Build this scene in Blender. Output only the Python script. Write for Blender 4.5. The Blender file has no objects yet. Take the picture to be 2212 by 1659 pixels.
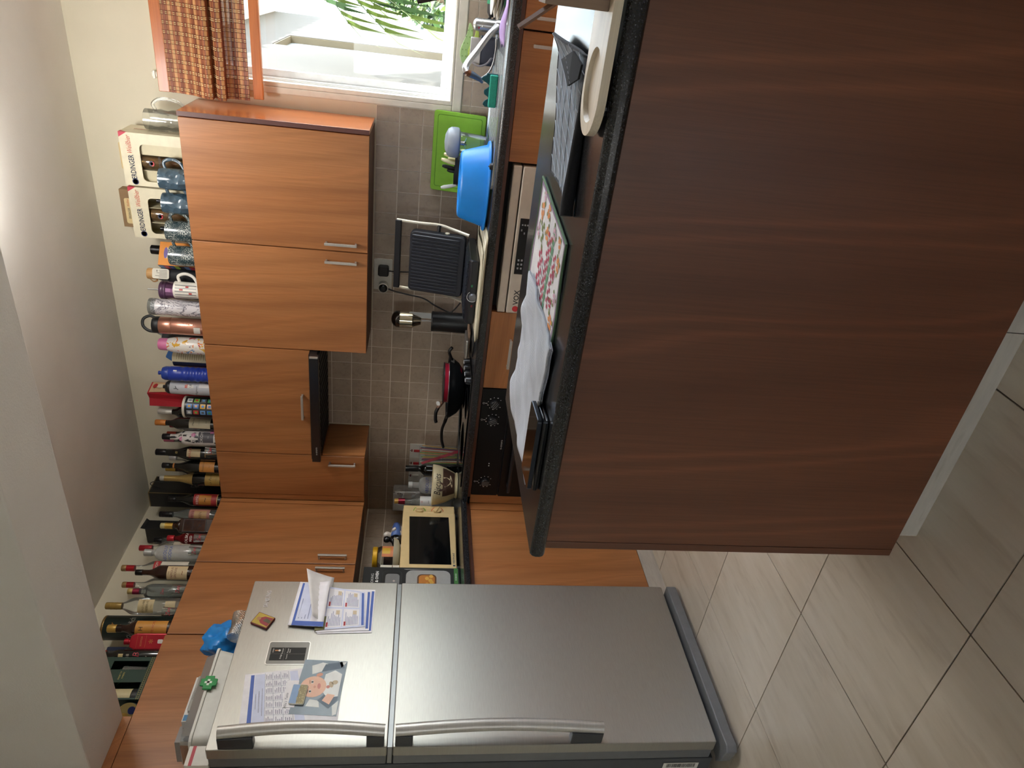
import bpy, math, random
from mathutils import Vector, Matrix
R = math.radians
random.seed(7)
SC = bpy.context.scene
COL = SC.collection

# ------------------------------------------------------------------ camera
CAM = Vector((2.7684, -3.1942, 1.1415))
yaw, pitch, roll = R(30.3705), R(-7.9919), R(3.169)
F = Vector((-math.sin(yaw) * math.cos(pitch), math.cos(yaw) * math.cos(pitch), math.sin(pitch)))
RT = Vector((math.cos(yaw), math.sin(yaw), 0)); UP = RT.cross(F)
R2 = RT * math.cos(roll) + UP * math.sin(roll); U2 = -RT * math.sin(roll) + UP * math.cos(roll)
cd = bpy.data.cameras.new('camera'); cam = bpy.data.objects.new('camera', cd); COL.objects.link(cam)
X, Y, Z = -U2, R2, -F            # the photograph was taken with the phone on its side
cam.matrix_world = Matrix(((X.x, Y.x, Z.x, CAM.x), (X.y, Y.y, Z.y, CAM.y), (X.z, Y.z, Z.z, CAM.z), (0, 0, 0, 1)))
cd.sensor_fit = 'HORIZONTAL'; cd.sensor_width = 36.0; cd.lens = 1508.93 / 2212 * 36.0
cd.clip_start = 0.02; cd.clip_end = 200
SC.camera = cam

# ------------------------------------------------------------------ world, sun, exposure
w = bpy.data.worlds.new('world'); SC.world = w; w.use_nodes = True
nt = w.node_tree; bg = nt.nodes['Background']
sky = nt.nodes.new('ShaderNodeTexSky'); sky.sky_type = 'NISHITA'; sky.sun_disc = False
sky.sun_elevation = R(52); sky.sun_rotation = R(100); sky.air_density = 1.0; sky.dust_density = 1.2
hz = nt.nodes.new('ShaderNodeHueSaturation'); hz.inputs['Saturation'].default_value = .45   # hazy, whitish sky
nt.links.new(sky.outputs[0], hz.inputs['Color']); nt.links.new(hz.outputs[0], bg.inputs[0]); bg.inputs[1].default_value = SKY_STRENGTH = 0.27
sd = bpy.data.lights.new('sun', 'SUN'); sun = bpy.data.objects.new('sun', sd); COL.objects.link(sun)
sd.energy = 2.0; sd.angle = R(0.6); sd.color = (1.0, 0.95, 0.87)
sdir = Vector((0.80, 0.16, 0.92)).normalized()          # towards the sun
sun.rotation_euler = sdir.to_track_quat('Z', 'Y').to_euler(); sun.location = (6, 0, 8)
SC.view_settings.view_transform = 'Standard'; SC.view_settings.look = 'None'
SC.view_settings.gamma = 1.0; SC.view_settings.use_curve_mapping = False
SC.view_settings.exposure = 3.25
cy = SC.cycles
cy.use_denoising = True; cy.max_bounces = 10; cy.diffuse_bounces = 6; cy.glossy_bounces = 4
cy.transmission_bounces = 6; cy.transparent_max_bounces = 16; cy.caustics_reflective = False; cy.caustics_refractive = False
cy.sample_clamp_indirect = 8.0

# ------------------------------------------------------------------ materials
def lin(h):
    h = h.lstrip('#'); o = []
    for i in (0, 2, 4):
        c = int(h[i:i + 2], 16) / 255
        o.append(c / 12.92 if c <= 0.04045 else ((c + 0.055) / 1.055) ** 2.4)
    return (*o, 1)
MATS = {}
def base_mat(name):
    m = bpy.data.materials.new(name); m.use_nodes = True
    n = m.node_tree; return m, n, n.nodes['Principled BSDF']
def coords(n, scale=(1, 1, 1), world=False, loc=None):
    tc = n.nodes.new('ShaderNodeTexCoord'); mp = n.nodes.new('ShaderNodeMapping')
    n.links.new(tc.outputs['Object'], mp.inputs[0]); mp.inputs['Scale'].default_value = scale
    if loc: mp.inputs['Location'].default_value = loc
    return mp
def noise(n, mp, scale, detail=3, rough=.55):
    t = n.nodes.new('ShaderNodeTexNoise'); t.inputs['Scale'].default_value = scale
    t.inputs['Detail'].default_value = detail; t.inputs['Roughness'].default_value = rough
    n.links.new(mp.outputs[0], t.inputs[0]); return t
def ramp(n, src, stops):
    r = n.nodes.new('ShaderNodeValToRGB'); e = r.color_ramp.elements
    while len(e) < len(stops): e.new(.5)
    for k, (p, c) in enumerate(stops): e[k].position = p; e[k].color = c
    n.links.new(src, r.inputs[0]); return r
def mix(n, a, b, fac, mode='MIX'):
    m = n.nodes.new('ShaderNodeMix'); m.data_type = 'RGBA'; m.blend_type = mode
    for s, v in ((m.inputs[0], fac), (m.inputs[6], a), (m.inputs[7], b)):
        if hasattr(v, 'links'): n.links.new(v, s)
        else: s.default_value = v
    return m.outputs[2]
def bump(n, p, src, strength, dist=.002):
    b = n.nodes.new('ShaderNodeBump'); b.inputs['Strength'].default_value = strength; b.inputs['Distance'].default_value = dist
    n.links.new(src, b.inputs['Height']); n.links.new(b.outputs[0], p.inputs['Normal'])
def M(hexc, rough=.45, metal=0.0, spec=.5, coat=0.0, var=.05, vs=30):
    """plain coloured surface with a little procedural mottling"""
    k = (hexc, rough, metal, spec, coat, var, vs)
    if k in MATS: return MATS[k]
    m, n, p = base_mat('surface_' + hexc.lstrip('#'))
    c = lin(hexc); mp = coords(n); t = noise(n, mp, vs, 2)
    a = tuple(x * (1 - var) for x in c[:3]) + (1,); b = tuple(min(1, x * (1 + var)) for x in c[:3]) + (1,)
    r = ramp(n, t.outputs[0], [(.3, a), (.7, b)])
    n.links.new(r.outputs[0], p.inputs['Base Color'])
    p.inputs['Roughness'].default_value = rough; p.inputs['Metallic'].default_value = metal
    p.inputs['Specular IOR Level'].default_value = spec; p.inputs['Coat Weight'].default_value = coat
    p.inputs['Coat Roughness'].default_value = .08
    MATS[k] = m; return m
def CLEAR(hexc='#f4f6f4', gloss=.9, rough=.03, dens=0.0, body='#dfe6e2'):
    """thin clear glass or plastic: tinted see-through plus a glossy skin, dens = share of milky body"""
    k = ('clear', hexc, gloss, rough, dens, body)
    if k in MATS: return MATS[k]
    m = bpy.data.materials.new('clear_' + hexc.lstrip('#')); m.use_nodes = True; n = m.node_tree
    n.nodes.remove(n.nodes['Principled BSDF']); out = n.nodes['Material Output']
    tr = n.nodes.new('ShaderNodeBsdfTransparent'); tr.inputs[0].default_value = lin(hexc)
    gl = n.nodes.new('ShaderNodeBsdfGlossy'); gl.inputs['Roughness'].default_value = rough
    df = n.nodes.new('ShaderNodeBsdfDiffuse'); df.inputs[0].default_value = lin(body)
    t = noise(n, coords(n), 25, 2)
    lw = n.nodes.new('ShaderNodeLayerWeight'); lw.inputs[0].default_value = .35
    mth = n.nodes.new('ShaderNodeMath'); mth.operation = 'MULTIPLY'; mth.inputs[1].default_value = gloss
    n.links.new(lw.outputs['Fresnel'], mth.inputs[0])
    m0 = n.nodes.new('ShaderNodeMixShader')
    md = n.nodes.new('ShaderNodeMapRange'); md.inputs[3].default_value = dens * .8; md.inputs[4].default_value = dens * 1.2
    n.links.new(t.outputs[0], md.inputs[0]); n.links.new(md.outputs[0], m0.inputs[0])
    n.links.new(tr.outputs[0], m0.inputs[1]); n.links.new(df.outputs[0], m0.inputs[2])
    m1 = n.nodes.new('ShaderNodeMixShader'); n.links.new(mth.outputs[0], m1.inputs[0])
    n.links.new(m0.outputs[0], m1.inputs[1]); n.links.new(gl.outputs[0], m1.inputs[2])
    n.links.new(m1.outputs[0], out.inputs[0]); MATS[k] = m; return m

def wood_mat(name, dark, mid, light, rough=.38, scale=1.0, axis=2, coat=.15, lines=.0):
    m, n, p = base_mat(name)
    s = [9, 9, 9]; s[axis] = .55
    oi = n.nodes.new('ShaderNodeObjectInfo'); tc = n.nodes.new('ShaderNodeTexCoord')
    ad = n.nodes.new('ShaderNodeVectorMath'); ad.operation = 'MULTIPLY_ADD'
    n.links.new(oi.outputs['Random'], ad.inputs[0]); ad.inputs[1].default_value = (37, 53, 19); n.links.new(tc.outputs['Object'], ad.inputs[2])
    mp = n.nodes.new('ShaderNodeMapping'); mp.inputs['Scale'].default_value = [v * scale for v in s]; n.links.new(ad.outputs[0], mp.inputs[0])
    big = noise(n, mp, .8, 3, .5)
    mp3 = n.nodes.new('ShaderNodeMapping'); s3 = [3.4, 3.4, 3.4]; s3[axis] = .42; mp3.inputs['Scale'].default_value = [v * scale for v in s3]; n.links.new(ad.outputs[0], mp3.inputs[0])
    wv = n.nodes.new('ShaderNodeTexWave'); wv.wave_type = 'BANDS'; wv.bands_direction = 'DIAGONAL'; wv.inputs['Scale'].default_value = 1.5; wv.inputs['Distortion'].default_value = 7
    wv.inputs['Detail'].default_value = 2.5; wv.inputs['Detail Scale'].default_value = .8; n.links.new(mp3.outputs[0], wv.inputs[0])
    mp2 = n.nodes.new('ShaderNodeMapping'); s2 = [95, 95, 95]; s2[axis] = 1.6; mp2.inputs['Scale'].default_value = s2; n.links.new(ad.outputs[0], mp2.inputs[0])
    fine = noise(n, mp2, 3.0, 4, .65)
    c1 = ramp(n, big.outputs[0], [(.30, lin(mid)), (.72, lin(light))]).outputs[0]
    r2 = ramp(n, wv.outputs['Color'], [(.0, (.80, .78, .76, 1)), (.25, (.97, .97, .97, 1)), (.80, (1.0, 1.0, 1.0, 1)), (.93, (1.10 + lines, 1.08 + lines, 1.06 + lines, 1)), (1, (.92, .90, .88, 1))]).outputs[0]
    c2 = mix(n, c1, r2, .75, 'MULTIPLY')
    r3 = ramp(n, fine.outputs[0], [(.35, lin(dark)), (.60, (1, 1, 1, 1))]).outputs[0]
    c3 = mix(n, c2, r3, .22, 'MULTIPLY')
    n.links.new(c3, p.inputs['Base Color']); p.inputs['Roughness'].default_value = rough
    p.inputs['Coat Weight'].default_value = coat; p.inputs['Coat Roughness'].default_value = .15
    bump(n, p, fine.outputs[0], .08, .001)
    return m
WOOD = wood_mat('cherry_veneer', '#8f6646', '#a1683c', '#b47b4c')
WOODH = wood_mat('cherry_veneer_flat_grain', '#8f6646', '#a1683c', '#b47b4c', axis=0)
WOOD_SHADE = wood_mat('cherry_veneer_shaded', '#7a5644', '#5f3623', '#6e432d', scale=.6, lines=.35)  # cabinet veneer darkened: the island's shade is put into the colour
GLOSSW = wood_mat('varnished_end_panel', '#a5552a', '#bd6a35', '#cb7a42', rough=.22, coat=.6)
BAMBOO_RAIL = wood_mat('orange_rail_wood', '#a85a28', '#c06a30', '#cc7838', axis=0)
RAWWOOD = wood_mat('taupe_wood', '#6b5546', '#8a715e', '#a08874', axis=2, coat=0, rough=.6)
LIGHTWOOD = wood_mat('bamboo_wood', '#b98a50', '#d2a468', '#dcb27a', axis=2, coat=0, rough=.5)

def plaster(name, col, b=.25, var=.04):
    m, n, p = base_mat(name); mp = coords(n); t = noise(n, mp, 3, 4); f = noise(n, mp, 160, 4, .7)
    c = lin(col); r = ramp(n, t.outputs[0], [(.3, tuple(x * (1 - var) for x in c[:3]) + (1,)), (.7, tuple(min(1, x * (1 + var)) for x in c[:3]) + (1,))])
    n.links.new(r.outputs[0], p.inputs['Base Color']); p.inputs['Roughness'].default_value = .85; p.inputs['Specular IOR Level'].default_value = .2
    bump(n, p, f.outputs[0], b, .002); return m
WALLP = plaster('wall_paint', '#e0dac6'); WALLW = plaster('white_wall_paint', '#efede6'); CEILP = plaster('ceiling_paint', '#e6e4de'); BEAMP = plaster('beam_paint', '#e4e3e0', .5)
OUTP = plaster('darkened_roughcast', '#4d4c49', 1.0)  # white wall coloured dark grey so the sunlight does not burn it out
SILLP = M('#dad5c8', .45)
def tile_mat(name, a, b, rough, s1, s2, stretch=(1, 1, 1), bs=.1, coat=0):
    m, n, p = base_mat(name); oi = n.nodes.new('ShaderNodeObjectInfo'); tc = n.nodes.new('ShaderNodeTexCoord')
    ad = n.nodes.new('ShaderNodeVectorMath'); ad.operation = 'MULTIPLY_ADD'
    n.links.new(oi.outputs['Random'], ad.inputs[0]); ad.inputs[1].default_value = (11, 17, 5); n.links.new(tc.outputs['Object'], ad.inputs[2])
    mp = n.nodes.new('ShaderNodeMapping'); mp.inputs['Scale'].default_value = stretch; n.links.new(ad.outputs[0], mp.inputs[0])
    t = noise(n, mp, s1, 5, .6); f = noise(n, mp, s2, 3, .6)
    c1 = ramp(n, t.outputs[0], [(.28, lin(a)), (.72, lin(b))]).outputs[0]
    c2 = ramp(n, f.outputs[0], [(.30, (.72, .68, .64, 1)), (.46, (1, 1, 1, 1))]).outputs[0]
    c3 = mix(n, c1, c2, .5, 'MULTIPLY')
    hv = n.nodes.new('ShaderNodeHueSaturation'); mr = n.nodes.new('ShaderNodeMapRange'); mr.inputs[3].default_value = .93; mr.inputs[4].default_value = 1.06
    n.links.new(oi.outputs['Random'], mr.inputs[0]); n.links.new(mr.outputs[0], hv.inputs['Value']); n.links.new(c3, hv.inputs['Color'])
    n.links.new(hv.outputs[0], p.inputs['Base Color']); p.inputs['Roughness'].default_value = rough; p.inputs['Coat Weight'].default_value = coat
    bump(n, p, f.outputs[0], bs, .001); return m
WTILE = tile_mat('stone_wall_tile', '#a99886', '#bcab99', .42, 14, 60, bs=.2)
FTILE = tile_mat('travertine_floor_tile', '#c4b8a6', '#d6ccbd', .3, 5, 9, (3.2, .55, 1), bs=.05)
PTILE = tile_mat('plinth_tile', '#b0aaa0', '#c6bfb4', .35, 6, 9, (1, 1, 5), bs=.05)
GROUT = M('#ebe3d8', .9); FGROUT = M('#5d5249', .9)
def granite():
    m, n, p = base_mat('black_granite'); mp = coords(n)
    v = n.nodes.new('ShaderNodeTexVoronoi'); v.inputs['Scale'].default_value = 620; n.links.new(mp.outputs[0], v.inputs[0])
    t = noise(n, mp, 260, 4, .7)
    c = ramp(n, v.outputs['Color'], [(.0, lin('#111214')), (.55, lin('#212225')), (.85, lin('#404247')), (1, lin('#7b7f84'))]).outputs[0]
    c2 = mix(n, c, ramp(n, t.outputs[0], [(.4, (.35, .35, .35, 1)), (.7, (1.2, 1.2, 1.2, 1))]).outputs[0], .8, 'MULTIPLY')
    n.links.new(c2, p.inputs['Base Color']); p.inputs['Roughness'].default_value = .2; p.inputs['Specular IOR Level'].default_value = .6
    bump(n, p, t.outputs[0], .008, .0003); return m
GRANITE = granite()
def brushed(name, col, rough, stretch, metal=.9, bs=.06):
    m, n, p = base_mat(name); mp = coords(n, stretch); t = noise(n, mp, 8, 3)
    c = lin(col); r = ramp(n, t.outputs[0], [(.3, tuple(x * .94 for x in c[:3]) + (1,)), (.7, tuple(min(1, x * 1.05) for x in c[:3]) + (1,))])
    n.links.new(r.outputs[0], p.inputs['Base Color']); p.inputs['Roughness'].default_value = rough; p.inputs['Metallic'].default_value = metal
    bump(n, p, t.outputs[0], bs, .0005); return m
FRIDGE = brushed('silver_door_skin', '#a5a39d', .36, (1, 3, 60), .75, .03)
STEEL = brushed('brushed_steel', '#b9b9b8', .28, (40, 40, 2)); CHROME = M('#d8d8da', .08, 1.0, var=.01)
HANDLE = brushed('satin_nickel', '#b9b6b1', .38, (2, 2, 40), .55); SINKM = brushed('sink_steel', '#c4c8ca', .22, (30, 2, 2))
GREYP = M('#6f7276', .45, .3); DGREY = M('#3a3d41', .5, .2); BLACK = M('#0c0d10', .35); BLACKG = M('#08090b', .1, 0, .6, .5)
WHITEP = M('#e9e6dd', .35); ALU = M('#e4e6e6', .4)
# ------------------------------------------------------------------ geometry helpers
class G:
    """collects faces, then becomes ONE mesh object"""
    def __init__(s): s.v = []; s.f = []; s.m = []; s.mi = 0
    def add(s, v, f):
        o = len(s.v); s.v += [tuple(p) for p in v]; s.f += [tuple(o + i for i in q) for q in f]; s.m += [s.mi] * len(f); return s
    def box(s, x0, x1, y0, y1, z0, z1):
        return s.add([(x0, y0, z0), (x1, y0, z0), (x1, y1, z0), (x0, y1, z0), (x0, y0, z1), (x1, y0, z1), (x1, y1, z1), (x0, y1, z1)],
                     [(0, 3, 2, 1), (4, 5, 6, 7), (0, 1, 5, 4), (1, 2, 6, 5), (2, 3, 7, 6), (3, 0, 4, 7)])
    def lathe(s, prof, seg=24, c=(0, 0, 0), sx=1, sy=1, a0=0, a1=2 * math.pi):
        full = abs(a1 - a0 - 2 * math.pi) < 1e-6; n = seg if full else seg + 1; v = []; f = []
        for r, z in prof:
            for k in range(n):
                a = a0 + (a1 - a0) * k / seg; v.append((c[0] + r * sx * math.cos(a), c[1] + r * sy * math.sin(a), c[2] + z))
        for i in range(len(prof) - 1):
            for k in range(seg):
                k2 = (k + 1) % n
                f.append((i * n + k, i * n + k2, (i + 1) * n + k2, (i + 1) * n + k))
        if full and prof[0][0] > 1e-5: f.append(tuple(reversed(range(n))))
        if full and prof[-1][0] > 1e-5: f.append(tuple((len(prof) - 1) * n + k for k in range(n)))
        return s.add(v, f)
    def cyl(s, r, z0, z1, c=(0, 0), seg=24, sx=1, sy=1): return s.lathe([(r, z0), (r, z1)], seg, (c[0], c[1], 0), sx, sy)
    def prism(s, poly, d0, d1, axis='y'):
        n = len(poly)
        def p(a, b, d): return {'y': (a, d, b), 'z': (a, b, d), 'x': (d, a, b)}[axis]
        v = [p(a, b, d0) for a, b in poly] + [p(a, b, d1) for a, b in poly]
        f = [tuple(reversed(range(n))), tuple(range(n, 2 * n))] + [(k, (k + 1) % n, n + (k + 1) % n, n + k) for k in range(n)]
        if axis == 'y': f = [tuple(reversed(q)) for q in f]
        return s.add(v, f)
    def tube(s, pts, r, seg=8, caps=True, flat=None):
        P = [Vector(p) for p in pts]; n = len(P); v = []; f = []; up = Vector((0, 0, 1)); prev = None
        for i in range(n):
            t = (P[min(i + 1, n - 1)] - P[max(i - 1, 0)]).normalized()
            if prev is None:
                a = t.orthogonal() if abs(t.dot(up)) > .95 else t.cross(up)
            else: a = prev - t * prev.dot(t)
            a.normalize(); prev = a; b = t.cross(a); rr = r[i] if isinstance(r, (list, tuple)) else r
            for k in range(seg):
                g = 2 * math.pi * k / seg; q = P[i] + a * (math.cos(g) * rr) + b * (math.sin(g) * rr * (flat or 1)); v.append(q[:])
        for i in range(n - 1):
            for k in range(seg): k2 = (k + 1) % seg; f.append((i * seg + k, i * seg + k2, (i + 1) * seg + k2, (i + 1) * seg + k))
        if caps: f += [tuple(reversed(range(seg))), tuple((n - 1) * seg + k for k in range(seg))]
        return s.add(v, f)
    def grid(s, fn, nu, nv, thick=0):
        v = [fn(i / nu, j / nv) for j in range(nv + 1) for i in range(nu + 1)]; w_ = nu + 1
        f = [(j * w_ + i, j * w_ + i + 1, (j + 1) * w_ + i + 1, (j + 1) * w_ + i) for j in range(nv) for i in range(nu)]
        return s.add(v, f)
    def quad(s, a, b, c, d): return s.add([a, b, c, d], [(0, 1, 2, 3)])
    def mesh(s, name, mats):
        me = bpy.data.meshes.new(name); me.from_pydata(s.v, [], s.f)
        for m in (mats if isinstance(mats, (list, tuple)) else [mats]): me.materials.append(m)
        me.polygons.foreach_set('material_index', s.m); me.update(); return me
    def out(s, name, mats, parent=None, smooth=None, bev=0, seg=2, loc=None, rot=None, kind=None, label=None, solid=0):
        return place(name, s.mesh(name, mats), parent, smooth, bev, seg, loc, rot, kind, label, solid)
def place(name, me, parent=None, smooth=None, bev=0, seg=2, loc=None, rot=None, kind=None, label=None, solid=0):
    o = bpy.data.objects.new(name, me); COL.objects.link(o)
    if parent: o.parent = parent
    if loc: o.location = loc
    if rot: o.rotation_euler = rot
    if smooth:
        me.shade_smooth(); me.set_sharp_from_angle(angle=smooth if smooth is not True else R(40))
    if solid:
        md = o.modifiers.new('thickness', 'SOLIDIFY'); md.thickness = solid
    if bev:
        md = o.modifiers.new('bevel', 'BEVEL'); md.width = bev; md.segments = seg; md.limit_method = 'ANGLE'; md.angle_limit = R(35)
    if kind: o['kind'] = kind
    if label: o['label'] = label
    return o
def thing(name, label, cat, loc=(0, 0, 0), rz=0, group=None):
    o = bpy.data.objects.new(name, None); COL.objects.link(o); o.location = loc; o.rotation_euler = (0, 0, rz)
    o.empty_display_size = .05; o['label'] = label; o['category'] = cat
    if group: o['group'] = group
    return o
def tag(o, label, cat, group=None):
    o['label'] = label; o['category'] = cat
    if group: o['group'] = group
    return o
def struct(o): o['kind'] = 'structure'; return o
def arc(c, r, a0, a1, n): return [(c[0] + r * math.cos(a0 + (a1 - a0) * k / n), c[1] + r * math.sin(a0 + (a1 - a0) * k / n)) for k in range(n + 1)]
def rrect(x0, x1, y0, y1, r, n=4):
    return arc((x1 - r, y0 + r), r, -math.pi / 2, 0, n) + arc((x1 - r, y1 - r), r, 0, math.pi / 2, n) + arc((x0 + r, y1 - r), r, math.pi / 2, math.pi, n) + arc((x0 + r, y0 + r), r, math.pi, 1.5 * math.pi, n)
def catmull(P, n=6):
    P = [Vector(p) for p in P]; Q = [P[0] * 2 - P[1]] + P + [P[-1] * 2 - P[-2]]; o = []
    for i in range(1, len(Q) - 2):
        for k in range(n):
            t = k / n; a, b, c, d = Q[i - 1:i + 3]
            o.append(.5 * ((2 * b) + (c - a) * t + (2 * a - 5 * b + 4 * c - d) * t * t + (3 * b - a - 3 * c + d) * t ** 3))
    return [tuple(p) for p in o] + [tuple(P[-1])]
def letters(s, size, mat, parent, loc=(0, 0, 0), rot=(0, 0, 0), curve=None, name='lettering', shear=0.0, align='CENTER', thick=0, sx=1.0, bold=0):
    cu = bpy.data.curves.new('t', 'FONT'); cu.body = s; cu.size = size; cu.align_x = align; cu.align_y = 'CENTER'; cu.shear = shear
    cu.resolution_u = 2; cu.extrude = thick; cu.offset = bold
    t = bpy.data.objects.new('t', cu); me = bpy.data.meshes.new_from_object(t); bpy.data.objects.remove(t); bpy.data.curves.remove(cu)
    for v in me.vertices:
        x, y, z = v.co; x *= sx
        if curve: v.co = (curve * math.sin(x / curve), -curve * math.cos(x / curve), y)
        else: v.co = (x, -z, y)
    me.materials.clear(); me.materials.append(mat); me.update()
    return place(name, me, parent, loc=loc, rot=rot)
def facing(x, y, off=0): return math.atan2(CAM.x - x, -(CAM.y - y)) + R(off)

# ------------------------------------------------------------------ room shell
ZC, ZT, ZB = 2.5595, 2.0908, 1.368          # ceiling, top and bottom of the wall cabinets
ZW = .888                                    # worktops
XR, YR = 4.6, -6.2                           # far right wall, wall behind the camera
WX0, WX1, WZ0, WZ1 = 2.275, 4.40, 1.048, 2.12   # window opening
g = G()
g.box(-.12, WX0, 0, .2, -.05, ZC + .1); g.box(WX1, XR + .12, 0, .2, -.05, ZC + .1)
g.box(WX0, WX1, 0, .2, -.05, WZ0); g.box(WX0, WX1, 0, .2, WZ1, ZC + .1)
wall_back = struct(g.out('wall_back', WALLP))
wall_left = struct(G().box(-.12, 0, YR - .12, 0, -.05, ZC + .1).out('wall_left', WALLP))
g = G(); RY0, RY1 = -.80, -.25
g.box(XR, XR + .12, YR - .12, RY0, -.05, ZC + .1); g.box(XR, XR + .12, RY1, 0, -.05, ZC + .1); g.box(XR, XR + .12, RY0, RY1, -.05, .9); g.box(XR, XR + .12, RY0, RY1, 2.3, ZC + .1)
wall_right = struct(g.out('wall_right', WALLW))      # unseen window opening added beyond the frame for fill light
g = G(); g.box(-.12, 1.5, YR - .12, YR, -.05, ZC + .1); g.box(2.0, XR + .12, YR - .12, YR, -.05, ZC + .1); g.box(1.5, 2.0, YR - .12, YR, -.05, 0); g.box(1.5, 2.0, YR - .12, YR, 2.1, ZC + .1)
wall_front = struct(g.out('wall_front', WALLW))      # unseen doorway opening added behind the camera for ambient light
ceiling = struct(G().box(-.12, XR + .12, YR - .12, .2, ZC, ZC + .15).out('ceiling', CEILP))
struct(G().box(0, XR, -1.75, -1.50, 2.127, ZC).out('trim_1', BEAMP, bev=.006, label='plastered ceiling beam'))
floor = struct(G().box(-.12, XR, YR, .0, -.06, -.0035).out('floor', FGROUT))
TS, TX, TY = .4452, 1.2895, -1.8862
tm = {}
for i in range(-3, 8):
    for j in range(-6, 5):
        x0, x1, y0, y1 = TX + i * TS, TX + (i + 1) * TS, TY + j * TS, TY + (j + 1) * TS
        x0 = max(x0, 0); y1 = min(y1, 0); x1 = min(x1, XR); y0 = max(y0, YR)
        if x1 - x0 < .02 or y1 - y0 < .02: continue
        k = (round(x1 - x0, 3), round(y1 - y0, 3)); h = .0018
        if k not in tm: tm[k] = G().box(-k[0] / 2 + h, k[0] / 2 - h, -k[1] / 2 + h, k[1] / 2 - h, -.0038, 0).mesh('floor_tile', FTILE)
        place('floor_tile', tm[k], floor, loc=((x0 + x1) / 2, (y0 + y1) / 2, 0))
# wall tiles, 10 cm, standing proud of their grout
P = .0995; gw = .0021
WT = [G().box(-P / 2 + gw, P / 2 - gw, -.0025, 0, -P / 2 + gw, P / 2 - gw).mesh('wall_tile', WTILE)]
def tile_field(wall, x0, x1, z0, z1, org, axis):
    gr = G(); (gr.box(x0, x1, -.0045, .001, z0, z1) if axis == 'y' else gr.box(-.001, .0045, x0, x1, z0, z1))
    gr.out('grout', GROUT, wall)
    n0 = math.floor((x0 - org) / P); n1 = math.ceil((x1 - org) / P); m0 = math.floor((z0 - 1.363) / P); m1 = math.ceil((z1 - 1.363) / P)
    for i in range(n0, n1):
        for j in range(m0, m1):
            a, b = max(org + i * P, x0), min(org + (i + 1) * P, x1); c, d = max(1.363 + j * P, z0), min(1.363 + (j + 1) * P, z1)
            if b - a < .012 or d - c < .012: continue
            if b - a > P - .002 and d - c > P - .002: me = WT[0]
            else: me = G().box(-(b - a) / 2 + gw, (b - a) / 2 - gw, -.0025, 0, -(d - c) / 2 + gw, (d - c) / 2 - gw).mesh('wall_tile', WTILE)
            o = place('wall_tile', me, wall)
            jit = random.uniform(-.0005, .0005)
            if axis == 'y': o.location = ((a + b) / 2, -.0045 + jit, (c + d) / 2)
            else: o.location = (.0045 + jit, (a + b) / 2, (c + d) / 2); o.rotation_euler = (0, 0, R(90))
tile_field(wall_back, .0075, 2.2345, ZW - .01, 1.363, 2.169, 'y'); tile_field(wall_back, 2.2345, 2.95, ZW - .01, 1.0055, 2.169, 'y')
tile_field(wall_back, .598, 1.18, 1.363, 1.59, 2.169, 'y')
tile_field(wall_left, -1.2, -.0075, ZW - .01, 1.363, -.05, 'x')

# round ceiling lamp, just above the frame
lamp = thing('ceiling_lamp', 'round white ceiling lamp over the kitchen aisle, just outside the view', 'lamp', (2.05, -1.0, ZC))
G().lathe([(0, -.001), (.17, -.001), (.172, -.012), (.155, -.018), (0, -.018)], 40).out('housing', M('#f0efec', .5), lamp, smooth=R(40))
em = bpy.data.materials.new('lamp_glass'); em.use_nodes = True; en = em.node_tree.nodes['Principled BSDF']; en.inputs['Base Color'].default_value = (.9, .88, .84, 1)
en.inputs['Emission Color'].default_value = (1.0, .965, .92, 1); en.inputs['Emission Strength'].default_value = 5.2
G().lathe([(.150, -.0185), (.150, -.045), (.135, -.075), (.095, -.100), (.045, -.112), (0, -.115)], 40).out('glass_bowl', em, lamp, smooth=True)
# window: casing, aluminium tracks, sliding sash, pane
win = thing('window_1', 'white sliding window with aluminium tracks above the sink', 'window'); win['kind'] = 'structure'; del win['category']
c0, cz0 = 2.235, 1.006
g = G()
for a, b, z0_, z1_ in ((c0, WX0 - .0122, WZ0 - .0025, 2.2), (WX1 + .012, WX1 + .05, WZ0 - .0025, 2.2), (c0, WX1 + .05, cz0, WZ0 - .003)): g.box(a, b, -.012, -.0003, z0_, z1_)
g.out('casing', SILLP, win, bev=.004)
g = G(); g.box(WX0 - .012, WX0 + .005, -.0118, -.0008, WZ0 - .0022, 2.2); g.box(WX0 + .0006, WX0 + .005, -.0005, .2, WZ0 + .0006, WZ1 - .001); g.box(WX1 - .005, WX1 - .0006, -.0005, .2, WZ0 + .0006, WZ1 - .001); g.box(WX0 + .0052, WX1 - .0052, -.0118, .2, WZ0 + .0006, WZ0 + .0068); g.box(WX0 + .0052, WX1 - .0052, -.0118, -.0008, WZ0 - .0022, WZ0 + .0004); g.out('jamb', SILLP, win, bev=.003)
g = G()
for y in (.035, .065, .095):
    g.box(WX0 + .0055, WX0 + .014, y, y + .006, WZ0 + .008, WZ1 - .002); g.box(WX0 + .0145, WX1 - .006, y, y + .006, WZ0 + .0125, WZ0 + .02)
g.box(WX0 + .0052, WX0 + .0085, .03, .13, WZ0 + .0072, WZ1 - .002); g.box(WX0 + .009, WX1 - .006, .03, .13, WZ0 + .0072, WZ0 + .012); g.out('track', ALU, win, bev=.001)
g = G(); s0, sz = WX0 + .012, WZ0 + .014
ze = WZ1 - .003; g.box(s0, s0 + .03, .072, .0935, sz, ze); g.box(s0 + .0301, 3.0, .072, .0935, sz, sz + .035); g.box(3.0001, 3.06, .071, .0938, sz, ze); g.box(3.0601, WX1 - .0401, .072, .0935, sz, sz + .035); g.box(WX1 - .04, WX1 - .01, .072, .0935, sz, ze)
g.out('sash', ALU, win, bev=.003)
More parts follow.
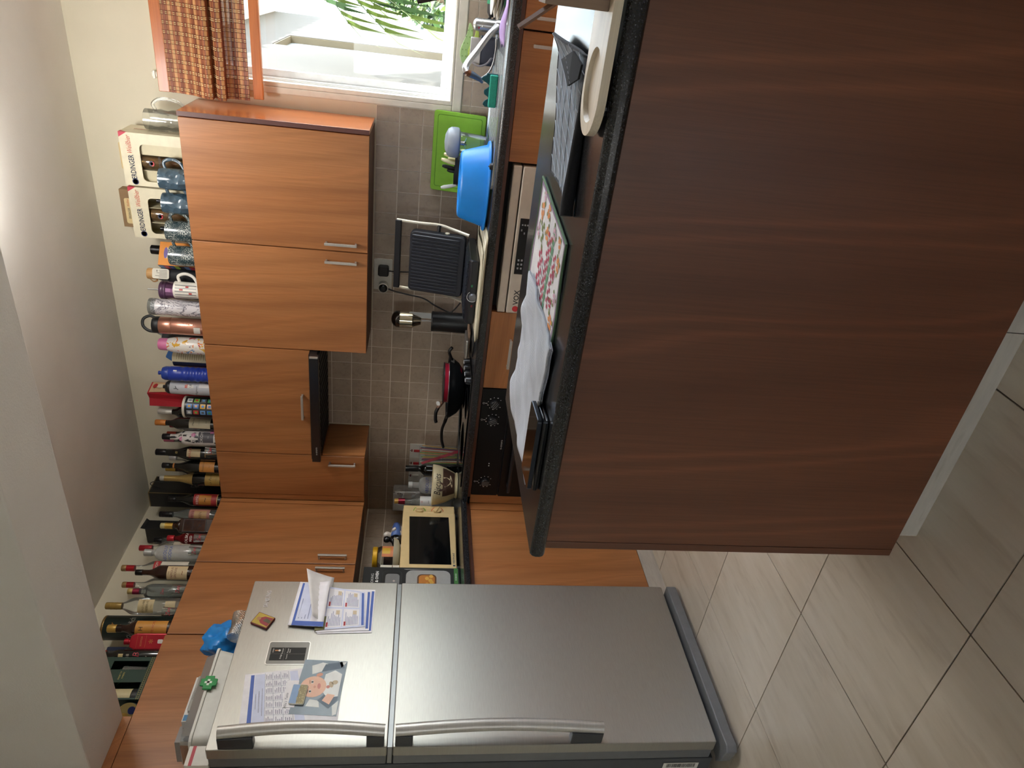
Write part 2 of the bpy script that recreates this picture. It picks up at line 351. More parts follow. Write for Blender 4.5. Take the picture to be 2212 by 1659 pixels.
G().box(s0 + .02, WX1 - .02, .083, .087, sz + .02, WZ1 - .02).out('pane', CLEAR('#fbfdfd', .35, .0), win)
# electric sockets and switches belong to the wall furniture further down
# ------------------------------------------------------------------ outside the window
OG = M('#b5afa2', .9)
struct(G().box(-8, 18, -16, 22, -.45, -.25).out('ground', OG))
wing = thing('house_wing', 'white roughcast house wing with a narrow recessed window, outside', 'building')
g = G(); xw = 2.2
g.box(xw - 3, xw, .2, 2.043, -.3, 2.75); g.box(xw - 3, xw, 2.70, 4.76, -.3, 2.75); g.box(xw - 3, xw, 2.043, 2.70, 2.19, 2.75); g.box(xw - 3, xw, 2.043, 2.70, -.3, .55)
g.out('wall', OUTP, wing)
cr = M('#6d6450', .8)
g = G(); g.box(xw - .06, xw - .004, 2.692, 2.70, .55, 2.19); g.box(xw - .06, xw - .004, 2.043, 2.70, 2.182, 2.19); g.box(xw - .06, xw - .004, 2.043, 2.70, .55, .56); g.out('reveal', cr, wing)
G().box(xw - .10, xw - .05, 2.03, 2.71, .54, 2.2).out('shutter', M('#666c70', .6), wing)
for k in range(17):                                     # barrel-tile eave; its scalloped shadow falls on the wall
    y = .45 + k * .26
    g = G(); n = 10
    v = [(xw - .9 + t * 1.36, y + .13 * math.cos(math.pi * q / n), 3.02 - t * .33 + .07 * math.sin(math.pi * q / n)) for t in (0, 1) for q in range(n + 1)]
    g.add(v, [(q, q + 1, n + 2 + q, n + 1 + q) for q in range(n)]); g.out('roof_tile', M('#b97a55', .8), wing, smooth=True, solid=.015)
G().box(xw - .9, xw + .38, .3, 4.8, 2.69, 2.72).out('soffit', M('#e6e2d8', .8), wing)
# hedge and palm
LEAF = [M('#33501f', .5), M('#47622a', .5), M('#233c18', .5), M('#5f7036', .5)]
def shrub(name, label, cx, cy, r, h, n, z0=-.25, cat='shrub', group=None):
    t = thing(name, label, cat, (cx, cy, z0), 0, group)
    G().tube([(0, 0, 0), (.03, .02, h * .5), (0, 0, h * .8)], [.05, .04, .02]).out('trunk', M('#6a5a45', .9), t)
    g = G()
    for k in range(n):
        a = random.uniform(0, 6.28); b = random.uniform(.12, 1) ** .5; z = random.uniform(.15, 1) * h; q = r * b * math.sin(math.pi * min(.95, (z / h) * .8 + .2)) + .05
        c = Vector((q * math.cos(a), q * math.sin(a), z)); d = Vector((random.gauss(0, 1), random.gauss(0, 1), random.gauss(0, .6))).normalized() * .11; e = d.orthogonal().normalized() * .035
        g.mi = random.randrange(4); g.add([c - d, c + e, c + d, c - e], [(0, 1, 2, 3)])
    g.out('foliage', LEAF, t, kind='stuff'); return t
for k, (x, y, r, h) in enumerate(((2.35, 7.4, .5, 2.0), (3.6, 8.0, .5, 1.75), (4.9, 7.4, .5, 2.2), (6.3, 7.9, .55, 2.1))):
    shrub('garden_shrub', ['green garden shrub outside by the house wing corner', 'low green garden shrub outside, second from the house wing',
          'broad green garden shrub outside, third from the house wing', 'largest green garden shrub outside, farthest from the house wing'][k], x, y, r, h, 900, group='garden shrubs outside the window')
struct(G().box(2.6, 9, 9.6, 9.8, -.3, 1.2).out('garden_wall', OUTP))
palm = thing('palm_tree', 'palm with arching green fronds hanging in front of the window view', 'tree', (3.45, 1.9, -.25))
pts = [(0, 0, 0), (.02, .02, 1.0), (.0, .05, 2.3)]
G().tube(catmull(pts, 5), [.11] * 10 + [.09]).out('trunk', M('#7a6750', .95), palm, smooth=True)
PL = [M('#38571f', .5), M('#566b26', .5), M('#2b4a1f', .5)]
def frond(tip, sag, nl=26, ll=.42):
    base = Vector((0, .05, 2.3)); tip = Vector(tip); mid = (base + tip) / 2 + Vector((0, 0, sag))
    P = [base * (1 - t) ** 2 + mid * 2 * t * (1 - t) + tip * t * t for t in [k / nl for k in range(nl + 1)]]
    g = G(); g.tube(P, [.012 * (1 - .8 * k / nl) for k in range(nl + 1)], 5); g.mi = 1
    for k in range(3, nl + 1):
        t = (P[k] - P[k - 1]).normalized()
        for sgn in (-1, 1):
            sd_ = t.cross(Vector((0, 0, 1))).normalized() * sgn; L = ll * (1 - .5 * k / nl) * random.uniform(.8, 1.1)
            d = (t * .8 + sd_ * .5 + Vector((0, 0, -.55))).normalized(); e = d.cross(Vector((0, 0, 1))).normalized() * .011
            a = P[k]; b = a + d * L * .55 + Vector((0, 0, .02)); c = a + d * L + Vector((0, 0, -.06)); g.mi = random.choice((1, 1, 2))
            g.add([a - e, b - e, c, b + e, a + e], [(0, 1, 2, 3, 4)])
    g.out('frond', [PL[0], PL[1], PL[2]], palm)
for tip, sag in (((-1.02, -.70, 1.66), .4), ((-.98, -.66, 1.45), .5), ((-.9, -.9, 1.95), .3), ((-.88, -.75, 2.12), .25), ((-1.0, -.72, 1.86), .3), ((-.92, -.35, 1.75), .35), ((-.78, -.7, 1.52), .5), ((.8, .2, 1.7), .5), ((.1, 1.1, 1.8), .5), ((.7, -.8, 1.9), .4), ((-.75, .5, 1.62), .5), ((-.2, -.95, 2.5), .4)):
    frond(tip, sag)
# ------------------------------------------------------------------ kitchen units
def bar_handle(par, c, length, face, vertical=True, w_=.011):
    """flat bar on two posts; c = centre on the door face; face '-y' or '+x'"""
    g = G(); h = length / 2; s = w_ / 2
    def bx(a0, a1, d0, d1, z0, z1):
        if face == '-y': g.box(c[0] + a0, c[0] + a1, c[1] - d1, c[1] - d0, c[2] + z0, c[2] + z1)
        else: g.box(c[0] + d0, c[0] + d1, c[1] + a0, c[1] + a1, c[2] + z0, c[2] + z1)
    if vertical:
        bx(-s, s, .020, .029, -h, h); bx(-s * .8, s * .8, 0, .021, h - .010, h - .002); bx(-s * .8, s * .8, 0, .021, -h + .002, -h + .010)
    else:
        bx(-h, h, .020, .029, -s, s); bx(h - .010, h - .002, 0, .021, -s * .8, s * .8); bx(-h + .002, -h + .010, 0, .021, -s * .8, s * .8)
    return g.out('handle', HANDLE, par, bev=.0015)
def door(par, face, a0, a1, z0, z1, d, t=.018, name='door', mat=WOOD, gap=.0024):
    g = G()
    if face == '-y': g.box(a0 + gap, a1 - gap, d, d + t, z0 + .001, z1 - .001)
    else: g.box(d - t, d, a0 + gap, a1 - gap, z0 + .001, z1 - .001)
    return g.out(name, mat, par, bev=.0018)
D1 = -.2775
c1 = thing('wall_cabinet', 'tall two-door cherry wall cabinet next to the window, mugs and beer boxes on top', 'cabinet', group='cherry wall cabinets')
G().box(1.18, 2.161, D1 + .0195, -.007, ZB, ZT - .0005).out('carcass', M('#55301d', .6), c1)
for a, b, hx in ((1.6685, 2.161, 1.706), (1.1777, 1.6685, 1.625)):
    d = door(c1, '-y', a, b, ZB, ZT, D1); bar_handle(d, (hx, D1, 1.480), .135, '-y')
G().box(2.163, 2.181, D1 - .003, -.007, ZB, ZT + .001).out('end_panel', GLOSSW, c1, bev=.0012, label='glossy varnished end panel'); G().box(2.1632, 2.1808, D1 - .0040, D1 - .0032, ZB + .001, ZT).out('edge_band', M('#5a3530', .45), c1)  # dark strip: unvarnished panel edge with its shade put into the colour
c2 = thing('wall_cabinet', 'short cherry wall cabinet above the black extractor hood', 'cabinet', group='cherry wall cabinets')
G().box(.581, 1.176, D1 + .0195, -.007, 1.627, ZT - .0005).out('carcass', M('#55301d', .6), c2)
d = door(c2, '-y', .579, 1.1777, 1.625, ZT, D1); bar_handle(d, (.874, D1, 1.664), .135, '-y', False)
c3 = thing('wall_cabinet', 'narrow cherry wall cabinet in the room corner left of the hood', 'cabinet', group='cherry wall cabinets')
G().box(.005, .579, D1 + .0195, -.007, ZB, ZT - .0005).out('carcass', WOOD, c3, bev=.001)
G().box(.5795, .5905, D1 + .002, -.007, ZB, 1.577).out('side_panel', WOOD, c3)
d = door(c3, '-y', .3175, .5795, ZB, ZT, D1); bar_handle(d, (.537, D1, 1.480), .135, '-y')
G().box(.2834, .3165, D1 + .004, D1 + .019, ZB, ZT).out('filler', WOOD, c3)
XL = .2834
c4 = thing('wall_cabinet', 'two-door cherry wall cabinet on the left wall, above the microwave', 'cabinet', group='cherry wall cabinets')
G().box(.005, XL - .0195, -1.136, D1 - .001, ZB, ZT - .0005).out('carcass', M('#55301d', .6), c4)
for a, b, hy in ((-.729, -.3065, -.697), (-1.1373, -.729, -.779)):
    d = door(c4, '+x', a, b, ZB, ZT, XL); bar_handle(d, (XL, hy, 1.480), .135, '+x')
G().box(XL - .019, XL, -.305, D1 - .001, ZB, ZT).out('filler', WOOD, c4)
c5 = thing('wall_cabinet', 'wide cherry wall cabinet above the refrigerator, running under the beam', 'cabinet', group='cherry wall cabinets')
G().box(.005, XL - .0195, -2.25, -1.139, 1.72, ZT - .0005).out('carcass', M('#55301d', .6), c5)
door(c5, '+x', -2.25, -1.1375, 1.72, ZT + .004, XL)
G().box(XL - .02, XL - .001, -2.25, -1.505, ZT + .005, 2.126).out('top_filler', WOODH, c5)

# base units on the back wall
YB, DT, DB = -.5761, .842, .077
def base(label, x0, x1, doors, parts_, grp='cherry base cabinets'):
    t = thing('base_cabinet', label, 'cabinet', group=grp)
    G().box(x0 + .001, x1 - .001, YB + .02, -.02, DB, DT).out('carcass', M('#55301d', .6), t); return t
b1 = base('cherry base cabinet with a top drawer, between oven and dishwasher', 1.206, 1.576, 0, 0)
d = door(b1, '-y', 1.206, 1.576, .70, DT, YB, name='drawer', mat=WOODH); bar_handle(d, (1.388, YB, .747), .135, '-y', False)
door(b1, '-y', 1.206, 1.576, DB, .699, YB)
b2 = base('cherry sink base cabinet, single door right of the dishwasher', 2.179, 2.6185, 0, 0)
d = door(b2, '-y', 2.179, 2.6185, DB, DT, YB); bar_handle(d, (2.574, YB, .735), .135, '-y')
b3 = base('cherry sink base cabinet under the faucet, at the frame edge', 2.6195, 3.06, 0, 0)
d = door(b3, '-y', 2.6195, 3.06, DB, DT, YB); bar_handle(d, (2.659, YB, .735), .135, '-y')
b4 = base('cherry base cabinet beyond the sink, outside the view', 3.061, 4.58, 0, 0)
door(b4, '-y', 3.061, 4.58, DB, DT, YB)
b5 = thing('base_cabinet', 'cherry corner base cabinet under the microwave, left of the oven', 'cabinet', group='cherry base cabinets')
XB = .553
G().box(.02, XB - .02, -1.166, -.02, DB, DT).out('carcass', M('#55301d', .6), b5)
door(b5, '+x', -1.166, -.622, DB, DT, XB)
G().box(XB - .019, XB, -.6215, YB + .001, DB, DT).out('filler', WOOD, b5)
G().box(XB + .0005, .6065, YB + .004, YB + .019, DB, DT).out('corner_post', WOOD, b5)
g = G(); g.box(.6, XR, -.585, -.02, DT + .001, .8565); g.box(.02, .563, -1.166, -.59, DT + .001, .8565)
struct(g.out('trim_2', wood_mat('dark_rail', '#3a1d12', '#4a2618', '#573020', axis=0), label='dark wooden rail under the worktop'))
# beige plinth boards
struct(G().box(.51, .55, -1.166, -.53, 0, DB - .001).out('baseboard_left', PTILE)); 
g = G(); g.box(.552, XR, -.545, -.53, 0, DB - .001); struct(g.out('baseboard_back', PTILE))
wt = thing('worktop', 'black granite L-shaped worktop along the tiled walls', 'worktop')
G().prism([(-.6, ZW - .031), (-.6, ZW - .008), (-.592, ZW), (-.006, ZW), (-.006, ZW - .031)], .004, XR, 'x').out('back_run', GRANITE, wt, bev=.003)
G().prism([(.004, ZW - .031), (.578, ZW - .031), (.586, ZW - .024), (.586, ZW - .008), (.578, ZW - .0003), (.004, ZW - .0003)], -1.17, -.595, 'y').out('left_run', GRANITE, wt, bev=.003)

# oven
ov = thing('oven', 'black built-in oven with three dial knobs under the hob', 'oven')
OX0, OX1 = .609, 1.204
G().box(OX0, OX1, YB + .004, -.05, .25, DT - .001).out('body', M('#141518', .5), ov)
G().box(OX0 + .001, OX1 - .001, YB - .006, YB + .003, .718, DT - .002).out('control_panel', M('#08090b', .5, 0, .25), ov, bev=.002)
dd = G().box(OX0 + .001, OX1 - .001, YB - .012, YB + .003, .252, .712).out('door', M('#08090b', .35, 0, .3), ov, bev=.003)
g = G(); g.tube([(OX0 + .06, YB - .05, .672), (OX1 - .06, YB - .05, .672)], .009, 10); g.box(OX0 + .07, OX0 + .09, YB - .05, YB - .012, .665, .679); g.box(OX1 - .09, OX1 - .07, YB - .05, YB - .012, .665, .679)
g.out('handle', M('#1b1c20', .3), dd, smooth=True)
TXT = M('#d9d9d6', .5)
yk = YB - .0063
for kx, rot in ((1.132, .5), (1.044, .25), (.693, 0)):
    k = thing_k = G().lathe([(.0, 0), (.021, 0), (.020, .012), (.017, .016), (0, .016)], 24).out('knob', M('#17181b', .35), ov, smooth=True, loc=(kx, yk, .781), rot=(R(90), 0, 0))
    g = G()
    for q in (-1, 0, 1): g.box(q * .008 - .0012, q * .008 + .0012, -.016, .016, .016, .019)
    g.out('grip', M('#8a8b8d', .3, .8), k, rot=(0, 0, rot * 2))
    g = G(); n = 10
    for q in range(n):
        a = R(90) + (q + .5) / n * R(320) - R(160); rr = .031; cx_, cz_ = kx + rr * math.cos(a), .781 + rr * math.sin(a)
        g.box(cx_ - .0016, cx_ + .0016, yk - .0004, yk, cz_ - (.003 if q % 2 else .0016), cz_ + (.003 if q % 2 else .0016))
    g.box(kx - .0012, kx + .0012, yk - .0004, yk, .814, .824); g.out('dial_marks', TXT, ov)
    letters('O', .013, TXT, ov, (kx, yk - .0003, .830))
for lx in (.801, .788):
    G().lathe([(0, 0), (.003, 0), (.0025, .002), (0, .002)], 10).out('indicator_lamp', M('#cfd2d0', .3), ov, loc=(lx, yk, .773), rot=(R(90), 0, 0))
letters('e-onoro', .016, TXT, ov, (.911, yk - .0004, .728))
letters('|||', .010, TXT, ov, (1.174, yk - .0004, .733))

# dishwasher
DWX0, DWX1 = 1.5785, 2.172; DM = M('#c3b9ad', .4, .15)
dw = thing('dishwasher', 'beige freestanding dishwasher with black control panel under the worktop', 'dishwasher')
G().box(1.577, 2.178, YB + .06, -.03, DB, DT).out('niche', M('#0b0b0c', .8), dw)
G().box(DWX0, DWX1, -.585, -.05, .788, .820).out('top_lid', DM, dw, bev=.004)
d = G().box(DWX0, DWX1, -.590, YB + .06, .10, .7835).out('door', DM, dw, bev=.005, seg=3)
G().box(1.751, 1.978, -.5915, -.589, .690, .7715).out('control_panel', M('#101116', .25), dw)
g = G()
for k in range(6): g.box(1.95 - .0, 1.956, -.592, -.5914, .758 - k * .010, .764 - k * .010)
for k in range(3):
    for q in range(5): g.box(1.772 + k * .017, 1.780 + k * .017, -.592, -.5914, .756 - q * .013, .763 - q * .013)
for k in range(2): g.box(1.928 - k * .012, 1.936 - k * .012, -.592, -.5914, .760 - k * .012, .765 - k * .012)
g.out('panel_symbols', M('#8d9096', .5), dw)
letters('VOX', .030, M('#26262a', .4), dw, (1.650, -.5908, .748), bold=.0006)
G().lathe([(0, 0), (.0125, 0), (.0125, .0012), (0, .0012)], 24).out('logo_ball', M('#c03038', .3), dw, loc=(1.600, -.5902, .748), rot=(R(90), 0, 0))
letters('ActivCare', .021, M('#8d857b', .4), dw, (2.105, -.5908, .727))

# extractor hood
hd = thing('extractor_hood', 'slim black pull-out extractor hood under the short cabinet', 'hood')
G().box(.585, 1.176, -.318, -.007, 1.590, 1.6245).out('body', M('#101114', .4), hd)
G().box(.588, 1.181, -.345, -.3185, 1.578, 1.618).out('front_strip', M('#15171b', .3, 0, .5, .3), hd, bev=.002)
G().box(1.174, 1.1815, -.347, -.340, 1.5795, 1.6165).out('end_trim', HANDLE, hd)
g = G(); g.box(.60, 1.165, -.31, -.02, 1.580, 1.5895)
for k in range(14): g.box(.61 + k * .04, .63 + k * .04, -.30, -.04, 1.577, 1.580)
g.out('filter', M('#1b1c1e', .5, .4), hd)
letters('e-onoro', .014, TXT, hd, (.655, -.3457, 1.596))

# hob
hb = thing('hob', 'black glass hob set into the granite worktop', 'hob', (0, 0, ZW))
G().prism(rrect(.625, 1.235, -.555, -.05, .012), .0005, .006, 'z').out('glass_plate', M('#07080a', .06, 0, .6, .6), hb, bev=.001)
for x, y, r in ((.80, -.20, .075), (.995, -.24, .10), (.80, -.42, .10), (1.03, -.43, .075)):
    g = G(); g.lathe([(r, .0062), (r - .004, .0075), (r - .008, .0062)], 32, (x, y, 0)); g.out('burner', M('#15161a', .4), hb, smooth=True)
for y in (-.33, -.387, -.443, -.50):
    k = G().lathe([(0, .006), (.019, .006), (.017, .020), (.016, .026), (0, .026)], 20, (1.195, y, 0)).out('knob', M('#1a1b1f', .3), hb, smooth=True)
    G().box(1.193, 1.197, y - .014, y + .014, .026, .029).out('pointer', M('#b9bbc0', .3), k)

# island
XI, YI = 1.764, -2.141
isl = thing('kitchen_island', 'cherry kitchen island with a tall plain back panel', 'island')
G().box(XI + .0185, 4.2, YI, YI + .018, DB, .8565).out('back_panel', WOOD_SHADE, isl, bev=.001)
G().box(XI, XI + .018, YI - .0005, -1.60, DB, .8565).out('end_panel', WOOD_SHADE, isl, bev=.001)
G().box(XI + .02, 4.2, -1.64, -1.62, DB, .8565).out('front_panel', WOOD, isl)
for k in range(8):
    x = 1.79 + .503 * (k if k < 1 else k)
    x0 = 1.79 + .512 * k; G().box(x0 + .001, min(x0 + .511, 4.19), -2.105, -2.095, 0, DB - .001).out('plinth_tile', PTILE, isl)
    if x0 > 3.6: break
G().box(1.79, 1.80, -2.09, -1.66, 0, DB - .001).out('plinth_end', PTILE, isl)
g = G(); yn, yf, xl = -2.163, -1.555, 1.757
prof = [(yn + .010, .8575), (yn + .003, .861), (yn, .868), (yn, .877), (yn + .003, .884), (yn + .010, ZW), (yf, ZW), (yf, .8575)]
isl_top = tag(g.prism(prof, xl, 4.22, 'x').out('island_worktop', GRANITE, None, bev=.004, seg=3), 'black polished granite worktop of the island with a rounded front edge', 'worktop')
# ------------------------------------------------------------------ refrigerator
FX, FY0, FY1 = .640, -1.865, -1.178
fr = thing('refrigerator', 'silver two-door top-freezer refrigerator with long bar handles', 'refrigerator')
G().box(.045, .546, FY0 + .001, FY1 - .001, .055, 1.705).out('cabinet_body', M('#4a4e53', .45, .3), fr, bev=.004)
def fdoor(z0, z1, nm):
    g = G(); g.prism(rrect(FY0, FY1, z0, z1, .004, 2), .594, FX, 'x'); g.mi = 1; g.prism(rrect(FY0 + .003, FY1 - .003, z0 + .002, z1 - .002, .004, 2), .5475, .5935, 'x')
    return g.out(nm, [FRIDGE, M('#6d7075', .4, .35)], fr, bev=.0025)
fz = fdoor(1.162, 1.709, 'freezer_door'); fd = fdoor(.0665, 1.1445, 'fridge_door')
g = G(); g.box(.55, FX - .004, FY0 + .004, FY1 - .004, 1.146, 1.1605); g.out('door_gap_strip', M('#8f9294', .35, .5), fr)
g = G(); g.box(.58, .627, FY1 - .075, FY1 - .01, 1.1462, 1.1603); g.out('hinge', M('#202124', .5), fr)
for z0, z1, dr in ((1.172, 1.673, fz), (.466, 1.138, fd)):
    pts = []
    for k in range(17):
        t = k / 16; bow = math.sin(math.pi * t); pts.append((FX + .052 + .010 * bow, -1.842 + .010 * bow, z0 + (z1 - z0) * t))
    g = G(); g.tube(pts, .0195, 14, True, .8); h = g.out('handle', HANDLE, dr, smooth=R(50))
    zz = (z0 + .0, z0 + .105, z1 - .055, z1) if dr is fd else (z0, z0 + .055, z1 - .105, z1)
    for a, b in ((zz[0], zz[1]), (zz[2], zz[3])): G().box(FX - .001, FX + .048, -1.862, -1.832, a, b).out('handle_mount', M('#2c2f35', .4), dr, bev=.003)
# shaped kick plate
g = G(); g.prism([(FY1 - .012, .60), (FY1 - .012, .655), (FY1 - .025, .663), (FY0 + .02, .663), (FY0 - .030, .668), (FY0 - .045, .650), (FY0 - .03, .58), (FY0 - .01, .545), (FY0, .56), (FY1 - .012, .56)][::-1], .014, .052, 'z')
for i, q in enumerate(g.v): g.v[i] = (q[1], q[0], q[2])
g.f = [tuple(reversed(q)) for q in g.f]
g.out('kick_plate', M('#75777a', .5, .2), fr, bev=.004)
g = G(); g.box(.06, .10, FY0 + .03, FY0 + .07, 0, .055); g.box(.06, .10, FY1 - .07, FY1 - .03, 0, .055); g.box(.56, .60, FY0 + .05, FY0 + .09, 0, .014); g.box(.56, .60, FY1 - .09, FY1 - .05, 0, .014); g.out('foot', M('#1b1b1c', .7), fr)
letters('SAMSUNG', .022, M('#c9cacd', .3, .35), fz, (FX + .0006, -1.268, 1.643), (0, 0, R(90)), thick=.0006, bold=.0008, sx=.80, name='badge')
# control panel let into the freezer door
g = G(); g.prism(rrect(-1.560, -1.463, 1.454, 1.597, .008), FX - .002, FX + .0012, 'x'); pnl = g.out('control_frame', M('#c9c7c2', .3, .7), fz)
g = G(); g.prism(rrect(-1.557, -1.466, 1.457, 1.594, .007), FX + .0012, FX + .0016, 'x'); g.out('control_bevel', M('#6f6d69', .35, .6), pnl)
g = G(); g.box(FX + .0015, FX + .0022, -1.543, -1.490, 1.466, 1.585); g.out('control_display', M('#120f0e', .45, 0, .3), pnl)
TW = M('#d8d4cd', .5)
for tx_, y, z, s in (('COLD', -1.503, 1.577, .006), ('Freezer', -1.505, 1.545, .0075), ('Fridge', -1.528, 1.548, .0075), ('Power', -1.503, 1.527, .007), ('Alarm', -1.505, 1.520, .006), ('Vacation', -1.528, 1.528, .006)):
    letters(tx_, s, TW, pnl, (FX + .0025, y, z), (0, 0, R(90)))
g = G(); g.box(FX + .0022, FX + .0026, -1.5045, -1.5005, 1.556, 1.571); g.mi = 1; g.prism(arc((-1.5025, 1.556), .004, 0, 6.28, 12)[:-1], FX + .0022, FX + .0027, 'x'); g.out('thermometer_symbol', [M('#c9824a', .4), TW], pnl)
g = G(); g.box(FX + .0022, FX + .0025, -1.517, -1.516, 1.466, 1.585); g.box(FX + .0022, FX + .0025, -1.543, -1.49, 1.537, 1.538); g.out('panel_lines', M('#55504b', .4), pnl)
# barcode sticker on the side
st = G().box(.485, .524, FY0 - .0012, FY0 - .0002, .10, .226); stt = st.out('barcode_sticker', M('#d6d4cd', .6), fr)
g = G(); z = .112
while z < .215:
    wz = random.choice((.0012, .002, .003)); g.box(.500, .520, FY0 - .0016, FY0 - .0011, z, z + wz); z += wz + random.choice((.0012, .002))
g.out('barcode', M('#141414', .6), stt)

# ---- things held on the fridge door
def onto(label, name, cat, y, z, tilt=0, group=None, off=.0):
    t = thing(name, label, cat, (FX + .0006 + off, y, z), R(90), group); t.rotation_euler = (0, R(tilt), R(90)); return t
# local frame: x runs to the right along the door, z up, -y out of the door
ic = onto('small square icon magnet with a gold background and red-robed figure', 'fridge_magnet', 'magnet', -1.3765, 1.638, 24, 'magnets on the freezer door')
G().box(-.027, .027, -.010, 0, -.034, .034).out('block', M('#6e2a25', .5), ic, bev=.002)
g = G(); g.box(-.024, .024, -.0106, -.0101, -.031, .031); g.mi = 1; g.prism([(-.020, -.03), (.020, -.03), (.016, 0), (.006, .012), (-.006, .012), (-.016, 0)], -.0110, -.0106); g.mi = 2
g.prism(arc((0, .016), .0075, 0, 6.28, 14)[:-1], -.0112, -.0106); g.mi = 3; g.prism([(-.006, -.03), (.006, -.03), (.012, -.008), (-.004, -.002)], -.0113, -.0109); g.out('picture', [M('#b29a3c', .5), M('#8e3038', .5), M('#a97a55', .5), M('#59513c', .5)], ic)
BLUE, PAP, LAV = M('#4a66b4', .6), M('#e7e6ee', .6), M('#cdd3ec', .6)
def page(par, x0, x1, z0, z1, y=-.0004, name='page', title=True, seed=1, cols=2, mat=PAP):
    """printed sheet: body, blue band, boxed text"""
    rnd = random.Random(seed); pg = G().box(x0, x1, y - .0003, y, z0, z1).out(name, mat, par)
    g = G(); w_, h = x1 - x0, z1 - z0; yy = y - .0006
    g.mi = 0
    if title: g.box(x0 + .06 * w_, x1 - .04 * w_, yy, yy + .0003, z1 - .15 * h, z1 - .11 * h); g.mi = 1; g.box(x0 + .06 * w_, x1 - .04 * w_, yy, yy + .0003, z1 - .30 * h, z1 - .155 * h)
    g.mi = 2; zt = z1 - (.34 if title else .08) * h
    for c in range(cols):
        cx0 = x0 + w_ * (.08 + c * .9 / cols); cw = w_ * .80 / cols; z = zt
        while z > z0 + .06 * h:
            g.box(cx0, cx0 + cw * rnd.uniform(.6, 1), yy, yy + .0003, z - .0012, z); z -= .0042
            if rnd.random() < .12: z -= .006
    g.out('print', [BLUE, LAV, M('#8a8fa6', .6)], pg); return pg
def poly_yz(pts, y0, y1, g): g.prism(pts, y0, y1); return g
# timetable sheet lying flat against the door, partly under the photo
def P2(y, z): return (y + 1.69, z - 1.49)          # door (y, z) -> local (x, z)
sh = onto('large blue and white printed timetable sheet held flat on the freezer door', 'printed_sheet', 'paper', -1.69, 1.49, 0, off=.0003)
q = [P2(-1.796, 1.627), P2(-1.790, 1.325), P2(-1.560, 1.325), P2(-1.574, 1.46), P2(-1.599, 1.650)]
G().prism(q, -.0006, -.0002).out('page', PAP, sh)
def lerp4(a, b, c, d, u, v):  # corners a (left bottom), b (right bottom), c (right top), d (left top)
    x = (1 - v) * ((1 - u) * a[0] + u * b[0]) + v * ((1 - u) * d[0] + u * c[0]); z = (1 - v) * ((1 - u) * a[1] + u * b[1]) + v * ((1 - u) * d[1] + u * c[1]); return (x, z)
A, B, C_, D_ = P2(-1.790, 1.40), P2(-1.575, 1.465), P2(-1.599, 1.645), P2(-1.794, 1.622)
def cell(g, u0, u1, v0, v1, y=-.0009): g.prism([lerp4(A, B, C_, D_, *p) for p in ((u0, v0), (u1, v0), (u1, v1), (u0, v1))], y, -.0006)
g = G(); g.mi = 0; cell(g, .04, .97, .86, .92); cell(g, .0, .07, .04, .84); g.mi = 1; cell(g, .06, .97, .68, .85); cell(g, .06, .97, .10, .24)
g.mi = 2
for r in range(7): cell(g, .08 + .128 * r, .084 + .128 * r, .26, .67)
for v in (.26, .40, .54, .67): cell(g, .07, .98, v, v + .006)
rnd = random.Random(3); g.mi = 3
for r in range(7):
    for v0 in (.28, .42, .56):
        for k in range(4): cell(g, .095 + .128 * r, .095 + .128 * r + rnd.uniform(.04, .09), v0 + k * .028, v0 + k * .028 + .010)
for k in range(3): cell(g, .2 + .06 * k, .7 - .05 * k, .71 + k * .05, .72 + k * .05)
g.out('print', [BLUE, LAV, M('#9096ac', .6), M('#7c8096', .6)], sh)
# photograph of a baby
ph = onto('photo of a baby in a white shirt in a car seat, on the freezer door', 'photo_print', 'photo', -1.65, 1.40, 0, off=.0014)
def P3(y, z): return (y + 1.65, z - 1.40)
G().prism([P3(-1.757, 1.331), P3(-1.548, 1.317), P3(-1.540, 1.462), P3(-1.747, 1.483)], -.0006, 0).out('card', M('#5d6c7a', .35, 0, .5, .2), ph)
def ell(cx, cz, rx, rz, rot=0, n=22):
    o = []
    for k in range(n):
        a = 6.2832 * k / n; x, z = rx * math.cos(a), rz * math.sin(a); o.append((cx + x * math.cos(rot) - z * math.sin(rot), cz + x * math.sin(rot) + z * math.cos(rot)))
    return o
cols = ['#d9dcdb', '#39444e', '#e2b49c', '#dfe2e2', '#2e2622', '#c2786e', '#c98f78', '#47596b', '#b9a88c', '#8c6a4c']
def S(l, g, m, y): g.mi = m; g.prism(l, y - .0001, y)
g = G(); y = -.0007
S([P3(-1.60, 1.43), P3(-1.565, 1.435), P3(-1.553, 1.40), P3(-1.56, 1.375), P3(-1.585, 1.39)], g, 0, y); S([P3(-1.72, 1.435), P3(-1.695, 1.425), P3(-1.70, 1.395), P3(-1.725, 1.39)], g, 0, y)
S([P3(-1.73, 1.36), P3(-1.70, 1.335), P3(-1.62, 1.33), P3(-1.70, 1.40)], g, 7, y - .0001); S([P3(-1.56, 1.39), P3(-1.55, 1.335), P3(-1.575, 1.325), P3(-1.59, 1.40)], g, 7, y - .0001)
S([P3(-1.755, 1.345), P3(-1.75, 1.333), P3(-1.70, 1.331), P3(-1.72, 1.35)], g, 0, y - .0001); S([P3(-1.575, 1.335), P3(-1.552, 1.32), P3(-1.548, 1.345)], g, 0, y - .0001)
S([P3(-1.69, 1.37), P3(-1.685, 1.335), P3(-1.60, 1.33), P3(-1.585, 1.355), P3(-1.60, 1.385), P3(-1.66, 1.392)], g, 3, y - .0002)
S(ell(*P3(-1.648, 1.420), .040, .043, .1), g, 2, y - .0003); S(ell(*P3(-1.602, 1.405), .007, .011, .3), g, 6, y - .0003)
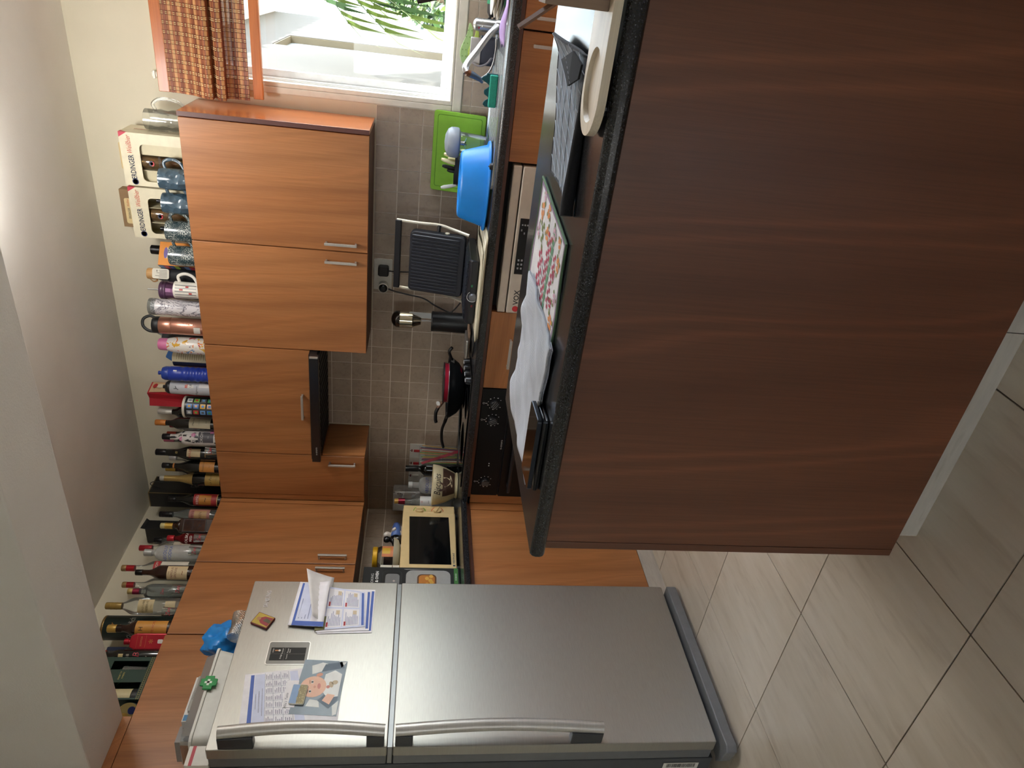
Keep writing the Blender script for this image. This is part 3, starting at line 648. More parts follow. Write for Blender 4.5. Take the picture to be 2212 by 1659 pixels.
S(ell(*P3(-1.630, 1.425), .0065, .0042, .1), g, 3, y - .0005); S(ell(*P3(-1.666, 1.428), .0065, .0042, .1), g, 3, y - .0005)
S(ell(*P3(-1.630, 1.425), .0035, .0040), g, 4, y - .0006); S(ell(*P3(-1.666, 1.428), .0035, .0040), g, 4, y - .0006)
S(ell(*P3(-1.649, 1.415), .005, .004), g, 6, y - .0005); S(ell(*P3(-1.646, 1.401), .011, .0055, .1), g, 5, y - .0005)
S(ell(*P3(-1.630, 1.433), .008, .0013, .15), g, 9, y - .0005); S(ell(*P3(-1.667, 1.436), .008, .0013, -.1), g, 9, y - .0005)
S(ell(*P3(-1.640, 1.362), .012, .007, .3), g, 8, y - .0004); S(ell(*P3(-1.632, 1.350), .008, .010, .3), g, 8, y - .0004); S(ell(*P3(-1.649, 1.371), .006, .006), g, 5, y - .0004)
S([P3(-1.70, 1.385), P3(-1.675, 1.37), P3(-1.68, 1.345), P3(-1.715, 1.36)], g, 2, y - .0003)
g.out('print', [M(c, .4) for c in cols], ph)
cb = onto('small white greeting card tucked behind the picture magnet', 'greeting_card', 'card', -1.675, 1.493, 0, off=.0022)
G().box(-.049, .051, -.0006, 0, -.024, .016).out('card', M('#e6e4ea', .5), cb)
letters("Mila's Table", .012, M('#55586a', .5), cb, (-.025, -.0008, .006), shear=.3)
mg = onto('rounded picture magnet with blue sky over ruins, clamping photo and card', 'fridge_magnet', 'magnet', -1.680, 1.463, 4, 'magnets on the freezer door', off=.0030)
G().prism(rrect(-.037, .037, -.025, .025, .006), -.006, 0).out('tile', M('#d3d1c8', .4), mg, bev=.0015)
g = G(); g.prism(rrect(-.035, .035, -.0, .0235, .003), -.0064, -.006); g.mi = 1; g.prism(rrect(-.035, .035, -.0235, .001, .003), -.0064, -.006)
g.mi = 2; rr = random.Random(5)
for k in range(26): x_, z_ = rr.uniform(-.033, .033), rr.uniform(-.022, .002); g.box(x_ - .002, x_ + .002, -.0066, -.0064, z_ - .0015, z_ + .0015)
g.out('picture', [M('#7f9cc4', .4), M('#8d8158', .4), M('#b9ab80', .4)], mg)
# bundle of leaflets hanging under their own clip, top sheet curling outwards
for k, (pa, seed, dx) in enumerate((([(-1.423, 1.244), (-1.218, 1.246), (-1.215, 1.43), (-1.43, 1.44)], 11, 0), ([(-1.415, 1.255), (-1.225, 1.262), (-1.213, 1.44), (-1.425, 1.445)], 12, .0012), ([(-1.400, 1.272), (-1.235, 1.285), (-1.205, 1.45), (-1.42, 1.45)], 13, .0024))):
    lf = onto(['hindmost leaflet of the hanging bundle, longest sheet', 'middle leaflet of the hanging bundle, just showing its edge', 'front leaflet of the hanging bundle with blue text boxes'][k], 'leaflet', 'paper', -1.32, 1.35, 0, 'leaflets hanging on the freezer door', off=.001 + dx * 2)
    pp = [(a + 1.32, b - 1.35) for a, b in pa]; G().prism(pp, -.0006, 0).out('page', LAV if k == 2 else PAP, lf)
    a, b, c, d = pp; g = G(); rnd = random.Random(seed)
    def cl(u0, u1, v0, v1, y=-.0009): g.prism([lerp4(a, b, c, d, *p) for p in ((u0, v0), (u1, v0), (u1, v1), (u0, v1))], y, -.0006)
    g.mi = 0; cl(.04, .96, .02, .07)
    if k == 2:
        for u0 in (.04, .52):
            for v0 in (.12, .48):
                g.mi = 1; cl(u0, u0 + .44, v0, v0 + .33); g.mi = 2
                for q in range(9): cl(u0 + .03, u0 + rnd.uniform(.2, .41), v0 + .03 + q * .03, v0 + .042 + q * .03, -.0011)
                g.mi = 3; cl(u0 + .30, u0 + .40, v0 + .05, v0 + .13, -.0013); g.mi = 4; cl(u0 + .02, u0 + .12, v0 + .27, v0 + .31, -.0013)
        g.mi = 5; cl(.0, .30, .80, 1.0, -.0013)
    g.out('print', [BLUE, PAP, M('#7c88ad', .6), M('#c9b9a2', .6), M('#a3303a', .6), M('#6b6a42', .6)], lf)
cl_ = onto('top leaflet of the bundle, blue printed and curling away from the door', 'leaflet', 'paper', -1.29, 1.46, 0, 'leaflets hanging on the freezer door', off=.007)
def curl(u, v):   # u across, v down from the top edge
    x = -.108 + u * (.205 - .0 * v); z = .075 - v * .115 - u * (-.0) * .0
    x += v * -.012; z += .012 * (1 - u) * (1 - v)
    return (x, -.002 - .020 * (v ** 2) * (.3 + .7 * u) - .004 * u, z)
g = G().grid(curl, 10, 8); g.out('page', PAP, cl_, smooth=True, solid=.0005)
g = G()
for (u0, u1, v0, v1, m) in ((.03, .97, .10, .17, 0), (.03, .97, .18, .60, 1), (.0, .10, .1, 1, 0)) + tuple((.12 + .12 * k, .19 + .12 * k, .66, .78, 2) for k in range(7)) + tuple((.15, .6 + .05 * k, .24 + .09 * k, .26 + .09 * k, 3) for k in range(4)):
    g.mi = m; pts = [curl(u, v) for u, v in ((u0, v0), (u1, v0), (u1, v1), (u0, v1))]; g.quad(*[(p_[0], p_[1] - .0012 - .0008 * (m > 1), p_[2]) for p_ in pts])
g.out('print', [BLUE, LAV, PAP, M('#7c88ad', .6)], cl_)
cl2 = onto('white folded flap of the top leaflet sticking out towards the room', 'leaflet', 'paper', -1.26, 1.43, 0, 'leaflets hanging on the freezer door', off=.03)
def flap(u, v): return (-.115 + .215 * u - .0 * v, .026 - .030 * v ** 1.5 - .018 * u * v, -.010 + (.030 + .075 * u) * v - .010 * u + .012 * (1 - u) * v)
G().grid(flap, 8, 6).out('page', M('#dfdee0', .6), cl2, smooth=True, solid=.0005)
# ------------------------------------------------------------------ blind over the window
bl = thing('roman_blind', 'woven bamboo roman blind with orange wooden rails, drawn half up', 'blind')
BX0, BX1 = 2.203, 4.46
G().box(BX0, BX1, -.052, -.028, 2.181, 2.222).out('head_rail', BAMBOO_RAIL, bl, bev=.002)
G().box(BX0, BX1, -.027, -.001, 2.175, 2.224).out('fixing_board', WHITEP, bl)
G().box(BX0 + .012, BX1, -.074, -.052, 1.812, 1.849).out('bottom_rail', BAMBOO_RAIL, bl, bev=.002)
def slat_mat(name, col):
    return M(col, .55, var=.12, vs=18)
SL = [slat_mat('s', c) for c in ('#b06c46', '#c58456', '#8f5238', '#cf9c68', '#7d4732')]
# profile of the cloth: hangs from the head rail, bellies out in two folds, ends at the bottom rail
prof = catmull([(-.053, 0, 2.182), (-.060, 0, 2.13), (-.080, 0, 2.075), (-.112, 0, 2.030), (-.124, 0, 2.008), (-.112, 0, 1.996), (-.080, 0, 2.000), (-.084, 0, 1.990), (-.118, 0, 1.972), (-.128, 0, 1.955), (-.114, 0, 1.946), (-.070, 0, 1.956), (-.060, 0, 1.93), (-.057, 0, 1.90), (-.058, 0, 1.880), (-.060, 0, 1.866)], 24)
acc = [0]
for a, b in zip(prof, prof[1:]): acc.append(acc[-1] + math.hypot(b[0] - a[0], b[2] - a[2]))
def at_len(s):
    for k in range(len(acc) - 1):
        if acc[k + 1] >= s:
            t = (s - acc[k]) / max(1e-9, acc[k + 1] - acc[k]); a, b = prof[k], prof[k + 1]; return (a[0] + (b[0] - a[0]) * t, a[2] + (b[2] - a[2]) * t)
    return prof[-1][0], prof[-1][2]
g = G(); s = .0005; rnd = random.Random(4); seq = 0
while s < acc[-1] - .002:
    seq += 1; cyc = seq % 9
    wd = .0105 if cyc in (0, 4) else .0028; g.mi = (3 if cyc == 0 else 2) if wd > .005 else rnd.choice((0, 1, 0, 1, 2, 4))
    e = min(s + wd, acc[-1]); y0, z0 = at_len(s + .0002); y1, z1 = at_len(e - .0002)
    x0 = BX0 + .001 + rnd.uniform(0, .0015); n = Vector((0, z1 - z0, -(y1 - y0))).normalized() * .0008
    g.add([(x0, y0 - n.y, z0 - n.z), (BX1, y0 - n.y, z0 - n.z), (BX1, y1 - n.y, z1 - n.z), (x0, y1 - n.y, z1 - n.z), (x0, y0 + n.y, z0 + n.z), (BX1, y0 + n.y, z0 + n.z), (BX1, y1 + n.y, z1 + n.z), (x0, y1 + n.y, z1 + n.z)],
          [(0, 3, 2, 1), (4, 5, 6, 7), (0, 1, 5, 4), (1, 2, 6, 5), (2, 3, 7, 6), (3, 0, 4, 7)]); s = e
g.out('bamboo_slats', SL, bl, kind='stuff')
g = G(); xx = BX0 + .018; nth = 0; TH = [M('#5a2a20', .8), M('#e3d3a2', .8)]
while xx < BX1:
    for dx in (-.007, .007):
        g.mi = 0; sp = [(xx + dx, y - .0022, z) for y, z in (at_len(acc[-1] * k / 70) for k in range(71))]; g.tube(sp, .0007, 4, False)
    s = .006; g.mi = 1
    while s < acc[-1]:
        for ds in (0, .0035):
            y, z = at_len(min(acc[-1], s + ds))
            for dx in (-.0032, .0032): g.box(xx + dx - .0014, xx + dx + .0014, y - .0034, y - .0015, z - .0011, z + .0011)
        s += .0153
    xx += .034
g.out('binding_threads', TH, bl, kind='stuff')
cl = thing('cord_cleat', 'small white cord cleat screwed to the wall left of the blind', 'cleat', (2.258, -.001, 2.247))
g = G(); g.box(-.010, .010, -.008, 0, -.010, .010); g.box(-.016, .016, -.014, -.008, -.005, .005); g.out('cleat_body', WHITEP, cl, bev=.002)

# ------------------------------------------------------------------ sink corner
sk = thing('sink', 'stainless steel sink with drainboard let into the granite', 'sink', (0, 0, ZW))
def rim(x0, x1, y0, y1, zt, wd, g):
    o = rrect(x0, x1, y0, y1, .03, 5); i = rrect(x0 + wd, x1 - wd, y0 + wd, y1 - wd, .02, 5); n = len(o)
    v = [(a, b, .0003) for a, b in o] + [(a * .999 + .001 * (x0 + x1) / 2, b, zt) for a, b in o] + [(a, b, zt) for a, b in i] + [(a, b, zt - .005) for a, b in i]
    f = []
    for k in range(n):
        k2 = (k + 1) % n
        for r in range(3): f.append((r * n + k, r * n + k2, (r + 1) * n + k2, (r + 1) * n + k))
    f.append(tuple(3 * n + k for k in range(n))); g.add(v, f)
g = G(); rim(2.06, 3.30, -.555, -.075, .006, .012, g); g.out('flange', SINKM, sk, smooth=R(30))
for k in range(7): G().box(2.10, 2.52, -.50 + k * .055, -.488 + k * .055, .001, .0035).out('drain_rib', SINKM, sk, bev=.001)
fa = thing('faucet', 'brushed steel single-lever faucet with long angled spout at the sink', 'faucet', (2.592, -.14, ZW + .001))
g = G(); g.lathe([(.028, 0), (.028, .012), (.0235, .014), (.0235, .066), (.0228, .067), (.0235, .068), (.0235, .084), (.0215, .092), (.012, .099), (0, .101)], 28); b = g.out('body', STEEL, fa, smooth=R(30))
G().lathe([(0, 0), (.004, 0), (.0035, .002), (0, .002)], 12).out('hot_cold_mark', M('#a02838', .3), b, loc=(-.010, -.0212, .078), rot=(R(90), 0, 0))
sp = catmull([(.004, -.02, .006), (-.030, -.055, .040), (-.085, -.105, .083), (-.122, -.145, .114), (-.142, -.165, .124), (-.156, -.178, .118)], 6)
G().tube(sp, .0105, 12, True, 1.25).out('spout', STEEL, fa, smooth=R(50))
n_ = Vector((-.156, -.178, .118)); d_ = Vector((-.010, .006, -.030))
G().tube([n_, n_ + d_ * .4], .0125, 14).out('aerator_collar', M('#8a5a3a', .4, .7), fa, smooth=R(40))
G().tube([n_ + d_ * .4, n_ + d_ * .9, n_ + d_ * 1.6 + Vector((-.004, 0, -.004)), n_ + d_ * 2.1 + Vector((-.010, 0, 0))], [.013, .012, .009, .005], 14).out('nozzle', M('#5d6c80', .3, .5), fa, smooth=R(40))
hs = thing('dish_brush_strap', 'pale curved plastic strap arching beside the faucet', 'strap', (2.50, -.22, ZW + .002))
g = G(); pts = catmull([(-.090, -.010, .056), (-.070, 0, .030), (-.035, 0, .014), (.015, 0, .008), (.055, .0, .010)], 6); g.tube(pts, .0085, 8, True, .45); g.out('strap', M('#dcd5d0', .5), hs, smooth=True)
cd_ = thing('sink_caddy', 'dark grey sink caddy with pale grey straps behind the faucet', 'caddy', (2.500, -.10, ZW + .007))
g = G(); g.prism(rrect(-.055, .052, -.030, .030, .012), 0, .058, 'z'); g.out('tray', M('#3d4150', .5), cd_, bev=.003)
G().prism(rrect(-.050, .045, -.034, -.018, .006), .056, .098, 'z').out('divider', M('#c9c6c2', .5), cd_, bev=.002)
g = G(); g.tube(catmull([(-.045, -.033, .090), (-.056, -.040, .060), (-.045, -.044, .030), (-.02, -.06, .012)], 6), .006, 8, True, .5); g.out('strap', M('#a9a6ac', .5), cd_, smooth=True)
GRN, GRN2 = M('#a9c98a', .4), M('#b9d060', .4)
lb = thing('dish_brush', 'pale green perforated dish brush rest leaning on the tiles', 'brush', (2.51, -.045, ZW + .010))
def leafshape(L, w1, g, y, t, z0, nt=18):
    top = []; bot = []
    for k in range(nt + 1):
        u = k / nt; x = -L / 2 + L * u; wv = w1 * (math.sin(math.pi * (u ** .75)) * .75 + .30) * (1 if .02 < u < .98 else .5); c = z0 + .010 * math.sin(u * 5.2 + .4); top.append((x, c + wv / 2)); bot.append((x, c - wv / 2))
    g.prism(bot + top[::-1], y, y + t)
g = G(); leafshape(.155, .034, g, 0, .006, .105); bb = g.out('blade', GRN, lb, bev=.002)
g = G()
for k in range(5):
    for q in (-1, 1): g.lathe([(0, 0), (.0028, 0), (.0028, .0012), (0, .0012)], 8, (-.045 + k * .024, q * .007 + .105 + .010 * math.sin((k * .15 + .2) * 5.2), 0))
for i, v in enumerate(g.v): g.v[i] = (v[0], -v[2] - .0002, v[1])
g.out('holes', M('#7fa062', .5), bb)
g = G(); leafshape(.130, .024, g, -.018, .012, .078); g.out('bristle_head', GRN2, lb, bev=.004)
G().box(-.02, .02, -.012, 0, 0, .066).out('stand', GRN, lb)
pl = thing('plate_stack', 'stack of cream plates beside the sink at the frame edge', 'plates', (2.745, -.31, ZW + .007))
for k in range(3): G().lathe([(0, .0), (.07, .0), (.122 - .004 * k, .014), (.123 - .004 * k, .017), (.068, .005), (0, .005)], 32).out('plate', M('#e3dccb', .3), pl, smooth=True, loc=(.004 * k, 0, k * .0125))
gl = thing('dishcloth', 'lilac dishcloth draped along the front edge of the sink', 'cloth', (2.64, -.50, ZW + .0065))
def lil(u, v): return (-.085 + .24 * u + .008 * math.sin(v * 5), -.045 + .085 * v + .010 * math.sin(u * 7), .004 + .022 * math.sin(math.pi * v) * (.55 + .45 * math.sin(u * 6 + 1)) * math.sin(math.pi * min(1, u * 1.2 + .1)))
G().grid(lil, 18, 8).out('cloth', M('#b79ccf', .8), gl, smooth=True, solid=.002)
sy = thing('spray_bottle', 'small dark bottle with a green band lying behind the sink', 'bottle', (2.665, -.085, ZW + .031))
g = G(); g.tube([(-.045, 0, 0), (-.03, 0, 0), (.03, 0, 0), (.09, 0, 0)], [.008, .017, .02, .02], 14); g.out('body', M('#2b2d31', .35), sy, smooth=R(40))
G().tube([(0, 0, 0), (.03, 0, 0)], .0204, 14).out('band', M('#2f9a6a', .4), sy, smooth=R(40)); G().tube([(.055, 0, 0), (.085, 0, 0)], .0204, 14).out('red_band', M('#9a3040', .4), sy, smooth=R(40))
G().tube(catmull([(-.045, 0, .0), (-.06, 0, .014), (-.06, 0, -.010), (-.035, 0, -.014)], 5), .004, 8).out('loop', M('#2b2d31', .35), sy, smooth=True)
sg = thing('scouring_sponge', 'teal scouring sponge with a ragged dark pad behind it', 'sponge', (2.392, -.41, ZW + .0065))
G().box(-.056, .056, -.012, .012, .0, .030).out('sponge', M('#2f9c86', .9, var=.15, vs=300), sg, bev=.004)
g = G(); rnd = random.Random(9); top = [(-.058 + .116 * k / 16, .040 + .010 * math.sin(k * 1.1) + rnd.uniform(-.003, .003) + (.012 if k > 12 else 0)) for k in range(17)]
g.prism([(-.058, 0), (.058, 0)] + top[::-1], .0125, .024); g.out('scrub_pad', M('#1d4f57', .95, var=.2, vs=200), sg)

bd = thing('chopping_board', 'lime green chopping board leaning on the tiles below the window', 'chopping board', (2.072, -.055, ZW + .007)); bd.rotation_euler = (R(-10), 0, 0)
g = G(); g.prism(rrect(-.170, .170, 0, .225, .012), -.0045, .0045); b = g.out('board', M('#8ac63a', .4), bd, bev=.002)
g = G(); o = rrect(-.152, .156, .016, .209, .010); i = rrect(-.149, .153, .019, .206, .008); n = len(o)
g.add([(a, -.0051, c) for a, c in o] + [(a, -.0046, c) for a, c in i], [(k, (k + 1) % n, n + (k + 1) % n, n + k) for k in range(n)]); g.out('juice_groove', M('#659c22', .5), b)

bj = thing('blender_jar', 'clear blender cup standing upside down on its grey blade base', 'blender jar', (2.150, -.19, ZW + .007))
CLR = CLEAR('#f3f7f5', .8, .03, .06)
G().lathe([(.030, 0), (.036, .004), (.040, .03), (.0445, .10), (.046, .115), (.043, .120)], 28).out('cup', CLR, bj, smooth=True)
GP = M('#8f97a0', .4)
G().lathe([(.046, .112), (.050, .114), (.058, .118), (.0605, .124), (.0605, .140), (.060, .150), (.052, .163), (.030, .173), (0, .176)], 32).out('blade_base', GP, bj, smooth=R(30))
g = G()
for k in range(4):
    a = k * 1.57; g.prism([(0, -.004), (.022, -.003), (.026, 0), (.022, .003), (0, .004)], 0, .0015, 'z'); 
    for i in range(len(g.v) - 10, len(g.v)): v = g.v[i]; g.v[i] = (v[0] * math.cos(a) - v[1] * math.sin(a), v[0] * math.sin(a) + v[1] * math.cos(a), v[2] + .095 - abs(v[0]) * .4)
g.lathe([(.010, .112), (.010, .094), (0, .092)], 12); g.out('blades', CHROME, bj)
ch = thing('cutlery_drainer', 'black cutlery drainer with cream and black handled knives behind the basin', 'cutlery holder', (2.025, -.13, ZW + .007))
g = G(); g.lathe([(.052, 0), (.060, .125), (.057, .125), (.05, .004), (0, .004)], 24, sx=1.05, sy=.7); g.out('holder', M('#1c1d20', .5), ch, smooth=R(40))
CRM = M('#e4dcae', .35)
for k, (x, y, tx, ty, tz, m, nm) in enumerate(((.048, 0, .062, .0, .168, CRM, 'cream'), (.015, .01, .028, .01, .155, CRM, 'cream'), (-.002, -.01, .042, -.01, .178, CRM, 'cream'), (-.018, .01, .012, .0, .172, M('#17181b', .4), 'black'), (-.03, 0, -.004, 0, .150, M('#17181b', .4), 'black'), (-.050, 0, -.082, 0, .172, M('#cfd3cf', .3), 'pale'), (.03, .015, .040, .02, .150, CRM, 'cream'))):
    kn = thing('table_knife' if m is not M('#17181b', .4) else 'kitchen_knife', 'placeholder', 'knife', (2.025 + x * .8, -.13 + y, ZW + .012), 0, 'knives in the cutlery drainer')
    kn['label'] = ['rightmost cream handled knife in the drainer behind the basin', 'short cream handled knife standing between the tall cream one and the rightmost', 'tall slanting cream handled knife reaching highest in the drainer', 'upper black handled knife in the cutlery drainer', 'lower black handled knife nearest the drainer middle', 'leftmost pale handled knife sticking out leftwards from the drainer', 'cream handled knife right behind the short cream one'][k]
    p0, p1 = Vector((0, 0, 0)), Vector((tx - x * .8, ty - y, tz)); pm = p0.lerp(p1, .62)
    G().tube([p0, pm], .0035, 6, True, .35).out('blade', STEEL, kn); G().tube([pm, pm.lerp(p1, .3), pm.lerp(p1, .8), p1], [.006, .0075, .0085, .005], 10).out('handle', m, kn, smooth=True)
ba = thing('basin', 'bright blue plastic basin turned upside down on the drainboard', 'basin', (2.036, -.40, ZW + .007))
BLU = M('#1f86e0', .35, 0, .5, 0, .03)
G().lathe([(.186, .010), (.190, .004), (.186, 0), (.176, .004), (.172, .012), (.142, .102), (.136, .110), (.128, .113), (.110, .111), (.106, .108), (0, .107)], 48, sx=.93, sy=.70).out('basin_body', BLU, ba, smooth=R(50))
g = G(); g.lathe([(.030, .1085), (.032, .1105), (.034, .1085)], 24, (.045, 0, 0)); g.lathe([(.030, .1085), (.032, .1105), (.034, .1085)], 24, (-.05, 0, 0)); g.out('moulded_rings', BLU, ba, smooth=True)
st_ = thing('drain_stopper', 'small black plug lying under the right end of the basin rim', 'plug', (2.150, -.545, ZW + .0065))
G().lathe([(.0, 0), (.014, 0), (.011, .011), (.004, .013), (0, .018)], 14).out('plug', M('#101114', .5), st_, smooth=True)

# ------------------------------------------------------------------ contact grill on old newspapers
for k in range(5):
    o = random.Random(k); x0, x1 = 1.440 + o.uniform(0, .02), 1.880 - .012 * k + o.uniform(0, .02)
    nb = thing('newspaper', ['lowest', 'second lowest', 'middle', 'second from top', 'topmost'][k] + ' folded newspaper in the stack under the contact grill', 'newspaper', ((x0 + x1) / 2, -.425 + o.uniform(-.006, .006), ZW + .0004 + k * .0026), R(-.4), 'newspapers under the contact grill')
    hw = (x1 - x0) / 2
    def sheet(u, v, hw=hw, k=k, o=o): 
        lift = .010 * max(0, u - .80) * 5 * (.6 + .4 * math.sin(v * 6 + k)) if k > 3 else 0
        return (-hw + 2 * hw * u + .004 * math.sin(v * 9 + k), -.175 + .33 * v + .003 * math.sin(u * 11 + k), .0003 + .0002 * math.sin(u * 9 + k) * math.sin(v * 7) + lift)
    G().grid(sheet, 14, 6).out('paper', M(['#d9d2bb', '#cfc8b0', '#ded8c4'][k % 3], .8), nb, smooth=True, solid=-.0019)
gz = ZW + .0140
gr = thing('contact_grill', 'black contact grill standing open with a ridged upper plate', 'grill', (1.625, -.34, gz))
GBL = M('#16181f', .38); GB2 = M('#1c1f29', .42)
g = G(); g.prism([(-.16, .0021), (.12, .0021), (.13, .015), (.12, .041), (-.145, .041), (-.16, .032)], -.153, .132, 'x'); g.out('base', GBL, gr, bev=.006)
g = G(); g.box(-.145, .125, -.140, .07, .0405, .044)
for k in range(14): g.box(-.140 + k * .0188, -.132 + k * .0188, -.135, .065, .044, .048)
g.out('lower_plate', GB2, gr, bev=.0015)
g = G()
for x, y in ((-.12, -.13), (.10, -.13), (-.12, .09), (.10, .09)): g.cyl(.016, .0, .0021, (x, y), 12)
g.out('foot', BLACK, gr)
# upper plate, upright, tipped slightly back
up = Matrix.Translation((0, .088, .042)) @ Matrix.Rotation(R(-11), 4, 'X')
g = G(); sx0, sx1 = -.133, .146
g.prism(rrect(sx0, sx1, .004, .250, .020), -.020, .022); pw = g.out('upper_plate', GB2, gr, bev=.006, seg=3); pw.matrix_local = up
g = G()
for k in range(17): x = sx0 + .018 + k * (sx1 - sx0 - .036) / 16; g.tube([(x, -.020, .030), (x, -.0225, .036), (x, -.0225, .232), (x, -.020, .238)], .0042, 6)
r_ = g.out('ridges', M('#20232e', .42), gr, smooth=True); r_.matrix_local = up
for sx_, lab in ((-1, None), (1, None)):
    xx = (sx0 - .016) if sx_ < 0 else (sx1 + .016); xb, xt = (-.165, -.128) if sx_ < 0 else (.150, .182)
    g = G(); g.tube(catmull([(xb, .010, -.004), (xb * .8 + xt * .2 + .004, .022, .06), (xb * .5 + xt * .5 + .007, .024, .13), (xb * .25 + xt * .75 + .002, .004, .22), (xt, -.012, .312)], 6), .0075, 8, True, .6); a = g.out('arm', M('#b9b4a6', .35, .6), gr, smooth=True); a.matrix_local = up
    g = G(); g.tube([((xb + xt) / 2 + .006, .020, .13), ((sx0 if sx_ < 0 else sx1), .008, .13)], .008, 10); a = g.out('pivot', BLACK, gr, smooth=True); a.matrix_local = up
g = G(); g.prism(rrect(-.130, .184, .290, .317, .004), -.022, -.002); a = g.out('grip', M('#12141b', .4), gr, bev=.004); a.matrix_local = up
G().lathe([(0, 0), (.010, 0), (.010, .003), (0, .004)], 16).out('screw_cap', M('#cfc9b4', .4), gr, loc=(.1465, .110, .13), rot=(0, R(90), 0))
kb = G().lathe([(0, 0), (.017, 0), (.0165, .010), (.014, .014), (0, .015)], 24).out('dial', M('#70737b', .3, .6), gr, smooth=R(35), loc=(-.025, -.160, .017), rot=(R(88), 0, 0))
g = G(); g.lathe([(.0215, 0), (.0240, .0004)], 24, a0=R(30), a1=R(300)); g.out('dial_ring', M('#c9cbd0', .4), gr, loc=(-.025, -.1608, .018), rot=(R(88), 0, 0))
G().box(.018, .028, -.1615, -.159, .020, .027).out('ready_lamp', M('#2d7a55', .3), gr); G().box(-.072, -.062, -.1615, -.159, .014, .021).out('power_lamp', M('#6d1f22', .3), gr)
# its flex, up to the wall socket
fx = tag(G().tube(catmull([(1.470, -.235, .925), (1.40, -.10, .935), (1.335, -.06, .965), (1.315, -.05, .99), (1.345, -.05, 1.06), (1.378, -.05, 1.117), (1.391, -.045, 1.196), (1.402, -.04, 1.262), (1.416, -.045, 1.296)], 8), .0036, 8).out('power_cord', M('#2a2a2c', .5), None, smooth=True), 'thin dark power cord hanging from the white round plug', 'cord')
so = thing('double_socket', 'white double wall socket under the two-door wall cabinet', 'socket', (1.471, -.0045, 1.316))
G().prism(rrect(-.078, .078, -.043, .043, .004), -.010, 0).out('face_plate', M('#d6d4cb', .35), so, bev=.002)
g = G(); g.prism(rrect(.000, .012, .012, .026, .002), -.013, -.010); g.prism(rrect(-.016, -.004, .012, .026, .002), -.013, -.010); g.out('rocker_switch', M('#dedcd3', .35), so, bev=.001)
p1 = thing('mains_plug', 'square black mains plug in the right socket', 'plug', (1.497, -.0147, 1.312))
G().prism(rrect(-.024, .026, -.024, .026, .010), -.034, 0).out('plug_body', BLACK, p1, bev=.006); G().tube(catmull([(.002, -.018, -.022), (.002, -.02, -.05), (.004, -.02, -.09), (.006, -.016, -.16), (.006, -.010, -.2)], 6), .0036, 8).out('cord', BLACK, p1, smooth=True)
p2 = thing('plug_adapter', 'round white adapter with a black two-pin plug in the left socket', 'plug', (1.416, -.0147, 1.312))
G().lathe([(0, 0), (.024, 0), (.0245, .034), (.021, .036), (.020, .012), (0, .012)], 28).out('adapter_body', WHITEP, p2, smooth=R(40), rot=(R(90), 0, 0))
G().lathe([(0, .012), (.0185, .012), (.0185, .034), (.012, .042), (0, .043)], 24).out('euro_plug', BLACK, p2, smooth=R(40), rot=(R(90), 0, 0))
# chrome-topped frother on its stand
ff = thing('wine_opener', 'chrome domed electric wine opener on a black stand against the tiles', 'wine opener', (1.303, -.14, ZW + .001))
g = G(); g.lathe([(0, 0), (.052, 0), (.052, .010), (.049, .016), (.047, .17), (.049, .182), (.046, .186), (0, .186)], 28); g.out('stand', M('#0f1013', .4), ff, smooth=R(40))
G().prism(rrect(.016, .046, .186, .292, .004), -.010, -.006).out('back_plate', M('#c6c8cc', .15, .9), ff, bev=.001)
G().tube([(0, 0, .186), (0, 0, .245)], [.003, .006], 10).out('spindle', STEEL, ff)
G().lathe([(0, .232), (.022, .236), (.036, .272), (.041, .276), (.0415, .335)], 32).out('collar', M('#d6cdb8', .10, 1.0), ff, smooth=R(30))
G().lathe([(.0415, .335), (.040, .350), (.033, .364), (.018, .373), (0, .376)], 32).out('dome', M('#2a211c', .08, .6, .6, .8), ff, smooth=True)
kd = thing('pan_lid_stack', 'steel pan lids and a wooden board lying under the grill edge', 'lids', (1.345, -.375, ZW + .0006))
G().lathe([(0, 0), (.085, 0), (.088, .004), (.06, .012), (0, .016)], 32).out('lower_lid', STEEL, kd, smooth=True)
for zz, nm, m in ((.0165, 'board', RAWWOOD),): G().prism(rrect(-.07, .06, -.06, .06, .01), zz, zz + .008, 'z').out(nm, m, kd, bev=.002)
G().prism(rrect(-.062, .03, -.09, .02, .006), .0249, .037, 'z').out('upper_tin', STEEL, kd, bev=.003)
lc = tag(G().tube(catmull([(1.262, -.14, .8925), (1.15, -.08, .892), (.95, -.04, .892), (.80, -.12, .897), (.70, -.22, .897), (.62, -.30, .8925), (.58, -.32, .892), (.54, -.29, .892)], 8), .0034, 8).out('power_cord', M('#141416', .5), None, smooth=True), 'black power cord lying along the worktop behind the wok', 'cord')

# ------------------------------------------------------------------ wok and pan
WK = M('#15171a', .42, .1); HZ = ZW + .0082
wk = thing('wok', 'black carbon steel wok with a long handle on the hob', 'wok', (.998, -.24, HZ))
G().lathe([(0, 0), (.070, 0), (.095, .010), (.125, .032), (.146, .062), (.154, .078), (.157, .080), (.153, .080), (.143, .062), (.120, .033), (.09, .013), (0, .004)], 48).out('bowl', WK, wk, smooth=R(60))
g = G(); g.tube(catmull([(-.152, -.01, .070), (-.185, -.015, .078), (-.24, -.02, .092), (-.295, -.03, .090), (-.335, -.04, .078)], 6), [.012] * 8 + [.010] * 20, 10, True, .7); g.out('long_handle', M('#101114', .45), wk, smooth=True)
g = G(); g.tube(catmull([(.150, .0, .068), (.178, .0, .080), (.20, .0, .086), (.222, 0, .074)], 5), .009, 10, True, .8); g.out('helper_handle', M('#101114', .45), wk, smooth=True)
G().box(-.163, -.146, -.022, .004, .060, .076).out('bracket', STEEL, wk); G().box(.142, .156, -.010, .012, .058, .074).out('bracket', STEEL, wk)
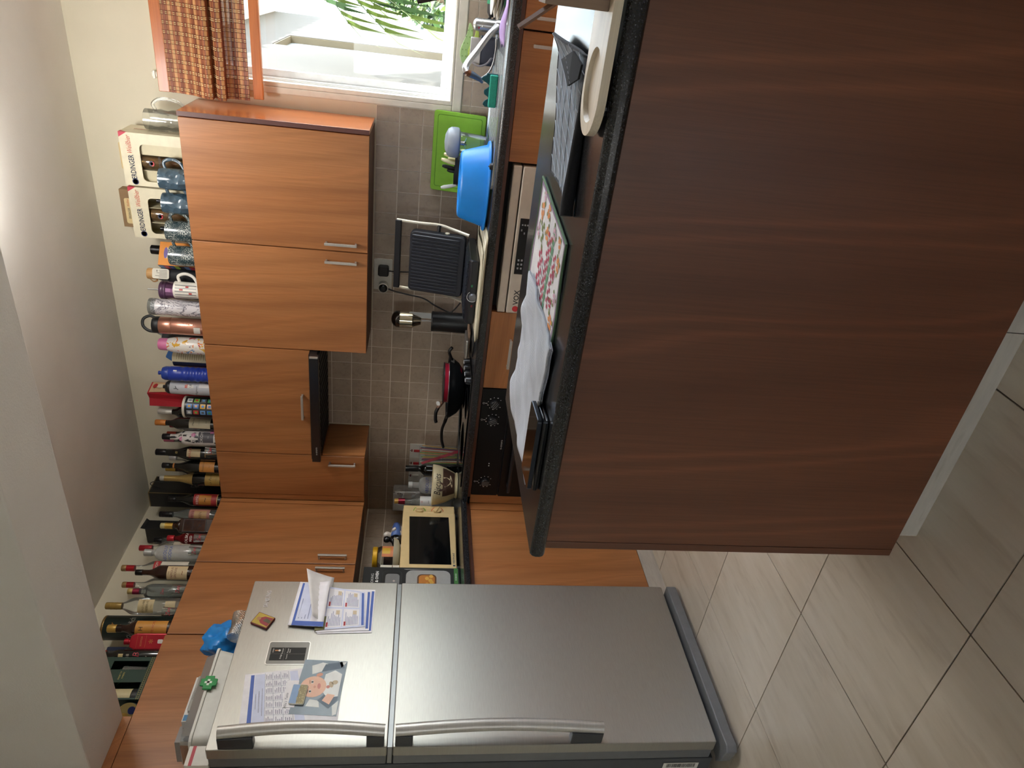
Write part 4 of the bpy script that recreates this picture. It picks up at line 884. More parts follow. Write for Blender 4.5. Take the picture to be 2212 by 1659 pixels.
rp = thing('saucepan', 'red rimmed pan nested inside the wok, with brown handle', 'pan', (1.025, -.24, HZ + .0175))
G().lathe([(0, .0), (.080, .0), (.090, .008), (.094, .035), (.0965, .082), (.0975, .084), (.093, .084), (.090, .036), (0, .006)], 40).out('pan_body', M('#a31b35', .35), rp, smooth=R(50))
G().lathe([(.0962, .0600), (.0985, .0610), (.0985, .0635), (.0965, .0645)], 40).out('steel_rim', STEEL, rp, smooth=True); G().lathe([(.0970, .082), (.0990, .083), (.0990, .0865), (.093, .0868)], 40).out('dark_rim', M('#1a1416', .4), rp, smooth=True)
G().tube(catmull([(-.090, -.02, .075), (-.115, -.03, .094), (-.128, -.035, .106)], 4), .011, 10, True, .7).out('handle_bracket', M('#6d4a36', .5), rp, smooth=True)
G().tube(catmull([(-.124, -.034, .102), (-.150, -.04, .112), (-.185, -.05, .112), (-.20, -.053, .108)], 5), .0115, 10, True, .75).out('handle', M('#101114', .45), rp, smooth=True)
G().lathe([(0, 0), (.012, 0), (.010, .004), (0, .005)], 16).out('button', M('#dfe0de', .4), rp, loc=(-.092, -.05, .104), rot=(R(60), 0, 0))

# switches beside the hob
for x, nm in ((.4405, 'rightmost'), (.3535, 'middle'), (.265, 'leftmost')):
    sw = thing('cooker_switch', nm + ' white switch plate with a red rocker on the corner tiles', 'switch', (x + .0, -.0045, 1.101), 0, 'red cooker switches')
    G().prism(rrect(-.043, .043, -.042, .042, .003), -.008, 0).out('face_plate', M('#cfcdc6', .35), sw, bev=.0015)
    G().prism(rrect(-.0075, .0075, -.014, .020, .002), -.013, -.008).out('rocker', M('#b22a2e', .35) if nm != 'leftmost' else M('#cfcdc6', .35), sw, bev=.001)
    G().box(-.008, .008, -.0088, -.008, .027, .034).out('neon', M('#6d1418', .3), sw)
    g = G()
    for zz in (-.034, .037): g.lathe([(0, 0), (.003, 0), (.002, .001), (0, .001)], 8)
    for i, v in enumerate(g.v): g.v[i] = (v[0], -v[2] - .008, v[1] + (-.034 if i < len(g.v) / 2 else .0385))
    g.out('screw', M('#55534f', .4, .6), sw)
# ------------------------------------------------------------------ bottle maker
GLS = {'clear': CLEAR('#fbfdfc', .85, .03, .05), 'frost': CLEAR('#f8fafa', .6, .12, .34, '#f2f4f4'), 'dark': M('#0e1110', .08, 0, .6, .3), 'brown': M('#2a1109', .08, 0, .6, .3), 'green': M('#10201a', .1, 0, .6, .3),
       'red': CLEAR('#a8202a', .8, .03, .25, '#9c1c26'), 'smoke': CLEAR('#cdd4d6', .9, .03, .10), 'grey': CLEAR('#e0e6e6', .9, .03, .06)}
def neck_curve(R0, zs, rn, zn, n=7):
    return [(rn + (R0 - rn) * (.5 + .5 * math.cos(math.pi * t / n)), zs + (zn - zs) * t / n) for t in range(n + 1)]
def bottle(label, x, y, H, R0, zs, zn, rn, gl='clear', cap=None, capH=.03, rc=None, labels=(), texts=(), z=None, off=0, name='bottle', cat='bottle', group=None, dome=False, foil=None, base=None, square=False, rings=0):
    """labels: (z0, z1, colour, half-angle deg[, centre deg]); texts: (string, size, z, colour[, shear, centre deg]); foil: (z0, colour) neck sleeve"""
    z = ZT + .0012 if z is None else z
    t = thing(name, label, cat, (x, y, z), facing(x, y, off), group); seg = 4 if square else 28
    k = 1.19 if square else 1
    pr = [(0, .004), (R0 * .80 * k, 0), (R0 * k * .97, .003), (R0 * k, .010), (R0 * k, zs)]
    if dome: pr += [(rn + (R0 - rn) * math.cos(math.pi / 2 * t_ / 7) ** .8, zs + (zn - zs) * math.sin(math.pi / 2 * t_ / 7)) for t_ in range(1, 8)]
    else: pr += neck_curve(R0, zs, rn, zn)[1:]
    if square: pr = pr[:5] + [(R0 * .9, zs + .008)] + [q for q in pr[6:]]
    pr += [(rn, H - capH), (rn * .9, H - capH + .002), (0, H - capH + .002)]
    g = G()
    if square:
        g.prism(rrect(-R0, R0, -R0 * .95, R0 * .95, R0 * .25), 0, zs, 'z'); b = g.out('bottle_body', GLS[gl], t, bev=.002)
        G().lathe([(R0 * .8, zs)] + [q for q in pr[5:]], 24).out('neck', GLS[gl], t, smooth=R(60))
    else: b = g.lathe(pr, seg).out('bottle_body', GLS[gl], t, smooth=R(60))
    if cap:
        rc = rc or rn * 1.15; g = G(); g.lathe([(rc * .98, H - capH), (rc, H - capH + .001), (rc, H - .002), (rc * .9, H), (0, H)], 24)
        for q in range(rings): zq = H - capH + (q + 1) * capH / (rings + 1); g.lathe([(rc, zq - .001), (rc * 1.06, zq), (rc, zq + .001)], 24)
        g.out('cap', M(cap, .35, .25), t, smooth=R(40))
    if foil:
        zf, cf = foil; g = G(); zz = [zf + (H - capH - zf) * q / 6 for q in range(7)]
        def rad(zv):
            for (ra, za), (rb, zb) in zip(pr, pr[1:]):
                if za <= zv <= zb and zb > za: return ra + (rb - ra) * (zv - za) / (zb - za)
            return rn
        g.lathe([(rad(v) + .0008, v) for v in zz], 24); g.out('foil', M(cf, .3, .5), t, smooth=R(40))
    for L in labels:
        z0, z1, c, ha = L[:4]; ce = L[4] if len(L) > 4 else 0
        if square: G().box(-R0 * ha / 50, R0 * ha / 50, -R0 * .95 - .0008, -R0 * .95, z0, z1).out('label', M(c, .5), t)
        else:
            rr0 = R0 if z0 < zs else rn
            G().lathe([(rr0 + .0007, z0), (rr0 + .0007, z1)], 20, a0=R(-90 - ha + ce), a1=R(-90 + ha + ce)).out('label', M(c, .5, .1 if c in ('#a98a45',) else 0), t, smooth=True)
    for T in texts:
        s_, sz, zz, c = T[:4]; sh_ = T[4] if len(T) > 4 else 0; ce = T[5] if len(T) > 5 else 0
        if square: letters(s_, sz, M(c, .5), t, (0, -R0 * .95 - .0012, zz), shear=sh_)
        else: letters(s_, sz, M(c, .5), t, (0, 0, zz), (0, 0, R(ce)), curve=(R0 if zz < zs + .01 else (R0 + rn) / 2 + .004) + .0013, shear=sh_)
    return t
def shot(label, x, y, z=None, cx=0, r=.0215, h=.058, group='shot glasses with red writing'):
    z = ZT + .0012 if z is None else z
    t = thing('shot_glass', label, 'shot glass', (x, y, z), facing(x, y), group)
    G().lathe([(0, .006), (r * .72, .006), (r * .97, h), (r, h), (r * .78, 0), (0, 0)], 20).out('glass', CLEAR('#f0f3f2', .9, .02, .05), t, smooth=R(50))
    letters('Zen', .024, M('#b3243a', .5), t, (0, 0, h * .55), curve=r * .95, shear=.3); return t
def mug(label, x, y, r, h, m, z=None, hdir=0, group=None, taper=1.0, handle_m=None, bulge=0, name='mug', cat='mug', hh=.62):
    z = ZT + .0012 if z is None else z
    t = thing(name, label, cat, (x, y, z), 0, group)
    g = G(); n = 8; outer = [(r * (taper + (1 - taper) * (k / n)) * (1 + bulge * math.sin(math.pi * k / n)), h * k / n) for k in range(n + 1)]
    outer[0] = (outer[0][0] * .93, 0); outer.insert(1, (outer[1][0] * .985, .004))
    g.lathe([(0, .002)] + outer + [(outer[-1][0] - .002, h + .001), (outer[-1][0] - .0042, h - .002), (outer[2][0] - .005, .008), (0, .008)], 32); b = g.out('cup', m, t, smooth=R(55))
    a = R(hdir); rr = r * .97; pts = catmull([(rr * .98, h * .84), (rr + h * .24, h * .86), (rr + h * .36, h * .60), (rr + h * .26, h * .30), (rr * .95, h * .14)] and [(p[0], 0, p[1]) for p in [(rr * .96, h * .82), (rr + h * .22, h * .86), (rr + h * .34, h * .60), (rr + h * .24, h * .30), (rr * .94, h * .13)]], 6)
    g = G(); g.tube(pts, .0052, 8, True, 1.3); g.out('handle', handle_m or m, t, smooth=True, rot=(0, 0, a)); return t

# ------------------------------------------------------------------ corner of the worktop
bj2 = thing('biscuit_jar', 'cream and brown lidless jar lettered Biscuits with painted cups', 'jar', (.468, -.34, ZW + .001), facing(.468, -.34))
JC = M('#cbbf9c', .35)
pr = [(0, 0), (.062, 0), (.066, .004), (.066, .010), (.062, .012), (.066, .018), (.088, .060), (.101, .100), (.105, .128), (.104, .130)]
G().lathe(pr + [(.099, .128), (.094, .098), (.06, .02), (0, .016)], 40).out('jar_body', JC, bj2, smooth=R(40))
G().lathe([(.0665, .0185), (.0885, .060), (.0945, .080)], 28, a0=R(-128), a1=R(-25)).out('brown_band', M('#4b342a', .4), bj2, smooth=True)
def cupshape(g, cx, cz, s, ang):
    for (a, b) in ():
        pass
    pts = [(-.5, .42), (.5, .42), (.40, .05), (.22, -.22), (-.22, -.22), (-.40, .05)]
    g.prism([(cx + s * (p[0] * math.cos(ang) - p[1] * math.sin(ang)), cz + s * (p[0] * math.sin(ang) + p[1] * math.cos(ang))) for p in pts], -.0004, 0)
    g.prism([(cx + s * (math.cos(a) * .62 * math.cos(ang) - (math.sin(a) * .10 - .28) * math.sin(ang)), cz + s * (math.cos(a) * .62 * math.sin(ang) + (math.sin(a) * .10 - .28) * math.cos(ang))) for a in [R(20 * k) for k in range(18)]], -.0003, 0)
def wrapc(g, prof_):                                       # bend flat decoration on the jar wall
    def rad(zv):
        for (ra, za), (rb, zb) in zip(prof_, prof_[1:]):
            if za <= zv <= zb and zb > za: return ra + (rb - ra) * (zv - za) / (zb - za)
        return prof_[-1][0]
    for i, (x, y, z) in enumerate(g.v): r = rad(z) + .0012 - y; g.v[i] = (r * math.sin(x / r), -r * math.cos(x / r), z)
g = G(); cupshape(g, .018, .052, .052, .15); wrapc(g, pr); g.out('painted_cup', M('#d8cba8', .4), bj2)
g = G(); cupshape(g, -.012, .074, .048, -.1); wrapc(g, pr); g.out('painted_cup', M('#5b443a', .4), bj2)
letters('Biscuits', .046, M('#2e2420', .5), bj2, (0, 0, .105), curve=.1045, shear=.35, sx=.8)
wb = bottle('dark wine bottle with a black gold-banded capsule behind the drinking straws', .398, -.12, .272, .037, .16, .20, .0145, 'dark', '#141414', .07, .0165, z=ZW + .001, labels=((.05, .12, '#2a2522', 70),))
bottle('clear vodka bottle with silver cap behind the biscuit jar', .325, -.17, .252, .047, .155, .195, .0165, 'frost', '#c9cccc', .022, .0175, z=ZW + .001, dome=True, texts=(('ABSOLUT', .024, .150, '#2c3f92'), ('VODKA', .024, .122, '#2c3f92')))
bottle('clear bottle with gold knob and red neck foil beside the microwave', .262, -.235, .322, .034, .19, .245, .016, 'clear', '#c9a052', .022, .014, z=ZW + .001, foil=(.265, '#8c2036'), labels=((.12, .185, '#d8d6d2', 60),), texts=(('LS', .012, .175, '#c02c30'), ('ıııııı', .012, .14, '#55555a')))
cx_ = thing('clear_canister', 'tall rectangular clear plastic canister behind the vodka bottles', 'canister', (.165, -.09, ZW + .001), R(12))
g = G(); o = rrect(-.062, .062, -.048, .048, .012); i = rrect(-.060, .060, -.046, .046, .011); n = len(o)
g.add([(a, b, 0) for a, b in o] + [(a, b, .333) for a, b in o] + [(a, b, .333) for a, b in i] + [(a, b, .003) for a, b in i], [(r * n + k, r * n + (k + 1) % n, (r + 1) * n + (k + 1) % n, (r + 1) * n + k) for r in range(3) for k in range(n)] + [tuple(reversed(range(n)))])
g.out('canister_wall', CLEAR('#fafbfb', .7, .06, .26, '#f2f4f4'), cx_, smooth=R(40)); G().box(-.055, .055, -.044, .044, .004, .115).out('contents', M('#b7b8ba', .7), cx_, bev=.01)
sw_ = thing('straw_packet', 'clear bag of bright striped drinking straws standing by the biscuit jar', 'straws', (.535, -.180, ZW + .001), facing(.535, -.18))
SC_ = ['#7ba23a', '#d8763a', '#e4ded0', '#b82240', '#3d2a52', '#cf9a3a', '#6f9a38', '#e2a05a']
rnd = random.Random(2)
for k in range(14):
    x0, x1 = -.040 + .0062 * k + rnd.uniform(-.002, .002), -.046 + .0071 * k + rnd.uniform(-.006, .006)
    G().tube([(x0, rnd.uniform(-.009, .009), .004), (x1, rnd.uniform(-.009, .009), .195 + rnd.uniform(-.012, .006))], .0028, 6).out('straw', M(SC_[k % 8], .5), sw_, smooth=True)
G().prism([(.018, .0), (.034, .0), (-.038, .196), (-.048, .185)], -.0125, -.0115).out('red_band', M('#c2203c', .5), sw_)
G().prism(rrect(-.052, .052, 0, .205, .006), -.0150, .0140).out('bag', CLEAR('#eef0f0', .5, .15, .04), sw_, bev=.006)

# microwave
mw = thing('microwave', 'cream microwave oven with dark door and two dials on the corner worktop', 'microwave', (.0, 0, ZW))
MC = M('#dcc391', .4, 0, .4, 0, .03); mx = .400
G().box(.045, mx - .016, -.852, -.424, .0105, .272).out('housing', MC, mw, bev=.006)
d = G().box(mx - .016, mx + .001, -.857, -.4785, .0105, .272).out('door', MC, mw, bev=.006, seg=3)
G().box(mx - .015, mx - .004, -.4765, -.421, .014, .270).out('control_panel', MC, mw, bev=.004)
G().prism([(-.836, .036), (-.513, .044), (-.513, .239), (-.836, .229)], mx + .0005, mx + .0022, 'x').out('door_window', M('#0c0e10', .10, 0, .6, .3), d)
for zc_, cr_, rot in ((.190, '#79b03a', 0), (.100, '#d3501f', 1.2)):
    k = G().lathe([(0, 0), (.021, 0), (.019, .012), (0, .013)], 24).out('dial', MC, mw, smooth=R(40), loc=(mx - .0038, -.462, zc_), rot=(0, R(90), 0))
    G().box(-.018, .018, -.004, .004, .012, .018).out('dial_grip', MC, k, rot=(0, 0, rot), bev=.002)
    g = G(); g.lathe([(.027, 0), (.0305, .0003)], 28, a0=R(-5), a1=R(185)); g.out('dial_ring', M(cr_, .5), mw, loc=(mx - .0037, -.462, zc_), rot=(0, R(90), 0), label=('green' if rot == 0 else 'orange') + ' dial ring')
letters('WESTPOINT', .0125, M('#2c3550', .5), d, (mx + .0016, -.795, .023), (0, 0, R(90)), bold=.0003)
G().box(mx + .0011, mx + .0018, -.846, -.838, .018, .028).out('logo_mark', M('#2c3550', .5), d)
g = G()
for x in (.08, .36):
    for y in (-.82, -.46): g.cyl(.014, .0005, .011, (x, y), 14)
g.out('foot', BLACK, mw)
zm = ZW + .2732
bo = thing('bowl', 'pale bowl on top of the microwave under the yellow-lidded jar', 'bowl', (.235, -.63, zm))
G().lathe([(0, .001), (.05, 0), (.085, .012), (.098, .030), (.101, .034), (.097, .033), (.05, .006), (0, .005)], 32).out('bowl_body', M('#c9ccc0', .35), bo, smooth=R(60))
jr = thing('jar', 'large glass jar of dark preserve with a yellow lid, on the microwave', 'jar', (.235, -.632, zm + .0068), facing(.235, -.632))
G().lathe([(0, .0), (.050, 0), (.056, .006), (.056, .088), (.050, .100), (.046, .104), (.046, .112)], 28).out('glass', CLEAR('#f0f2ee', .8, .03, .02), jr, smooth=R(50))
G().lathe([(0, .002), (.050, .002), (.054, .008), (.054, .072), (0, .072)], 28).out('preserve', M('#3a1218', .3), jr, smooth=R(50))
G().lathe([(.050, .103), (.052, .105), (.052, .124), (.049, .127), (0, .127)], 32).out('lid', M('#d6a823', .4, .2), jr, smooth=R(40))
G().lathe([(.0567, .020), (.0567, .082)], 16, a0=R(-85), a1=R(-10)).out('label', M('#d88a5e', .5), jr, smooth=True); G().lathe([(.0571, .042), (.0571, .080)], 12, a0=R(-70), a1=R(-35)).out('label_picture', M('#d9b23c', .5), jr, smooth=True)
letters('Kikkoman', .010, M('#7c4a36', .5), jr, (0, 0, .030), (0, 0, R(30)), curve=.0576) if False else None
for nm, lb_, c, y, dx in (('salt_shaker', 'white hugging figure salt shaker behind the jar on the microwave', '#d6d0c8', -.474, 0), ('pepper_shaker', 'black hugging figure pepper shaker beside the white one', '#121214', -.513, .004)):
    f = thing(nm, lb_, 'shaker', (.24 + dx, y, zm), facing(.24, y), 'hugging salt and pepper shakers'); m = M(c, .25, 0, .5, .3)
    G().lathe([(0, 0), (.022, 0), (.026, .012), (.024, .034), (.016, .050), (.011, .057), (.013, .060), (.0175, .070), (.0165, .080), (.009, .088), (0, .089)], 24).out('body', m, f, smooth=True)
    s_ = -1 if y > -.49 else 1
    G().tube(catmull([(.016, -.006, .046), (s_ * -.016 + .01, -.022, .042), (s_ * -.034, -.020, .032)], 5), .0075, 10).out('arm', m, f, smooth=True)
bc = thing('cup', 'blue plastic cup lying on the microwave top', 'cup', (.25, -.455, zm + .0275))
g = G(); g.tube([(0, .045, 0), (0, .02, 0), (0, -.055, 0)], [.018, .022, .027], 18, False); g.out('cup_wall', M('#4f6fb5', .35), bc, smooth=True, solid=.0015); G().tube([(0, .0452, 0), (0, .043, 0)], .018, 18).out('cup_base', M('#23618a', .35), bc)
wbx = thing('carton', 'small white carton at the front left of the microwave top', 'box', (.36, -.842, zm), R(90))
G().box(-.009, .009, -.03, .03, 0, .086).out('carton_body', M('#dcd7cc', .6), wbx, bev=.002); G().box(-.006, .006, -.0306, -.0301, .03, .033).out('print', M('#6b3030', .6), wbx)
bcl = thing('cloth_bundle', 'crumpled turquoise bag behind the jar on the microwave', 'bag', (.15, -.755, zm))
def blob(u, v, r=.045):
    a = 6.2832 * u; b = math.pi * (v - .5); k = 1 + .18 * math.sin(a * 3 + v * 5) + .1 * math.sin(a * 7 + v * 11); return (r * k * math.cos(b) * math.cos(a), r * k * math.cos(b) * math.sin(a), .045 + r * .95 * math.sin(b))
G().grid(blob, 24, 12).out('bag_body', M('#3d8fae', .45), bcl, smooth=True)
rb = thing('appliance_box', 'tall black cooker carton with a printed oven and green base stripe', 'box', (.21, -1.015, ZW + .001))
G().box(-.20, .2095, -.145, .139, 0, .428).out('carton_body', M('#15191a', .5), rb, bev=.002)
g = G(); g.box(.2096, .2101, -.144, .138, .008, .026); g.out('green_stripe', M('#3f7a3a', .5), rb)
letters('DCBAND', .010, M('#dfe6da', .5), rb, (.2104, .085, .017), (0, 0, R(90)))
letters('COOKING', .017, M('#d5d8d6', .5), rb, (.2104, .058, .386), (0, 0, R(90)), align='CENTER'); letters('R & OVEN', .018, M('#f0f2f0', .5), rb, (.2104, .072, .366), (0, 0, R(90)), bold=.0005)
g = G(); g.prism(rrect(.00, .122, .042, .240, .03), .2096, .2104, 'x'); g.out('printed_cooker', M('#9fa09f', .45), rb)
g = G(); g.prism(rrect(.00, .098, .105, .19, .02)[:], .2105, .2108, 'x'); g.mi = 1; g.prism(rrect(.01, .092, .112, .183, .016), .2109, .2112, 'x'); g.mi = 2
for k in range(6): g.prism(ell(.025 + k * .012, .135 + .012 * math.sin(k * 2), .010, .009), .2113, .2115, 'x')
g.out('printed_window', [M('#5a3a20', .4), M('#b9762c', .5), M('#d9a94a', .5)], rb)
g = G(); g.prism(rrect(.0, .118, .256, .345, .02), .2096, .2101, 'x'); g.mi = 1; g.prism(rrect(.0, .098, .268, .330, .015), .2102, .2105, 'x'); g.mi = 2
for k in range(3): g.prism(ell(.02 + k * .018, .292, .005, .005), .2106, .2108, 'x')
g.out('printed_panel', [M('#2b2d2e', .3), M('#77787a', .4), M('#b6a9a4', .4)], rb)
g = G(); g.prism([(.126, .240), (.130, .12), (.128, .25)], .2096, .21, 'x'); g.out('printed_edge', M('#c9cacb', .4), rb)

# ------------------------------------------------------------------ things on the refrigerator
ZF = 1.7055
kb_ = thing('storage_box', 'white plastic first-aid storage box with clear lid on the refrigerator', 'box', (.45, -1.600, ZF + .0005), R(90))
WB = M('#d9d9d4', .4)
g = G(); n = 0
def taper(x0, x1, y0, y1, z0, z1, k, r, g):
    a = rrect(x0 + k, x1 - k, y0 + k, y1 - k, r); b = rrect(x0, x1, y0, y1, r); n = len(a)
    g.add([(p[0], p[1], z0) for p in a] + [(p[0], p[1], z1) for p in b], [tuple(reversed(range(n))), tuple(range(n, 2 * n))] + [(k_, (k_ + 1) % n, n + (k_ + 1) % n, n + k_) for k_ in range(n)])
taper(-.180, .184, -.10, .14, 0, .076, .012, .025, g); g.out('tub', WB, kb_, smooth=R(40))
g = G(); taper(-.186, .190, -.106, .146, .0765, .086, .0, .027, g); g.out('rim', WB, kb_, bev=.002)
g = G(); taper(-.176, .180, -.096, .136, .152, .087, -.0, .03, g)
for i, v in enumerate(g.v):
    if v[2] > .1: g.v[i] = (v[0] * .955, -.096 + (v[1] + .096) * .93 + .012, .118)
g.out('lid', CLEAR('#dfe3e6', .6, .12, .38, '#b9bdc2'), kb_, smooth=R(40))
lt = G(); lt.prism([(-.012, .050), (.014, .050), (.016, .062), (.026, .062), (.026, .092), (.016, .092), (.014, .104), (-.012, .104), (-.014, .092), (-.026, .092), (-.026, .062), (-.014, .062)], -.113, -.1065)
lt = lt.out('green_clip', M('#158a44', .4), kb_, bev=.0015, loc=(.030, 0, 0), label='green clip with white cross'); g = G(); g.box(-.004, .004, -.1136, -.1131, .066, .090); g.box(-.012, .012, -.1136, -.1131, .074, .082); g.out('white_cross', M('#dbe8dd', .5), lt)
pk = thing('medicine_box', 'flat white medicine carton lying on the clear lid of the storage box', 'box', (.44, -1.585, ZF + .120), R(92))
G().box(-.095, .080, -.062, .050, 0, .022).out('carton_body', M('#dcdcda', .6), pk, bev=.0012); g = G(); g.box(-.092, -.070, -.0626, -.0621, .003, .019); g.mi = 1; g.box(-.05, .02, -.0626, -.0621, .013, .016); g.out('print', [M('#3f7fae', .5), M('#55565a', .5)], pk)
letters('Advil', .010, M('#33343a', .5), pk, (-.055, -.0629, .008))
pk2 = thing('leaflet_stack', 'grey folded cartons hanging over the left end of the storage box lid', 'boxes', (.43, -1.708, ZF + .120), R(95))
G().box(-.035, .030, -.05, .055, .0005, .012).out('lower_carton', M('#b9b7b6', .6), pk2, bev=.001); G().box(-.030, .032, -.045, .05, .0125, .030).out('upper_carton', M('#8d8a89', .6), pk2, bev=.001)
hl = tag(G().prism(rrect(-.060, .075, 0, .012, .003), -.010, .006).out('label_strip', M('#a5a49e', .5), None, loc=(.505, -1.585, ZF + .1195), rot=(0, 0, R(91))), 'grey strip of paper with handwriting along the box lid edge', 'paper slip')
letters('PANADOL', .010, M('#6f6d68', .6), hl, (.005, -.0106, .006), shear=.2)
bg_ = thing('plastic_bag', 'bright blue crumpled plastic bag beside the storage box on the refrigerator', 'bag', (.47, -1.325, ZF))
def crump(u, v):
    a = 6.2832 * u; b = v; r = .070 * (math.sin(math.pi * (.12 + .80 * b)) ** .6) * (1 + .16 * math.sin(a * 3 + b * 6) + .12 * math.sin(a * 5 - b * 9) + .05 * math.sin(a * 11 + b * 17)); return (r * math.cos(a) * .9, r * math.sin(a) * 1.05, .002 + .165 * b + .006 * math.sin(a * 4 + b * 8))
G().grid(crump, 40, 22).out('bag_body', M('#1d84d6', .3, 0, .5, .3), bg_, smooth=R(35))
bw_ = thing('bubble_wrap', 'sheet of bubble wrap rolled up in front of the blue bag', 'bubble wrap', (.580, -1.345, ZF))
def bub(u, v):
    a = 6.2832 * u; k = 1 + .06 * math.sin(u * 120) * math.sin(v * 70) + .12 * math.sin(a * 2 + v * 5); return (.026 * k * math.cos(a), -.055 + .11 * v, .030 + .028 * k * math.sin(a))
G().grid(bub, 90, 40).out('wrap', CLEAR('#f0f0ee', .9, .08, .35, '#e3e0d8'), bw_, smooth=True)
tb = thing('paper_towel', 'white paper bundle behind the blue bag on the refrigerator', 'paper', (.375, -1.370, ZF)); G().grid(lambda u, v: blob(u, v, .034), 24, 12).out('bundle', M('#dad6cd', .8), tb, smooth=True, loc=(0, 0, .010))
pb = thing('pill_bottle', 'white bottle standing at the near end of the refrigerator top', 'bottle', (.455, -1.7705 - .045, ZF + .0005)); G().lathe([(0, 0), (.026, 0), (.027, .055), (.024, .062), (.024, .066), (.027, .067), (.027, .086), (0, .088)], 24).out('bottle_body', WHITEP, pb, smooth=R(40))
pbx = thing('carton', 'white and red carton at the near end of the refrigerator top', 'box', (.535, -1.832, ZF + .0005), R(90)); G().box(-.034, .030, -.03, .03, 0, .072).out('carton_body', M('#d8d5cf', .6), pbx, bev=.001); G().box(-.034, .030, -.0306, -.0301, .050, .060).out('red_band', M('#b03040', .5), pbx)
# ------------------------------------------------------------------ along the top of the wall cabinets, from the window to the corner
TOP = ZT + .0012
GB = 'beer gift boxes'
CREAM, CREAM2 = M('#ddd6bc', .5), M('#cfc6a6', .5)
cm = thing('beer_mug', 'clear dimpled glass beer mug at the window end of the wall cabinet', 'mug', (2.102, -.105, TOP), 0)
CG = CLEAR('#fcfdfc', .8, .03, .03)
g = G(); pr = []
for k in range(13):
    z = .175 * k / 12; pr.append((.040 + .003 * (math.sin(z * 120) if z < .12 else 0) + (.002 if k < 2 else 0), z))
g.lathe([(0, .012)] + pr + [(.0385, .175), (.036, .02), (0, .016)], 28); g.out('cup', CG, cm, smooth=R(60))
G().tube(catmull([(.038, 0, .135), (.062, 0, .142), (.082, 0, .110), (.078, 0, .055), (.060, 0, .025), (.038, 0, .022)], 6), .0065, 10).out('handle', CG, cm, smooth=True)
def erd(x0, x1, y0, y1, h, label, tabx, bright=True):
    t = thing('beer_gift_box', label, 'box', ((x0 + x1) / 2, y0, TOP), 0, GB); w2 = (x1 - x0) / 2; d = y1 - y0; k = .004
    wx0, wx1, wz0, wz1 = -w2 + .020, w2 - .042, .012, h - .072
    # carton with a real window: front panel round the opening, sides, back, top
    g = G(); o = [(-w2, 0), (w2, 0), (w2, h), (-w2, h)]; i = rrect(wx0, wx1, wz0, wz1, .018, 4); n = len(i)
    fr_ = [(-w2, h), (-w2, 0), (w2, 0), (w2, h)]
    # fan between the rounded opening and the rectangle: four corner groups
    ov = [(w2, 0), (w2, h), (-w2, h), (-w2, 0)]; v = [(a, 0, b) for a, b in i] + [(a, 0, b) for a, b in ov]; f = []
    for c in range(4):
        for q in range(4): f.append((c * 5 + q, c * 5 + q + 1, n + c))
        f.append((c * 5 + 4, (c * 5 + 5) % n, n + (c + 1) % 4, n + c))
    g.add(v, f); g.add([(a, 0, b) for a, b in i] + [(a, k, b) for a, b in i], [(q, (q + 1) % n, n + (q + 1) % n, n + q) for q in range(n)])
    g.box(-w2, -w2 + .002, .0003, d, 0, h); g.box(w2 - .002, w2, .0003, d, 0, h); g.box(-w2 + .002, w2 - .002, d - .002, d, 0, h); g.box(-w2 + .002, w2 - .002, .0003, d - .002, h - .002, h); g.box(-w2 + .002, w2 - .002, .0003, d - .002, 0, .002)
    g.out('carton', CREAM, t)
    g = G(); m0, m1 = (wx0 + wx1) / 2 - .031, (wx0 + wx1) / 2 + .031; g.box(m0 - .002, m0, .012, d - .003, .003, h - .004); g.box(m1, m1 + .002, .012, d - .003, .003, h - .004); g.box(m0, m1, .060, .062, .003, h - .004)
    if bright: g.box(m1 + .0021, w2 - .0025, .013, .015, .003, h - .004); g.box(-w2 + .0025, m0 - .0021, .026, .028, .003, h - .004)
    g.out('inner_card', CREAM2, t)
    if not bright:
        for xq in (m0 - .034, m1 + .026):
            nb = G().lathe([(0, .003), (.018, .003), (.019, .01), (.019, .10), (.009, .14), (.009, .17), (0, .17)], 18, (xq, .040, 0)).out('small_bottle', M('#14161f', .2), t, smooth=R(50)); G().lathe([(.0194, .09), (.0194, .105)], 10, (xq, .040, 0), a0=R(-150), a1=R(-30)).out('bottle_label', CREAM, nb)
    gl_ = G().lathe([(0, .004), (.022, .006), (.021, .05), (.026, .12), (.031, .165), (.029, .19), (.028, .19), (.020, .05), (0, .012)], 24, ((wx0 + wx1) / 2, .034, 0)).out('beer_glass', CLEAR('#dfc9a4', .9, .03, .18, '#a58a62'), t, smooth=True)
    letters('ERDINGER', .013, M('#20242c', .5), t, ((wx0 + wx1) / 2, -.0305 + .034, .120)); g = G()
    for (r0, r1, m) in ((.011, .006, 0), (.0058, .0, 1)):
        g.mi = m; g.lathe([(r1, 0), (r0, .0002)], 20)
    g.mi = 2; g.lathe([(.006, .0003), (.0105, .0004)], 10, a0=R(180), a1=R(330))
    for q, v_ in enumerate(g.v): g.v[q] = (v_[0], -v_[2], v_[1])
    g.out('glass_emblem', [M('#3a3f52', .5), M('#d9d2c0', .5), M('#b8383a', .5)], t, loc=((wx0 + wx1) / 2, -.0312 + .034, .152))
    letters('ERDINGER', .0285, M('#1d2740', .5), t, (-.030, -.0012, h - .038), (0, R(-1.5), 0), sx=.72, bold=.0004)
    letters('Weißbier', .0275, M('#c04a36', .5), t, (w2 - .048, -.0012, h - .034), (0, R(-1.5), 0), shear=.35, sx=.68)
    g = G()
    for (r0, r1, m) in ((.0125, .0098, 0), (.0096, .0062, 1), (.0060, 0, 2)): g.mi = m; g.lathe([(r1, 0), (r0, .0002)], 24)
    for q, v_ in enumerate(g.v): g.v[q] = (v_[0], -v_[2], v_[1])
